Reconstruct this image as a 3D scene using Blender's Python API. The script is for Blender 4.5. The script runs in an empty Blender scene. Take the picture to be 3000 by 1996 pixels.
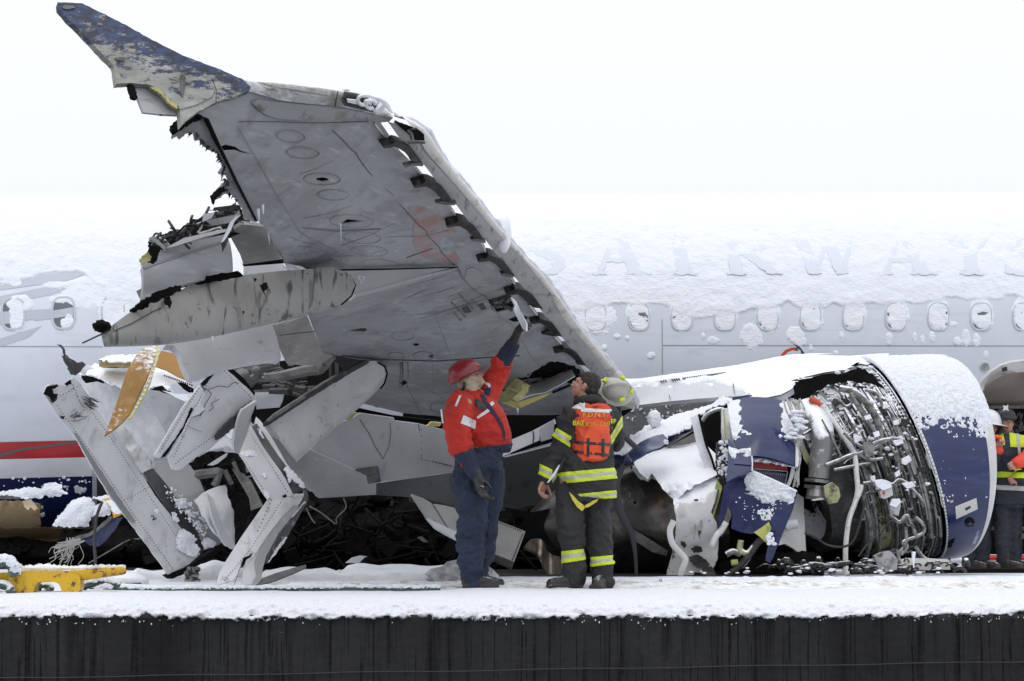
import bpy, bmesh, math, random
import numpy as np
from mathutils import Vector, Matrix, noise as mnoise
from mathutils.geometry import delaunay_2d_cdt
from mathutils.bvhtree import BVHTree
random.seed(7)
R = math.radians
S = bpy.context.scene
COL = S.collection

# ---------------------------------------------------------------- camera
F, CX, CY = 7000.0, 1500.0, 998.0          # focal length and centre of the photograph, in its pixels
TILT = math.atan(524.0 / F)                # the horizon lies 524 px below the centre
CAM = np.array([0.0, 0.0, 0.545])          # the lens is about half a metre above the dock
cd = bpy.data.cameras.new('camera'); cam = bpy.data.objects.new('camera', cd); COL.objects.link(cam)
cam.location = CAM.tolist(); cam.rotation_euler = (math.pi / 2 + TILT, 0, 0)
cd.sensor_width = 36; cd.lens = 36 * F / 3000; cd.clip_end = 6000; cd.clip_start = 0.1
S.camera = cam

# ---------------------------------------------------------------- light
W = bpy.data.worlds.new('World'); S.world = W; W.use_nodes = True
nt = W.node_tree; nt.nodes.clear()
out = nt.nodes.new('ShaderNodeOutputWorld')
sky = nt.nodes.new('ShaderNodeTexSky'); sky.sky_type = 'NISHITA'; sky.sun_disc = False
SUN_EL, SUN_AZ = R(62), R(200)
sky.sun_elevation = SUN_EL; sky.sun_rotation = SUN_AZ; sky.air_density = 1.0; sky.dust_density = 4.0
bg_sky = nt.nodes.new('ShaderNodeBackground'); bg_sky.inputs['Strength'].default_value = 0.06
nt.links.new(sky.outputs[0], bg_sky.inputs['Color'])
# closed snow cloud over the clear sky: an even pale layer, a little brighter overhead
tc = nt.nodes.new('ShaderNodeTexCoord'); sep = nt.nodes.new('ShaderNodeSeparateXYZ')
nt.links.new(tc.outputs['Generated'], sep.inputs[0])
ramp = nt.nodes.new('ShaderNodeValToRGB')
ramp.color_ramp.elements[0].position = 0.0; ramp.color_ramp.elements[0].color = (0.96, 0.985, 1.06, 1)
ramp.color_ramp.elements[1].position = 0.9; ramp.color_ramp.elements[1].color = (1.38, 1.41, 1.47, 1)
e = ramp.color_ramp.elements.new(0.12); e.color = (1.02, 1.045, 1.11, 1)
nt.links.new(sep.outputs['Z'], ramp.inputs[0])
bg_cl = nt.nodes.new('ShaderNodeBackground'); bg_cl.inputs['Strength'].default_value = 1.0
nt.links.new(ramp.outputs[0], bg_cl.inputs['Color'])
addb = nt.nodes.new('ShaderNodeMixShader'); addb.inputs[0].default_value = 0.92
nt.links.new(bg_sky.outputs[0], addb.inputs[1]); nt.links.new(bg_cl.outputs[0], addb.inputs[2])
nt.links.new(addb.outputs[0], out.inputs['Surface'])
sd = bpy.data.lights.new('sun', 'SUN'); sd.energy = 0.6; sd.angle = R(35); sd.color = (1.0, 0.98, 0.95)
sun = bpy.data.objects.new('sun', sd); COL.objects.link(sun)
sun.rotation_euler = (R(28), 0, R(-20))
S.view_settings.view_transform = 'Standard'; S.view_settings.look = 'None'
S.view_settings.gamma = 1; S.view_settings.exposure = 0.0; S.view_settings.use_curve_mapping = False
S.cycles.max_bounces = 6; S.cycles.diffuse_bounces = 3; S.cycles.glossy_bounces = 3
S.cycles.use_denoising = True

# ---------------------------------------------------------------- pixel <-> place
_c, _s = math.cos(TILT), math.sin(TILT)
def P(px, py, Y):
    """the place Y metres away that the photograph shows at (px, py); vectorised"""
    px = np.asarray(px, float); py = np.asarray(py, float); Y = np.asarray(Y, float)
    dx = (px - CX) / F; dy = (CY - py) / F
    d1 = _c - _s * dy; d2 = _s + _c * dy
    t = Y / d1
    return np.stack([dx * t, np.broadcast_to(Y, t.shape) if t.ndim else Y * 1.0, CAM[2] + d2 * t], -1)
def V(px, py, Y): return Vector(P(px, py, Y).tolist())
def scale_at(Y): return F / Y              # px per metre

# ---------------------------------------------------------------- noise (numpy)
_rs = np.random.RandomState(3); _perm = _rs.rand(64, 64, 64)
def vnoise(p):
    p = np.asarray(p, float); i = np.floor(p).astype(int); f = p - i; f = f * f * (3 - 2 * f)
    i = i & 63; j = (i + 1) & 63
    x0, y0, z0 = i[..., 0], i[..., 1], i[..., 2]; x1, y1, z1 = j[..., 0], j[..., 1], j[..., 2]
    fx, fy, fz = f[..., 0], f[..., 1], f[..., 2]
    def L(a, b, t): return a + (b - a) * t
    return L(L(L(_perm[x0, y0, z0], _perm[x1, y0, z0], fx), L(_perm[x0, y1, z0], _perm[x1, y1, z0], fx), fy),
             L(L(_perm[x0, y0, z1], _perm[x1, y0, z1], fx), L(_perm[x0, y1, z1], _perm[x1, y1, z1], fx), fy), fz)
def fbm(p, o=4, g=0.5):
    p = np.asarray(p, float); a, s, t = 1.0, 0.0, 0.0
    for k in range(o):
        s = s + a * (vnoise(p * 2 ** k + 11.3 * k) * 2 - 1); t += a; a *= g
    return s / t

# ---------------------------------------------------------------- things and parts
def thing(name, label, cat, loc, group=None):
    o = bpy.data.objects.new(name, None); COL.objects.link(o); o.empty_display_size = 0.2
    o.location = Vector(loc); o['label'] = label; o['category'] = cat
    if group: o['group'] = group
    return o
def tag(o, label, cat, group=None, kind=None):
    o['label'] = label; o['category'] = cat
    if group: o['group'] = group
    if kind: o['kind'] = kind
    return o
def world_loc(o):
    l = Vector((0, 0, 0))
    while o is not None:
        if o.type == 'EMPTY': l = l + o.location
        o = o.parent
    return l
def link(name, me, mat, parent=None, label=None):
    o = bpy.data.objects.new(name, me); COL.objects.link(o)
    if mat is not None:
        for m in (mat if isinstance(mat, (list, tuple)) else [mat]): me.materials.append(m)
    if parent is not None:
        o.parent = parent
        if parent.type == 'EMPTY': o.matrix_parent_inverse = Matrix.Translation(-parent.location)
    if label: o['label'] = label
    return o
def pymesh(name, v, f, mat=None, parent=None, smooth=True, label=None, angle=None):
    me = bpy.data.meshes.new(name)
    v = np.asarray(v, float)
    me.from_pydata(v.tolist(), [], [tuple(int(i) for i in q) for q in f]); me.update()
    if smooth:
        me.polygons.foreach_set('use_smooth', [True] * len(me.polygons))
        if angle: me.set_sharp_from_angle(angle=R(angle))
    return link(name, me, mat, parent, label)
def bmobj(name, bm, mat=None, parent=None, smooth=False, label=None, angle=35):
    me = bpy.data.meshes.new(name); bm.to_mesh(me); bm.free()
    if smooth:
        me.polygons.foreach_set('use_smooth', [True] * len(me.polygons)); me.set_sharp_from_angle(angle=R(angle))
    return link(name, me, mat, parent, label)
def grid_faces(nu, nv, wrap_u=False, wrap_v=False, off=0):
    f = []
    for i in range(nu if wrap_u else nu - 1):
        for j in range(nv if wrap_v else nv - 1):
            a, b = i, (i + 1) % nu; c, d = j, (j + 1) % nv
            f.append((off + a * nv + c, off + b * nv + c, off + b * nv + d, off + a * nv + d))
    return f

# depth fields: 1/Y is affine over the picture for a plane, so it is interpolated as such (thin plate for bent sheets)
class Depth:
    def __init__(s, pts):
        if isinstance(pts, (int, float)): pts = [(0, 0, pts)]
        s.c = np.array([[p[0], p[1]] for p in pts], float) / 1000; s.n = len(pts)
        w = 1 / np.array([p[2] for p in pts], float)
        if s.n < 3: s.k = w[0] if s.n == 1 else None; s.w = w; 
        if s.n >= 3:
            n = s.n; A = np.zeros((n + 3, n + 3)); d = np.linalg.norm(s.c[:, None] - s.c[None], axis=-1)
            A[:n, :n] = s.phi(d) + (1e-4 * np.eye(n) if n > 3 else np.eye(n) * 1e-9); A[:n, n] = 1; A[:n, n + 1:] = s.c; A[n, :n] = 1; A[n + 1:, :n] = s.c.T
            s.sol = np.linalg.lstsq(A, np.concatenate([w, [0, 0, 0]]), rcond=None)[0]
    def phi(s, d): return d * d * np.log(d + 1e-9)
    def __call__(s, x, y):
        q = np.stack([np.asarray(x, float), np.asarray(y, float)], -1) / 1000
        if s.n == 1: return np.full(q.shape[:-1], 1 / s.w[0])
        if s.n == 2:
            ab = s.c[1] - s.c[0]; t = ((q - s.c[0]) @ ab) / (ab @ ab); return 1 / (s.w[0] + (s.w[1] - s.w[0]) * t)
        d = np.linalg.norm(q[..., None, :] - s.c, axis=-1)
        return 1 / (s.phi(d) @ s.sol[:s.n] + s.sol[s.n] + q @ s.sol[s.n + 1:])
def inpoly(x, y, poly):
    r = np.zeros(x.shape, bool); n = len(poly)
    for i in range(n):
        x0, y0 = poly[i]; x1, y1 = poly[(i + 1) % n]
        if y0 == y1: continue
        c = ((y0 > y) != (y1 > y)) & (x < (x1 - x0) * (y - y0) / (y1 - y0) + x0); r ^= c
    return r
def resample(pts, step, closed=True, jag=0, seed=0):
    rr = random.Random(seed); o = []; n = len(pts)
    for i in range(n if closed else n - 1):
        a = pts[i]; b = pts[(i + 1) % n]; L = math.hypot(b[0] - a[0], b[1] - a[1]); k = max(1, int(round(L / step)))
        for j in range(k):
            t = j / k; o.append((a[0] + (b[0] - a[0]) * t + (rr.uniform(-jag, jag) if j else 0), a[1] + (b[1] - a[1]) * t + (rr.uniform(-jag, jag) if j else 0)))
    if not closed: o.append(tuple(pts[-1]))
    return o
def smooth_poly(pts, it=2, closed=True):
    for _ in range(it):
        o = []; n = len(pts)
        for i in range(n if closed else n - 1):
            a = pts[i]; b = pts[(i + 1) % n]
            o += [(a[0] * .75 + b[0] * .25, a[1] * .75 + b[1] * .25), (a[0] * .25 + b[0] * .75, a[1] * .25 + b[1] * .75)]
        if not closed: o = [pts[0]] + o[1:-1] + [pts[-1]]
        pts = o
    return pts
def sheet(name, outline, depth, mat, parent=None, holes=(), step=16, thick=0.02, bump=None, dent=0.0, dents=2.0, jag=0, label=None, seed=0, smooth=True, round_it=0):
    """a bent plate: outline in photo pixels, its distance field, thickness; dents in metres"""
    if not callable(depth): depth = Depth(depth)
    if round_it: outline = smooth_poly(outline, round_it)
    ol = resample(outline, step, True, jag, seed)
    hl = [resample(h, step, True, jag, seed + 1) for h in holes]
    xs = [p[0] for p in ol]; ys = [p[1] for p in ol]
    rr = np.random.RandomState(seed + 5)
    gx, gy = np.meshgrid(np.arange(min(xs), max(xs), step), np.arange(min(ys), max(ys), step))
    gx = gx + (rr.rand(*gx.shape) - .5) * step * .3; gy = gy + (rr.rand(*gy.shape) - .5) * step * .3
    m = inpoly(gx, gy, ol)
    for h in hl: m &= ~inpoly(gx, gy, h)
    gx, gy = gx[m], gy[m]
    bp = np.array(ol + [p for h in hl for p in h])
    if len(gx):
        d = np.full(gx.shape, 1e9)
        for k in range(0, len(bp), 64):
            d = np.minimum(d, np.min(np.hypot(gx[:, None] - bp[None, k:k + 64, 0], gy[:, None] - bp[None, k:k + 64, 1]), axis=1))
        gx, gy = gx[d > step * .45], gy[d > step * .45]
    vs = [Vector(p) for p in bp] + [Vector((a, b)) for a, b in zip(gx, gy)]
    es = []; o = 0
    for loop in [ol] + hl:
        n = len(loop); es += [(o + i, o + (i + 1) % n) for i in range(n)]; o += n
    r = delaunay_2d_cdt(vs, es, [], 0, 1e-4)
    v2 = np.array([(p.x, p.y) for p in r[0]]); tri = np.array([f for f in r[2] if len(f) == 3])
    cx = v2[tri].mean(1); ok = inpoly(cx[:, 0], cx[:, 1], ol)
    for h in hl: ok &= ~inpoly(cx[:, 0], cx[:, 1], h)
    tri = tri[ok]
    Z = depth(v2[:, 0], v2[:, 1])
    p3 = P(v2[:, 0], v2[:, 1], Z)
    # order faces towards the camera
    a, b, c = p3[tri[:, 0]], p3[tri[:, 1]], p3[tri[:, 2]]
    fn = np.cross(b - a, c - a); flip = (fn * (CAM - a)).sum(1) < 0; tri[flip] = tri[flip][:, ::-1]
    fn[flip] *= -1
    vn = np.zeros_like(p3)
    for k in range(3): np.add.at(vn, tri[:, k], fn)
    vn /= np.linalg.norm(vn, axis=1)[:, None] + 1e-12
    off = np.zeros(len(p3))
    if dent: off += fbm(p3 * dents + seed * 3.7, 3) * dent
    if bump is not None: off += bump(v2[:, 0], v2[:, 1])
    p3 = p3 + vn * off[:, None]
    n = len(p3); back = p3 - vn * thick
    ed = {}
    for t in tri:
        for k in range(3):
            e_ = (int(t[k]), int(t[(k + 1) % 3])); ed[e_] = ed.get(e_, 0) + 1
    rim = [e_ for e_ in ed if (e_[1], e_[0]) not in ed]
    faces = [tuple(t) for t in tri] + [tuple(t[::-1] + n) for t in tri] + [(b_, a_, a_ + n, b_ + n) for a_, b_ in rim]
    return pymesh(name, np.concatenate([p3, back]), faces, mat, parent, smooth, label, angle=40)

# tubes, lofts
def catmull(pts, n):
    pts = np.asarray(pts, float)
    if len(pts) == 2: return pts[0] + (pts[1] - pts[0]) * np.linspace(0, 1, n)[:, None]
    p = np.concatenate([[2 * pts[0] - pts[1]], pts, [2 * pts[-1] - pts[-2]]]); m = len(pts) - 1; o = []
    for t in np.linspace(0, m, n):
        i = min(int(t), m - 1); u = t - i; a, b, c, d = p[i:i + 4]
        o.append(.5 * (2 * b + (c - a) * u + (2 * a - 5 * b + 4 * c - d) * u * u + (3 * b - a - 3 * c + d) * u ** 3))
    return np.array(o)
def tube_data(path, rad, ns=8, caps=True, squash=1.0, up=(0, 0, 1), off=0):
    path = np.asarray(path, float); n = len(path); rad = np.broadcast_to(np.asarray(rad, float), (n,))
    t = np.gradient(path, axis=0); t /= np.linalg.norm(t, axis=1)[:, None] + 1e-12
    u = np.zeros_like(path); cur = np.array(up, float)
    for i in range(n):
        c = cur - t[i] * (cur @ t[i])
        if np.linalg.norm(c) < 1e-3: c = np.cross(t[i], [1, 0.3, 0.1])
        cur = c / np.linalg.norm(c); u[i] = cur
    w = np.cross(t, u); a = np.linspace(0, 2 * math.pi, ns, endpoint=False)
    v = path[:, None] + rad[:, None, None] * (np.cos(a)[None, :, None] * u[:, None] + squash * np.sin(a)[None, :, None] * w[:, None])
    v = v.reshape(-1, 3); f = grid_faces(n, ns, wrap_v=True)
    if caps: f += [tuple(range(ns)), tuple((n - 1) * ns + k for k in range(ns))[::-1]]
    if off: f = [tuple(i + off for i in q) for q in f]
    return v, [tuple(q)[::-1] for q in f]
def tube(name, path, rad, mat, parent=None, ns=8, n=None, squash=1.0, label=None, up=(0, 0, 1)):
    path = np.asarray([tuple(p) for p in path], float)
    if n:
        rad = np.interp(np.linspace(0, 1, n), np.linspace(0, 1, len(np.atleast_1d(rad))), np.atleast_1d(rad)) if np.ndim(rad) else rad
        path = catmull(path, n)
    v, f = tube_data(path, rad, ns, True, squash, up)
    return pymesh(name, v, f, mat, parent, True, label, angle=50)
class Bag:
    """collects simple solids into one mesh"""
    def __init__(s): s.v = []; s.f = []; s.n = 0
    def add(s, v, f):
        v = np.asarray(v, float); s.v.append(v); s.f += [tuple(int(i) + s.n for i in q) for q in f]; s.n += len(v)
    def tube(s, path, rad, ns=6, n=None, squash=1.0, up=(0, 0, 1)):
        path = np.asarray([tuple(p) for p in path], float)
        if n:
            rad = np.interp(np.linspace(0, 1, n), np.linspace(0, 1, len(np.atleast_1d(rad))), np.atleast_1d(rad)) if np.ndim(rad) else rad
            path = catmull(path, n)
        s.add(*tube_data(path, rad, ns, True, squash, up))
    def box(s, c, size, rot=None):
        v = np.array([[x, y, z] for x in (-.5, .5) for y in (-.5, .5) for z in (-.5, .5)]) * np.array(size)
        if rot is not None: v = v @ np.array(rot).T
        s.add(v + np.array(c), [(0, 1, 3, 2), (4, 6, 7, 5), (0, 4, 5, 1), (2, 3, 7, 6), (0, 2, 6, 4), (1, 5, 7, 3)])
    def ball(s, c, r, nu=8, nv=6):
        v = [(0, 0, -1)]; 
        for i in range(1, nv):
            th = -math.pi / 2 + math.pi * i / nv
            for k in range(nu): a = 2 * math.pi * k / nu; v.append((math.cos(th) * math.cos(a), math.cos(th) * math.sin(a), math.sin(th)))
        v.append((0, 0, 1)); f = []
        for k in range(nu):
            f.append((0, 1 + (k + 1) % nu, 1 + k)); l = 1 + (nv - 2) * nu; f.append((len(v) - 1, l + k, l + (k + 1) % nu))
        for i in range(nv - 2):
            for k in range(nu): a = 1 + i * nu; f.append((a + k, a + (k + 1) % nu, a + nu + (k + 1) % nu, a + nu + k))
        s.add(np.array(v) * np.array(r if np.ndim(r) else (r, r, r)) + np.array(c), f)
    def build(s, name, mat, parent=None, smooth=True, label=None, angle=40):
        if not s.v: return None
        return pymesh(name, np.concatenate(s.v), s.f, mat, parent, smooth, label, angle=angle)
def rotm(axis, ang): return np.array(Matrix.Rotation(ang, 3, axis))
def blob(name, c, r, mat, parent=None, lump=.25, freq=3, seed=0, sub=3, flat=None, label=None):
    bm = bmesh.new(); bmesh.ops.create_icosphere(bm, subdivisions=sub, radius=1)
    v = np.array([q.co for q in bm.verts]); d = 1 + lump * fbm(v * freq + seed * 7.1, 3); v2 = v * d[:, None] * np.array(r)
    if flat is not None: v2[:, 2] = np.maximum(v2[:, 2], flat)
    for q, co in zip(bm.verts, v2): q.co = Vector(co + np.array(c))
    return bmobj(name, bm, mat, parent, True, label, 80)

# ---------------------------------------------------------------- materials
MATS = {}
def mat(name, base, rough=0.5, metal=0.0, layers=(), bump=0.0, bump_scale=20, bump_stretch=(1, 1, 1), coat=0.0, spec=0.5, sheen=0, alpha=1.0, trans=0):
    """layers: (kind, colour, scale, lo, hi, strength[, stretch[, detail[, roughness]]]) laid over the base one after another"""
    if name in MATS: return MATS[name]
    m = bpy.data.materials.new(name); m.use_nodes = True; t = m.node_tree; b = t.nodes['Principled BSDF']; N = t.nodes.new; Lk = t.links.new
    b.inputs['Base Color'].default_value = (*base, 1); b.inputs['Roughness'].default_value = rough; b.inputs['Metallic'].default_value = metal
    b.inputs['Coat Weight'].default_value = coat; b.inputs['Specular IOR Level'].default_value = spec; b.inputs['Sheen Weight'].default_value = sheen
    b.inputs['Alpha'].default_value = alpha; b.inputs['Transmission Weight'].default_value = trans
    co = N('ShaderNodeTexCoord'); cur = None; curR = None
    def mapped(st, rot=(0, 0, 0)):
        mp = N('ShaderNodeMapping'); mp.inputs['Scale'].default_value = st; mp.inputs['Rotation'].default_value = rot; Lk(co.outputs['Object'], mp.inputs['Vector']); return mp.outputs[0]
    geo = None
    for q in layers:
        kind, col, sc, lo, hi, st = q[:6]; stretch = q[6] if len(q) > 6 else (1, 1, 1); det = q[7] if len(q) > 7 else 5; rg = q[8] if len(q) > 8 else None
        if kind in ('noise', 'snow'):
            tx = N('ShaderNodeTexNoise'); tx.inputs['Scale'].default_value = sc; tx.inputs['Detail'].default_value = det; tx.inputs['Roughness'].default_value = 0.62
            Lk(mapped(stretch), tx.inputs['Vector']); fac = tx.outputs['Fac']
        elif kind == 'scratch':
            tx = N('ShaderNodeTexNoise'); tx.inputs['Scale'].default_value = sc; tx.inputs['Detail'].default_value = det; tx.inputs['Distortion'].default_value = .6
            Lk(mapped(stretch, q[9] if len(q) > 9 else (0, 0, 0)), tx.inputs['Vector']); fac = tx.outputs['Fac']
        elif kind == 'cell':
            tx = N('ShaderNodeTexVoronoi'); tx.inputs['Scale'].default_value = sc; Lk(mapped(stretch), tx.inputs['Vector']); fac = tx.outputs['Distance']
        elif kind == 'band':           # between two heights of the place (lo..hi metres), irregular by strength
            sp = N('ShaderNodeSeparateXYZ'); Lk(co.outputs['Object'], sp.inputs[0]); fac = sp.outputs['Z']
        if kind == 'snow':             # lies on what faces up
            geo = geo or N('ShaderNodeNewGeometry'); sp = N('ShaderNodeSeparateXYZ'); Lk(geo.outputs['Normal'], sp.inputs[0])
            ad = N('ShaderNodeMath'); ad.operation = 'MULTIPLY_ADD'; ad.inputs[1].default_value = 1.2; Lk(fac, ad.inputs[0]); Lk(sp.outputs['Z'], ad.inputs[2]); fac = ad.outputs[0]
        mr = N('ShaderNodeMapRange'); mr.inputs['From Min'].default_value = lo; mr.inputs['From Max'].default_value = hi; mr.inputs['To Max'].default_value = st; Lk(fac, mr.inputs['Value'])
        mx = N('ShaderNodeMix'); mx.data_type = 'RGBA'
        if cur is None: mx.inputs['A'].default_value = (*base, 1)
        else: Lk(cur, mx.inputs['A'])
        mx.inputs['B'].default_value = (*col, 1); Lk(mr.outputs[0], mx.inputs['Factor']); cur = mx.outputs['Result']
        if rg is not None:
            mf = N('ShaderNodeMix'); mf.data_type = 'FLOAT'
            if curR is None: mf.inputs['A'].default_value = rough
            else: Lk(curR, mf.inputs['A'])
            mf.inputs['B'].default_value = rg; Lk(mr.outputs[0], mf.inputs['Factor']); curR = mf.outputs['Result']
    if cur is not None: Lk(cur, b.inputs['Base Color'])
    if curR is not None: Lk(curR, b.inputs['Roughness'])
    if bump:
        tx = N('ShaderNodeTexNoise'); tx.inputs['Scale'].default_value = bump_scale; tx.inputs['Detail'].default_value = 6; Lk(mapped(bump_stretch), tx.inputs['Vector'])
        bp = N('ShaderNodeBump'); bp.inputs['Strength'].default_value = 1.0; bp.inputs['Distance'].default_value = bump; Lk(tx.outputs['Fac'], bp.inputs['Height']); Lk(bp.outputs[0], b.inputs['Normal'])
    MATS[name] = m; return m
SNOWC = (0.80, 0.82, 0.865)
snow = mat('snow', (.77, .79, .84), .8, bump=.022, bump_scale=34, spec=.2, layers=[('noise', (.72, .75, .82), 9, .45, .75, .6)])
snow_smooth = mat('snow_smooth', (0.86, 0.88, 0.92), .8, bump=.008, bump_scale=26, spec=.2, layers=[('noise', (.78, .81, .88), 5, .45, .75, .6)])
hull_snow = mat('hull_snow', (.80, .82, .88), .8, bump=.010, bump_scale=20, bump_stretch=(1, 1, 2.4), spec=.2, layers=[('noise', (.72, .745, .82), 4, .45, .75, .6, (1, 1, 2.5))])
snow_dirty = mat('snow_trodden', (.78, .79, .80), .8, bump=.02, bump_scale=16, spec=.2, layers=[('noise', (.36, .31, .24), 5, .46, .66, .85), ('noise', (.86, .88, .9), 14, .5, .62, .8)])
DIRT = (.10, .09, .085)
wing_paint = mat('wing_grey_paint', (.315, .325, .345), .42, layers=[
    ('noise', (.25, .255, .27), 1.3, .42, .70, .6, (1, 1, 1), 6), ('noise', (.45, .46, .48), 2.2, .5, .72, .6, (1, 1, 2)),
    ('scratch', (.17, .17, .175), 3, .50, .72, .6, (1, .6, 3), 8), ('noise', (.13, .125, .12), 5, .56, .76, .75), ('noise', (.17, .165, .155), .9, .50, .68, .6), ('scratch', (.48, .49, .50), 7, .60, .70, .5, (1, .6, 5), 6), ('cell', (.2, .2, .2), 14, .06, .0, .25)],
    bump=.003, bump_scale=6)
light_paint = mat('pale_grey_paint', (.56, .575, .60), .38, layers=[
    ('noise', (.46, .47, .49), 1.5, .42, .72, .6, (1, 1, 1), 6), ('scratch', (.22, .22, .22), 5, .63, .74, .45, (4, 1, .8), 8), ('noise', (.25, .235, .21), 9, .66, .8, .6)], bump=.003, bump_scale=5)
light_paint_snow = mat('pale_grey_paint_dusted', (.54, .555, .58), .4, layers=[
    ('noise', (.42, .43, .45), 1.5, .42, .72, .6, (1, 1, 1), 6), ('scratch', (.2, .2, .2), 5, .63, .74, .45, (4, 1, .8), 8), ('snow', SNOWC, 12, 1.15, 1.35, .95)], bump=.004, bump_scale=9)
dark_metal = mat('sooty_metal', (.028, .027, .026), .55, .3, layers=[('noise', (.10, .095, .09), 9, .52, .72, .8), ('noise', (.015, .015, .015), 4, .5, .62, .9)], bump=.01, bump_scale=14)
mid_metal = mat('worn_structure_metal', (.15, .15, .145), .5, .35, layers=[('noise', (.07, .068, .065), 8, .42, .66, .9), ('noise', (.36, .355, .34), 20, .6, .72, .6)], bump=.006, bump_scale=20)
bare_metal = mat('bare_aluminium', (.50, .50, .49), .38, .75, layers=[('noise', (.22, .22, .21), 6, .5, .72, .8), ('noise', (.12, .11, .10), 18, .62, .74, .6)], bump=.004, bump_scale=14)
black = mat('soot_and_shade_black', (.0045, .0045, .0045), .85, layers=[('noise', (.009, .0085, .008), 6, .5, .7, .8)], bump=.02, bump_scale=10, spec=.12)  # soot, and the painted-in shade under the hull and in hollows
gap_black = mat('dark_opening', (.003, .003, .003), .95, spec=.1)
# ================================================================ the setting
def struct(o, label=None):
    o['kind'] = 'structure'
    if label: o['label'] = label
    return o
wet_concrete = mat('wet_black_concrete', (.026, .026, .028), .6, spec=.15, layers=[
    ('noise', (.040, .040, .043), 1.2, .4, .7, .8, (1, 1, .6)), ('scratch', (.003, .003, .003), 2.6, .53, .64, .55, (6, 1, .35), 6, .25),
    ('scratch', (.002, .002, .002), 9, .585, .615, .8, (7, 1, .14), 4, .2), ('noise', (.006, .006, .006), .55, .56, .66, .75, (1.6, 1, .15), 3), ('noise', (.05, .05, .052), 26, .68, .76, .6)],
    bump=.006, bump_scale=18)
YE = 15.96
g = struct(pymesh('ground', [(-900, YE + .1, -.03), (900, YE + .1, -.03), (900, 2500, -.03), (-900, 2500, -.03)], [(0, 1, 2, 3)], mat('packed_snow_ground', (.80, .82, .86), .85), None, False))
xs = np.linspace(-14, 14, 281); zs = np.concatenate([np.linspace(-.088, -1.2, 40), [-2.2, -3.2]])
v = np.array([[x, YE + .012 * fbm(np.array([x * .7, 3, z * 2.]), 3) , z] for x in xs for z in zs]); nz = len(zs)
f = grid_faces(len(xs), nz)
v = np.concatenate([v, [(x, YE + .5, -.02) for x in xs]]); f += [(i * nz, len(xs) * nz + i, len(xs) * nz + i + 1, (i + 1) * nz) for i in range(len(xs) - 1)]
struct(pymesh('quay_wall', v, f, wet_concrete, None, True))
struct(pymesh('water', [(-900, -900, -2.9), (900, -900, -2.9), (900, YE, -2.9), (-900, YE, -2.9)], [(0, 1, 2, 3)],
              mat('dark_river_water', (.02, .03, .035), .12, bump=.05, bump_scale=2.5)))
# thin tube standing in for the crack-like seam line of the wall
b = Bag(); b.tube([(x, YE - .02, -.545 + .545 + (-.45) + .016 * x + .004 * math.sin(x * 5)) for x in np.linspace(-13.9, 13.9, 90)], .0038, 5)
cb = b.build('cable', mat('dark_wall_seam', (.05, .05, .052), .5)); tag(cb, 'thin dark crack-like seam running along the black quay wall below the snow', 'cable')

# snow over the deck and over its edge
def snow_deck():
    xs = np.concatenate([np.arange(-14, -4, .06), np.arange(-4, 4, .0125), np.arange(4, 14, .06)])
    prof = np.array([(60, .0), (40, .0), (30, .0), (26, .0), (24, .0), (22.5, .002), (21, .0), (20, -.004), (19.2, -.004), (18.6, 0), (18, .012), (17.4, .016), (17, .018), (16.8, .019), (16.6, .020), (16.45, .021), (16.35, .020), (16.27, .016), (16.2, .008)])
    arc = [(16.2 - .285 * math.sin(min(a, 1.57)), .008 - .13 * (1 - math.cos(a)) - .02 * a) for a in np.linspace(.08, 1.75, 26)]
    prof = np.concatenate([prof, arc]); y0, z0 = prof[-1]
    prof = np.concatenate([prof, [(y0 + .002 * k, z0 - .006 * k) for k in range(1, 6)]])
    n = len(prof); X = np.repeat(xs[:, None], n, 1); Y = np.repeat(prof[None, :, 0], len(xs), 0); Z = np.repeat(prof[None, :, 1], len(xs), 0)
    p = np.stack([X, Y, Z], -1)
    front = np.clip((16.35 - Y) / .3, 0, 1)
    big = fbm(p * [1.1, .6, 1.0], 3); fine = fbm(p * [22, 22, 26], 3); mid = fbm(p * [6, 3, 6], 3)
    Y = Y - front * (mid * .02 + fine * .030)
    Z = Z + (1 - front) * (big * .018 + mid * .005) * np.clip((Y - 16.2) / .5 + .3, 0, 1) + front * fine * .012
    # the crust breaks off in crumbs: its lower margin sinks behind the wall face
    low = np.clip((-.040 - Z) / .10, 0, 1); edge = fbm(np.stack([X * 1.6, X * 0 + 5, X * 0], -1), 4) * .6 + fbm(np.stack([X * 22, X * 0 + 2, Z * 30], -1), 4, .7) * 1.0
    lean = np.clip((1.2 - X) / 7, -.2, 1) * .0
    Y = Y + np.clip(low * 1.75 - 1.02 - edge * .72 + np.clip(X * .035, -.1, .15), 0, 1) * .30
    return pymesh('snow_edge', np.stack([X, Y, Z], -1).reshape(-1, 3), [q[::-1] for q in grid_faces(len(xs), n)], snow)
o = snow_deck(); struct(o)
# crumbs of snow clinging under the margin
b = Bag(); rr = random.Random(4)
for k in range(150):
    x = rr.uniform(-4, 4); z = -.105 - abs(rr.gauss(0, .02)) - .015 * math.sin(x * 1.7); r = rr.uniform(.002, .006)
    b.ball((x, YE - .008, z), (r, r * .8, r * rr.uniform(.8, 1.6)), 5, 4)
o = b.build('snow_crumbs', snow); tag(o, 'small crumbs of snow stuck to the wall under the snowy edge', 'snow', kind='stuff')
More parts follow.
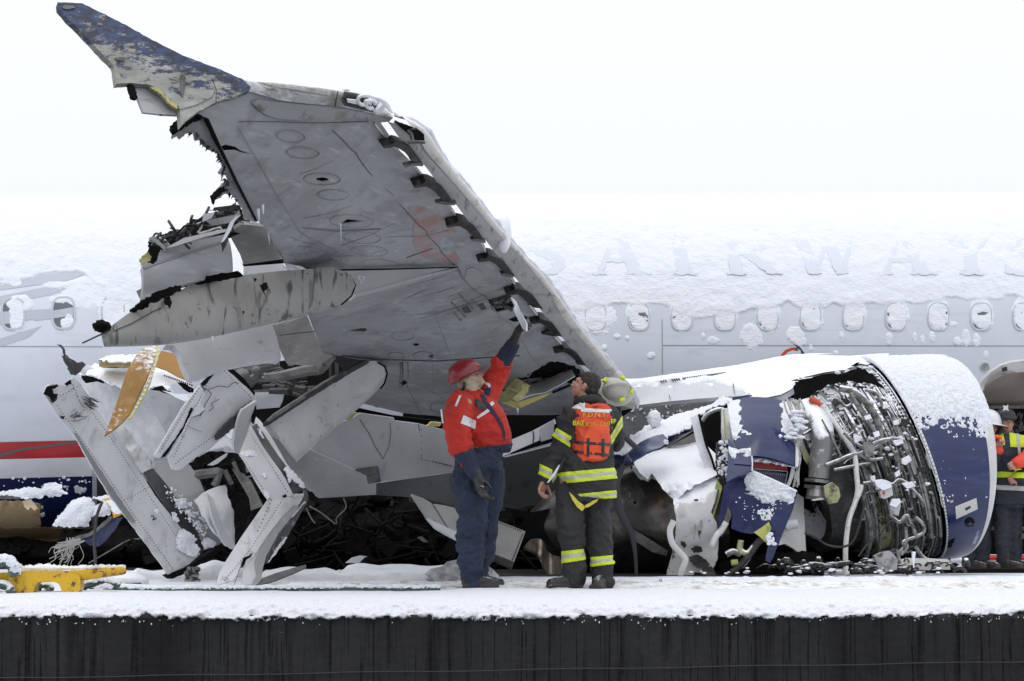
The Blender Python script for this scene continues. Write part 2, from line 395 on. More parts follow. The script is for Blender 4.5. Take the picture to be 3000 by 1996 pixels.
# trodden, dirty snow where the men stand and along the wreck
def strip(name, x0, x1, yc, w, h, m, sd, dx=.02):
    xs = np.arange(x0, x1, dx); ys = np.linspace(-1, 1, 22); X, T = np.meshgrid(xs, ys, indexing='ij')
    Y = yc + T * w * (1 + .25 * fbm(np.stack([X, X * 0 + sd, X * 0], -1), 2)) + .15 * fbm(np.stack([X * .6, X * 0, X * 0 + sd], -1), 2)
    Z = -.012 + h * np.clip(1 - T * T, 0, 1) ** .7 * (.55 + .75 * fbm(np.stack([X * 5, Y * 6, X * 0 + sd], -1), 4) + .35 * fbm(np.stack([X * 19, Y * 15, X * 0], -1), 2))
    return pymesh(name, np.stack([X, Y, Z], -1).reshape(-1, 3), [q for q in grid_faces(len(xs), 22)], m)
o = strip('trodden_snow', -1.9, 5.5, 19.7, .75, .06, snow_dirty, 3); tag(o, 'brownish trodden snow around the feet of the two men', 'snow', kind='stuff')
o = strip('snow_ridge', 1.3, 6.2, 20.9, .5, .07, snow, 9); tag(o, 'low ridge of lumpy snow in front of the broken engine', 'snow', kind='stuff')
deck_dark = mat('shade_dark_deck', (.018, .016, .015), .6, layers=[('noise', (.05, .045, .04), 3, .5, .7, .8)], bump=.03, bump_scale=5)  # deck colour darkened to carry the shade under the hull
struct(pymesh('barge_deck', [(-9, 26.1, .012), (-4.2, 26.0, .012), (-3.6, 24.4, .012), (-2, 23, .012), (2.2, 22.6, .012), (4.0, 24.2, .012), (4.6, 26.4, .012), (4.6, 40, .012), (-9, 40, .012)], [(0, 1, 2, 3, 4, 5, 6, 7, 8)], deck_dark))

# ================================================================ the fuselage
TH = math.atan2(1.7, 8.45); PI_ = R(1.7)
fa = np.array([math.cos(TH) * math.cos(PI_), math.sin(TH) * math.cos(PI_), math.sin(PI_)])
fn_ = np.array([math.sin(TH), -math.cos(TH), 0.0]); fu = np.cross(fa, fn_); fu = -fu if fu[2] < 0 else fu
FC = np.array([-4.956, 26.4, 2.34]) - fn_ * 1.94; FR, FZ = 1.975, 2.0
def fus_prof(s):
    s = np.asarray(s, float)
    return np.clip(1 - np.clip((-7.5 - s) / 13, 0, 1) ** 1.7 * .85, .1, 1) * np.sqrt(np.clip(1 - np.clip((s - 12.5) / 5.2, 0, 1) ** 2.4, .0004, 1))
def fus_pt(s, ph, off=0.0):
    s, ph, off = np.broadcast_arrays(np.asarray(s, float), np.asarray(ph, float), np.asarray(off, float)); k = fus_prof(s)[..., None]
    return FC + fa * s[..., None] + fn_ * (np.cos(ph) [..., None]* (FR * k + off[..., None])) + fu * (np.sin(ph)[..., None] * (FZ * k + off[..., None]))
def fus_depth(off=0.0):
    def g(x, y):
        x = np.asarray(x, float); d = P(x, y, np.ones_like(x)) - CAM; q = CAM - FC
        a1, b1 = (d @ fn_) / (FR + off), (q @ fn_) / (FR + off); a2, b2 = (d @ fu) / (FZ + off), (q @ fu) / (FZ + off)
        A = a1 ** 2 + a2 ** 2; B = a1 * b1 + a2 * b2; C_ = b1 ** 2 + b2 ** 2 - 1; D = np.maximum(B * B - A * C_, 0)
        return (-B - np.sqrt(D)) / A
    return g
def fus_sphi(px, py):
    z = fus_depth()(np.array([float(px)]), np.array([float(py)])); q = P(px, py, z[0]) - FC
    return float(q @ fa), math.atan2(float(q @ fu) / FZ, float(q @ fn_) / FR)
fus_paint = mat('fuselage_pale_paint', (.65, .68, .755), .30, layers=[('noise', (.54, .565, .62), .8, .4, .7, .7), ('scratch', (.48, .50, .55), 2, .58, .72, .4, (.6, .6, 4)),
    ('noise', (.40, .40, .42), 11, .70, .80, .5)], bump=.002, bump_scale=3, coat=.2)
air = thing('airliner', 'long snow covered white airliner fuselage lying behind the torn wing', 'airliner', FC * [1, 1, 0])
ss = np.concatenate([np.linspace(-20, -4, 30), np.linspace(-3.6, 12.4, 50), np.linspace(12.6, 17.69, 26)]); ph = np.linspace(-math.pi, math.pi, 73)[:-1]
Sg, Pg = np.meshgrid(ss, ph, indexing='ij')
me_v = fus_pt(Sg, Pg).reshape(-1, 3); nn = len(ph)
pymesh('fuselage', me_v, [q for q in grid_faces(len(ss), nn, wrap_v=True)] + [tuple(range(nn)), tuple((len(ss) - 1) * nn + k for k in range(nn))[::-1]], fus_paint, air)
def fsheet(name, outline, m, off=.004, thick=.003, parent=air, step=20, **k): return sheet(name, outline, fus_depth(off), m, parent, step=step, thick=thick, **k)
def fstrip(name, s0, s1, zt, zb, m, off=.004):
    """a band painted along the hull between two heights (angles found at both ends)"""
    s = np.linspace(s0, s1, 40); v = []
    for k in range(9): v.append(fus_pt(s, zt + (zb - zt) * k / 8, off))
    return pymesh(name, np.stack(v, 1).reshape(-1, 3), [q for q in grid_faces(40, 9)], m, air)
p_red_t = fus_sphi(110, 1293)[1]; p_red_b = fus_sphi(110, 1343)[1]; p_bl_t = fus_sphi(110, 1399)[1]; p_bl_b = fus_sphi(110, 1545)[1]
red_paint = mat('red_stripe_paint', (.50, .016, .024), .35, layers=[('noise', (.30, .02, .022), 3, .45, .7, .6)], coat=.2)
navy = mat('navy_blue_paint', (.010, .017, .075), .3, layers=[('noise', (.014, .022, .10), 2, .45, .7, .7), ('scratch', (.04, .05, .11), 4, .62, .75, .4, (4, 4, .7))], coat=.3, bump=.002, bump_scale=5)
white_paint = mat('white_hull_paint', (.80, .82, .86), .3, layers=[('noise', (.62, .64, .68), 2, .4, .7, .6)])
s_l = fus_sphi(270, 1399)[0]
fstrip('red_stripe', -8, s_l + .1, p_red_t, p_red_b, red_paint); fstrip('white_stripe', -8, s_l, p_red_b, p_bl_t, white_paint, .003); fstrip('blue_stripe', -8, s_l, p_bl_t, p_bl_b, navy)
grey_str = mat('grey_line_paint', (.13, .12, .125), .5)
fsheet('grey_line', [(0, 1330), (60, 1314), (140, 1304), (240, 1290), (240, 1296), (140, 1311), (60, 1322), (0, 1340)], grey_str, .009, .003, step=12)
# pale sweeping tail flashes
flash = mat('pale_lilac_flash', (.47, .49, .57), .35)
fsheet('flash', [(0, 868), (130, 842), (235, 832), (150, 864), (0, 892)], flash, .004); fsheet('flash', [(0, 914), (150, 905), (140, 925), (75, 940), (0, 952)], flash, .004)
fsheet('flash', [(0, 992), (122, 955), (80, 990), (0, 1016)], flash, .004); fsheet('flash', [(0, 812), (120, 806), (285, 790), (200, 822), (0, 850)], flash, .004)
fsheet('flash', [(100, 920), (215, 900), (215, 925), (100, 940)], flash, .004)
# belly: primer, rust and torn skin at the left
rust = mat('rust_primer', (.78, .58, .32), .6, layers=[('noise', (.80, .68, .48), 3, .4, .62, .9), ('noise', (.50, .22, .06), 4, .55, .68, .8, (1.5, 1, .6)), ('noise', (.20, .12, .06), 6, .62, .74, .7)], bump=.006, bump_scale=12)
belly = mat('scorched_belly', (.46, .36, .22), .5, layers=[('noise', (.60, .42, .22), 2.2, .42, .62, .8, (1, 1, .6)), ('noise', (.05, .045, .04), 3, .56, .74, .7), ('scratch', (.38, .35, .30), 5, .62, .7, .7, (.3, 1, 5))], bump=.01, bump_scale=9)
fsheet('primer_panel', [(-160, 1470), (80, 1468), (118, 1478), (118, 1545), (40, 1550), (-160, 1548)], rust, .010, .006, jag=3, step=8)
fsheet('scorched_skin', [(-400, 1540), (300, 1548), (310, 1600), (260, 1640), (240, 1665), (-400, 1680)], belly, .006, .004, step=14, jag=3)
sheet('curled_skin', [(66, 1469), (90, 1462), (100, 1475), (112, 1490), (100, 1496), (88, 1486), (82, 1496), (70, 1485)], 26.3, rust, air, step=8, thick=.004, dent=.04, dents=9)
# windows
glass = mat('window_glass', (.11, .12, .14), .12, coat=.4); frame_m = mat('window_frame_paint', (.50, .52, .56), .3)
def rrect(cx, cy, w, h, k=3.0, n=28):
    o = []
    for i in range(n):
        a = 2 * math.pi * i / n; c, s_ = math.cos(a), math.sin(a)
        o.append((cx + w * math.copysign(abs(c) ** (2 / k), c), cy + h * math.copysign(abs(s_) ** (2 / k), s_)))
    return o
WIN = [(38, 919), (186, 917), (331, 917)] + [(1872 + 126.0 * k - .9 * k * (k - 1) * .1, 928) for k in range(10)] + [(1745, 928), (1618, 928)]
for (x, y) in WIN:
    L = x < 500; w, h = (36, 49) if L else (32, 41.5)
    fr = sheet('window', rrect(x, y, w, h), fus_depth(.010), frame_m, air, [rrect(x, y, w - (6 if L else 3), h - (6 if L else 3))], step=9, thick=.01)
    sheet('pane', rrect(x, y, w - 6, h - 6), fus_depth(.003), glass, fr, step=12, thick=.002)
seam = mat('panel_seam', (.27, .28, .31), .6)
fsheet('panel_seam', [(1940, 1011), (3100, 1013), (3100, 1015.2), (1940, 1013.5)], seam, .003, .001, step=30)
fsheet('panel_seam', [(1939, 935), (1941, 935), (1942, 1130), (1940, 1130)], seam, .003, .001, step=30)
fsheet('panel_seam', [(-100, 1014), (300, 1015), (300, 1017), (-100, 1016)], seam, .003, .001, step=30)
fsheet('panel_seam', [(272, 1395), (278, 1395), (281, 1470), (283, 1560), (277, 1560), (276, 1470)], mat('pale_edge', (.55, .56, .6), .4), .006, .002, step=14)
fsheet('dark_panel', [(283, 1398), (420, 1398), (420, 1560), (286, 1560)], mat('dark_grey_panel', (.05, .055, .065), .4), .003, .002, step=20)
# round lamp
lamp = sheet('landing_lamp', rrect(2886, 1076, 14, 14, 2, 20), fus_depth(.012), frame_m, air, [rrect(2886, 1076, 12, 12, 2, 20)], step=6, thick=.01)
sheet('lens', rrect(2886, 1076, 12, 12, 2, 20), fus_depth(.004), mat('lamp_glass', (.22, .23, .22), .15, .6, layers=[('noise', (.6, .62, .62), 30, .5, .6, .8)]), lamp, step=6, thick=.003)
# open cargo door: curved frame, lining, dark hold
door_m = mat('door_frame_metal', (.50, .50, .50), .4, .2, layers=[('noise', (.36, .36, .35), 5, .45, .7, .6)])
lining = mat('hold_lining', (.20, .175, .15), .7, layers=[('noise', (.13, .115, .10), 3, .45, .7, .7), ('noise', (.30, .28, .25), 9, .66, .75, .5)])
oa = [(2862, 1136), (2880, 1113), (2903, 1090), (2932, 1072), (2962, 1062), (3000, 1057), (3060, 1062), (3120, 1080), (3190, 1130)]
ia = [(2873, 1154), (2890, 1133), (2912, 1114), (2940, 1099), (2972, 1092), (3006, 1090), (3060, 1096), (3110, 1112), (3170, 1154)]
dr = sheet('cargo_door', oa + ia[::-1], [(2862, 1136, 26.3), (3000, 1057, 26.2), (3190, 1130, 26.2), (3000, 1150, 26.3)], door_m, air, step=10, thick=.09)
sheet('lining', [(2868, 1150)] + ia + [(3180, 1196), (2868, 1196)], [(2870, 1150, 26.36), (3000, 1090, 26.3), (3000, 1196, 26.9), (2870, 1196, 26.9)], lining, dr, step=16, thick=.02)
sheet('hinge', [(2936, 1078), (2950, 1074), (2952, 1086), (2938, 1090)], 26.14, dark_metal, dr, step=6, thick=.03)
fsheet('hold_opening', [(2855, 1196), (3200, 1196), (3200, 1500), (3150, 1560), (2855, 1560)], gap_black, .012, .004)
sheet('hold_edge', [(2840, 1190), (3200, 1190), (3200, 1197), (2840, 1197)], 26.75, mid_metal, air, step=20, thick=.06)
b = Bag()
for k in range(26):
    x = rr.uniform(2940, 3060); y = rr.uniform(1205, 1320); b.tube([V(x, y, 27.0), V(x + rr.uniform(-40, 40), y + rr.uniform(-30, 30), 26.9)], rr.uniform(.01, .04), 6)
b.build('hold_fittings', dark_metal, air)

# ghostly title letters showing through the thin snow
ttl = mat('title_letters_under_snow', (.69, .715, .79), .7)
def bar(x0, y0, x1, y1, w0, w1=None): w1 = w1 or w0; return [(x0 - w0 / 2, y0), (x0 + w0 / 2, y0), (x1 + w1 / 2, y1), (x1 - w1 / 2, y1)]
LT = dict(A=[bar(-8, 0, -48, 110, 12), bar(0, 0, 42, 112, 34), [(-34, 66), (26, 66), (30, 78), (-38, 78)], [(-66, 106), (-30, 106), (-30, 114), (-66, 114)], [(14, 106), (78, 106), (78, 114), (14, 114)]],
          I=[bar(-6, 0, 6, 112, 32), [(-34, 0), (22, 0), (22, 8), (-34, 8)], [(-20, 106), (38, 106), (38, 114), (-20, 114)]],
          R=[bar(-38, 0, -28, 112, 28), [(-60, 0), (20, 0), (44, 14), (50, 32), (34, 50), (0, 58), (-20, 58), (-22, 50), (8, 46), (20, 32), (10, 12), (-24, 10)], bar(0, 54, 66, 112, 34), [(-52, 106), (-4, 106), (-4, 114), (-52, 114)]],
          W=[bar(-62, 0, -28, 112, 32), bar(-28, 112, 2, 20, 10), bar(0, 0, 38, 112, 30), bar(38, 112, 64, 0, 10)],
          Y=[bar(-44, 0, 4, 60, 32), bar(52, 0, 8, 60, 10), bar(4, 58, 6, 112, 30), [(-24, 106), (34, 106), (34, 114), (-24, 114)]],
          S=[[(44, 18), (30, 4), (-4, 0), (-36, 14), (-40, 36), (-14, 58), (18, 72), (22, 92), (2, 106), (-28, 100), (-46, 82), (-48, 108), (-10, 118), (34, 112), (54, 90), (48, 62), (18, 46), (-6, 34), (-4, 16), (16, 10), (34, 26)]],
          U=[bar(-46, 0, -42, 78, 30), bar(44, 0, 40, 78, 12), [(-57, 76), (-27, 76), (-16, 98), (8, 104), (28, 96), (34, 76), (46, 76), (38, 104), (4, 118), (-36, 108)]])
FLS = []
for ch, cx in (('U', 1420), ('S', 1590), ('A', 1812), ('I', 1994), ('R', 2190), ('W', 2420), ('A', 2650), ('Y', 2838), ('S', 3000)):
    par = None
    for q in LT[ch]:
        pl = [(cx + a * 1.22 + (bb - 56) * .05, 690 + bb) for a, bb in q]
        o = fsheet('letter' if par is None else 'stroke', pl, ttl, .038, .004, parent=air if par is None else par, step=7, jag=2.5)
        par = par or o
# ---------------------------------------------------------------- the snow blanket on the hull
def sm(t): t = np.clip(t, 0, 1); return t * t * (3 - 2 * t)
def fus_snow():
    s = np.concatenate([np.arange(-9, -2, .06), np.arange(-2, 11.6, .0165), np.arange(11.6, 15, .08)]); ph_ = np.concatenate([np.linspace(2.6, 1.5, 14)[:-1], np.linspace(1.5, -.32, 215)])
    Sg, Pg = np.meshgrid(s, ph_, indexing='ij'); p = fus_pt(Sg, Pg)
    # picture-like height in px at the hull's own place, used only to place the margin
    zz = Sg * .0 + p[..., 2] - Sg * math.sin(PI_)
    z0 = 3.02                                # height of the window line where s = 0
    q = np.stack([Sg * .9, zz * 2.4, Sg * 0 + 1], -1)
    n1 = fbm(q * 1.2, 4); n2 = fbm(np.stack([Sg * 5, Pg * 17, Sg * 0], -1), 4, .6); n3 = fbm(np.stack([Sg * 22, Pg * 46, Sg * 0 + 4], -1), 3, .6)
    left = sm((1.6 - Sg) / .5)
    marg = 3.27 - .49 * (1 - left) + n1 * .24 + n2 * .10 + n3 * .04
    marg = marg - left * sm((Sg - .1) / .5) * .38 
    d = (zz - marg)
    cov = sm(d / .05 + .5) * 2 - 1
    t = cov * (.016 + .012 * sm(d / .6)) + (n2 * .016 + n3 * .008) * (cov > -.5) * (1 - .45 * sm(d / 1.2))
    t += sm(d / 1.0) * .012
    # snow caught in windows and loose patches below the margin
    def patch(px, py, rx, ry, h=.03):
        s0, f0 = fus_sphi(px, py); px_ry = ry; rx = rx / 255; ry = ry / 255 / FZ
        r = ((Sg - s0) / rx) ** 2 + ((Pg - f0) / ry) ** 2
        return np.where(r < 3, np.minimum((1 - r + (n2 * (.45 if 25 < px_ry < 60 else 1.1) + n3 * .4)) * h, .007 + n2 * .010 + n3 * .005), -1)
    for (x, y, rx, ry) in [(w_[0] + 2, 922, 37, 51) for w_ in WIN[3:13]] + [ (1745, 930, 60, 52), (1618, 915, 80, 70),
                           (50, 930, 24, 44), (198, 942, 22, 28), (60, 890, 36, 26), (330, 915, 42, 50), (255, 860, 70, 50), (360, 850, 70, 80), (40, 828, 28, 14), (160, 836, 36, 12), (175, 876, 30, 12),
                           (2090, 1000, 20, 12), (2200, 985, 34, 38), (2215, 1005, 26, 14), (2335, 980, 30, 24), (2350, 1000, 24, 16), (2376, 1018, 10, 12), (2466, 990, 8, 18), (2605, 994, 12, 18), (2680, 990, 9, 22), (2703, 994, 10, 18), (2730, 990, 10, 20), (2805, 1000, 12, 14), (2830, 990, 14, 26), (2860, 996, 12, 20), (1808, 986, 10, 8), (1838, 990, 6, 8), (1770, 1018, 8, 10), (1908, 1042, 12, 10), (2448, 1034, 9, 10), (2888, 1042, 9, 14), (2790, 950, 16, 12), (2760, 932, 26, 20), (2060, 985, 8, 10)]:
        pt = patch(x, y, rx, ry); t = np.maximum(t, pt)
    t = np.clip(t, -.02, .09)
    t[:, 0] = -.02; t[:, -1] = -.02; t[0] = -.02; t[-1] = -.02
    return pymesh('snow_blanket', fus_pt(Sg, Pg, t).reshape(-1, 3), [q for q in grid_faces(len(s), len(ph_))], hull_snow)
o = fus_snow(); tag(o, 'rippled layer of snow over the top of the fuselage', 'snow', kind='stuff')
# ================================================================ the torn wing
def crop(ox, oy, k): return lambda pts: [(ox + x / k, oy + y / k) for x, y in pts]
c1 = crop(0, 0, 2.24); c2 = crop(700, 200, 2.24); c3 = crop(200, 550, 2.24); c4 = crop(1000, 750, 2.24); cb = crop(700, 1000, 2.09); cd_ = crop(0, 950, 1.96); ce = crop(0, 1150, 2.657)
WD = Depth([(1860, 1195, 24), (1760, 1040, 22.4), (1650, 900, 20.9), (1520, 740, 19.3), (1440, 650, 18.4), (1270, 380, 17.0), (1150, 290, 16.5), (1000, 258, 16.1), (735, 240, 15.6), (525, 345, 15.25),
            (640, 430, 15.6), (754, 647, 16.6), (838, 773, 17.6), (945, 1034, 21.0), (903, 927, 19.4), (1060, 1180, 23.2), (1100, 560, 17.3), (900, 450, 16.3), (1200, 900, 20.0), (1350, 1050, 21.7), (1300, 1220, 23.6), (1600, 1210, 24.0)])
def off(D, d): return lambda x, y: D(x, y) - d
def pline(name, pts, w, D, d, m, parent, n=None, thick=.003):
    """a narrow raised or inked line lying on a surface"""
    p = np.array(resample(pts, 10, False)); t = np.gradient(p, axis=0); t /= np.linalg.norm(t, axis=1)[:, None] + 1e-9; nrm = np.stack([-t[:, 1], t[:, 0]], 1)
    w = np.interp(np.linspace(0, 1, len(p)), np.linspace(0, 1, len(np.atleast_1d(w))), np.atleast_1d(w))[:, None]
    a = p + nrm * w / 2; b_ = p - nrm * w / 2; Zc = D(p[:, 0], p[:, 1])
    rows = [P(a[:, 0], a[:, 1], Zc - d), P(b_[:, 0], b_[:, 1], Zc - d), P(b_[:, 0], b_[:, 1], Zc - d + thick), P(a[:, 0], a[:, 1], Zc - d + thick)]
    v = np.stack(rows, 1).reshape(-1, 3); f = grid_faces(len(p), 4, wrap_v=True) + [(0, 1, 2, 3), tuple((len(p) - 1) * 4 + k for k in (3, 2, 1, 0))]
    return pymesh(name, v, f, m, parent, False)
def ribbon(name, A, B, D, rad, m, parent, n=60, nv=12, start=.5, back=.5, lump=0, lf=(3, 3, 3), label=None, smooth=True, dd=0.0, seed=0):
    """strip from line A to line B whose B side rolls over away from the camera with radius rad (a leading edge, a rounded flank)"""
    A = catmull(A, n); B = catmull(B, n); rows = []
    vs = list(np.linspace(0, 1, nv)); 
    for v_ in vs + [1 - back * k / 5 for k in range(1, 6)]: rows.append(v_)
    pts = []
    for i, v_ in enumerate(rows):
        q = A + (B - A) * v_; w = np.clip((v_ - start) / (1 - start), 0, 1)
        base = D(A[:, 0], A[:, 1]) * (1 - v_) + D(B[:, 0], B[:, 1]) * v_ - dd
        o_ = rad * (1 - np.sqrt(max(0, 1 - w * w)))
        if i >= nv: o_ = rad * (1 + np.sqrt(max(0, 1 - w * w))) if v_ > start else rad * 2
        pts.append(P(q[:, 0], q[:, 1], base + o_))
    p = np.stack(pts, 1)
    if lump: p = p + (fbm(p * np.array(lf) + seed, 4)[..., None] * lump) * np.array([.5, -1, .6])
    nr = len(rows); v = p.reshape(-1, 3); f = [q[::-1] for q in grid_faces(n, nr, wrap_v=True)] + [tuple(range(nr)), tuple((n - 1) * nr + k for k in range(nr))[::-1]]
    # orientation towards the camera
    a, b_, c = v[f[0][0]], v[f[0][1]], v[f[0][2]]
    if np.dot(np.cross(b_ - a, c - a), CAM - a) < 0: f = [tuple(q)[::-1] for q in f]
    return pymesh(name, v, f, m, parent, smooth, label, angle=60)

wing = thing('airliner_wing', 'torn grey airliner wing tilted up with a scratched blue winglet, its underside facing us', 'aircraft wing', (0.4, 21, 0))
wing_upper = mat('wing_upper_snow', (.75, .77, .8), .8)
ink = mat('seam_ink', (.055, .055, .058), .7); faint = mat('faint_seam', (.225, .23, .24), .7)
# skin
le_skin = c2([(900, 360), (1000, 490), (1170, 650), (1250, 750), (1390, 900), (1440, 985), (1530, 1060), (1605, 1150), (1640, 1235), (1720, 1290), (1800, 1380), (1830, 1440)]) + c4([(1180, 220), (1250, 330), (1330, 430), (1440, 560), (1560, 690), (1640, 790)])
skin_out = c2([(40, 110), (350, 135), (640, 190), (830, 240), (1010, 325), (985, 350)]) + le_skin + [(1790, 1140), (1858, 1196), (1800, 1206), (1700, 1214), (1500, 1216), (1300, 1222), (1180, 1212), (1060, 1184), (1075, 1060), (945, 1034), (924, 980), (903, 927), (990, 880), (1080, 840), (986, 791)] \
    + [(930, 788), (870, 780), (838, 773), (826, 750), (816, 729), (796, 700), (775, 665), (754, 647)] + [(725, 590), (696, 531), (647, 429), (612, 348), (570, 335)] + c1([(1330, 720), (1540, 640), (1640, 590)])
hatch = c4([(960, 290), (1090, 255), (1120, 270), (1135, 345), (1020, 378), (985, 350)])
tear = c4([(1150, 800), (1230, 800), (1270, 755), (1360, 700), (1440, 700), (1530, 720), (1570, 760), (1600, 800), (1640, 820), (1620, 880), (1500, 840), (1400, 800), (1300, 830), (1240, 830), (1160, 880)])
oval_hole = [(927, 522), (945, 520), (962, 524), (962, 530), (945, 533), (927, 529)]
tri_hole = c2([(662, 1025), (710, 990), (825, 1003), (760, 1012)])
crack = c1([(1450, 960), (1480, 950), (1545, 965), (1580, 990), (1650, 1012), (1600, 1008), (1545, 990), (1470, 995)])
sk = sheet('lower_skin', skin_out, WD, wing_paint, wing, [hatch, oval_hole, tri_hole, crack], step=13, thick=.012, dent=.014, dents=1.3)
ins = sheet('inner_structure', [(620, 400), (1085, 400), (1195, 500), (1300, 620), (1415, 780), (1575, 960), (1690, 1085), (1720, 1140), (1700, 1206), (1100, 1190), (960, 1030), (930, 930), (1010, 860), (870, 770), (760, 640)], off(WD, -.11), dark_metal, wing, step=40, thick=.05, dent=.05, dents=3)
up = sheet('upper_skin', [(560, 300), (1020, 262), (1095, 330), (1205, 490), (1308, 610), (1418, 755), (1490, 825), (1585, 950), (1685, 1068), (1740, 1130), (1850, 1190), (1600, 1200), (1110, 1180), (960, 1030), (900, 900), (790, 690), (650, 420)], off(WD, -.30), wing_upper, wing, step=40, thick=.02)
# span-wise and chord-wise seams
for pts, w in [(c2([(0, 350), (200, 350), (500, 360), (850, 350)]), 2.2), (c2([(620, 412), (690, 480), (735, 530), (775, 565), (790, 600), (850, 680), (960, 790), (1010, 830), (1020, 855), (1080, 920), (1180, 1030), (1230, 1070), (1240, 1100), (1310, 1170), (1330, 1210), (1400, 1280), (1440, 1310), (1460, 1370), (1560, 1470), (1620, 1500), (1640, 1530)]), 2.4),
               (c2([(840, 320), (850, 350)]), 1.5), (c2([(0, 395), (60, 500), (130, 620), (230, 800), (330, 960), (400, 1080), (640, 1200), (690, 1300)]), 1.6),
               (c4([(750, 90), (840, 190), (930, 270), (1030, 380), (1040, 405), (1120, 450), (1240, 650), (1300, 720)]), 2), (c4([(500, 190), (620, 400), (720, 660)]), 1.4), (c4([(520, 410), (740, 345), (960, 280), (1080, 250)]), 2), (c4([(1060, 130), (1180, 280), (1320, 450), (1500, 690)]), 1.8),
               (c4([(0, 655), (230, 680), (640, 690), (1000, 665), (1170, 655)]), 3.6), (c4([(600, 690), (600, 800)]), 1.6), (c4([(430, 850), (520, 1040)]), 1.4), (c2([(1100, 1245), (1270, 1182)]), 2.2), (c3([(1500, 270), (1780, 500), (1800, 520)]), 1.6), (c2([(950, 1110), (1240, 1100), (1380, 1060)]), 1.3)]:
    pline('seam', pts, w, WD, .014, ink if w > 2 else faint, wing)
pline('dark_bar', c2([(420, 1050), (640, 1066), (930, 1055)]), [3, 9, 8, 3], WD, .02, mat('grey_bar', (.12, .12, .125), .5), wing, thick=.012)
# oval inspection covers, ringed with rivets
def oval(cx, cy, w, h, rot=0, m=faint, lw=1.1, name='access_cover'):
    ol = []
    for i in range(26):
        a = 2 * math.pi * i / 26; x, y = w * math.cos(a), h * math.sin(a); ol.append((cx + x * math.cos(rot) - y * math.sin(rot), cy + x * math.sin(rot) + y * math.cos(rot)))
    il = [(cx + (x - cx) * (1 - lw / w), cy + (y - cy) * (1 - lw / h)) for x, y in ol]
    ring = sheet(name, ol, off(WD, .012), m, wing, [il], step=8, thick=.003)
    b = Bag()
    for i in range(22):
        a = 2 * math.pi * i / 22; x, y = (w - 5) * math.cos(a), (h - 4) * math.sin(a); q = (cx + x * math.cos(rot) - y * math.sin(rot), cy + x * math.sin(rot) + y * math.cos(rot))
        b.ball(P(q[0], q[1], float(WD(q[0], q[1])) - .013), .0028, 5, 3)
    o_ = b.build('rivets', faint, ring); o_['kind'] = 'stuff'
for q in [(853, 400, 42, 19, .1), (888, 449, 49, 17, .05), (944, 526, 55, 18, .02), (977, 572, 47, 16, .02), (1030, 649, 65, 20, .04), (1060, 697, 57, 18, .05), (1082, 736, 55, 16, .05), (1115, 775, 55, 15, .1)]: oval(*q)
for q in [(1160, 1045, 26, 12), (1240, 1045, 30, 14), (1290, 1140, 34, 16), (1285, 1195, 26, 14), (1180, 985, 35, 14), (1650, 935, 22, 8)]: oval(*q)
sheet('fuel_hole', [(1492, 938), (1515, 928), (1545, 930), (1540, 940), (1505, 943)], off(WD, .016), gap_black, wing, step=8, thick=.003)
sheet('small_hole', [(1209, 1010), (1222, 1008), (1228, 1011), (1218, 1014)], off(WD, .02), gap_black, wing, step=6, thick=.003)
# patched primer on the skin: reddish and slate
red_pr = mat('reddish_primer_patch', (.31, .19, .175), .5, layers=[('noise', (.30, .29, .30), 5, .44, .56, .9, (1, 1, 1), 10), ('scratch', (.30, .30, .32), 6, .52, .66, .7, (1, .6, 4))])
slate = mat('slate_patch', (.23, .245, .27), .5, layers=[('noise', (.36, .375, .40), 4, .46, .60, .9)])
sheet('primer_patch', smooth_poly(c2([(1100, 860), (1180, 820), (1240, 850), (1260, 950), (1330, 960), (1400, 1040), (1440, 1080), (1330, 1120), (1420, 1200), (1460, 1280), (1230, 1265), (1150, 1180), (1140, 1080), (1150, 980), (1095, 910)]), 1), off(WD, .010), red_pr, wing, step=12, thick=.002)
sheet('primer_patch', smooth_poly(c2([(1090, 770), (1130, 740), (1190, 760), (1160, 790), (1110, 800)]), 1), off(WD, .010), red_pr, wing, step=12, thick=.002)
sheet('primer_patch', smooth_poly(c2([(1500, 1300), (1590, 1330), (1610, 1400), (1540, 1460), (1480, 1400)]), 1), off(WD, .010), mat('faint_red_patch', (.30, .305, .32), .5, layers=[('noise', (.31, .25, .25), 6, .48, .6, .8)]), wing, step=12, thick=.002)
sheet('slate_patch', smooth_poly(c2([(1020, 680), (1090, 650), (1180, 690), (1190, 750), (1100, 780), (1030, 740)]), 1), off(WD, .009), slate, wing, step=12, thick=.002)
sheet('slate_patch', smooth_poly(c2([(900, 520), (960, 500), (990, 560), (1080, 590), (1060, 640), (950, 620)]), 1), off(WD, .009), slate, wing, step=12, thick=.002)
sheet('slate_patch', smooth_poly(c2([(1330, 1110), (1400, 1100), (1420, 1170), (1380, 1230), (1320, 1190)]), 1), off(WD, .0125), slate, wing, step=12, thick=.002)
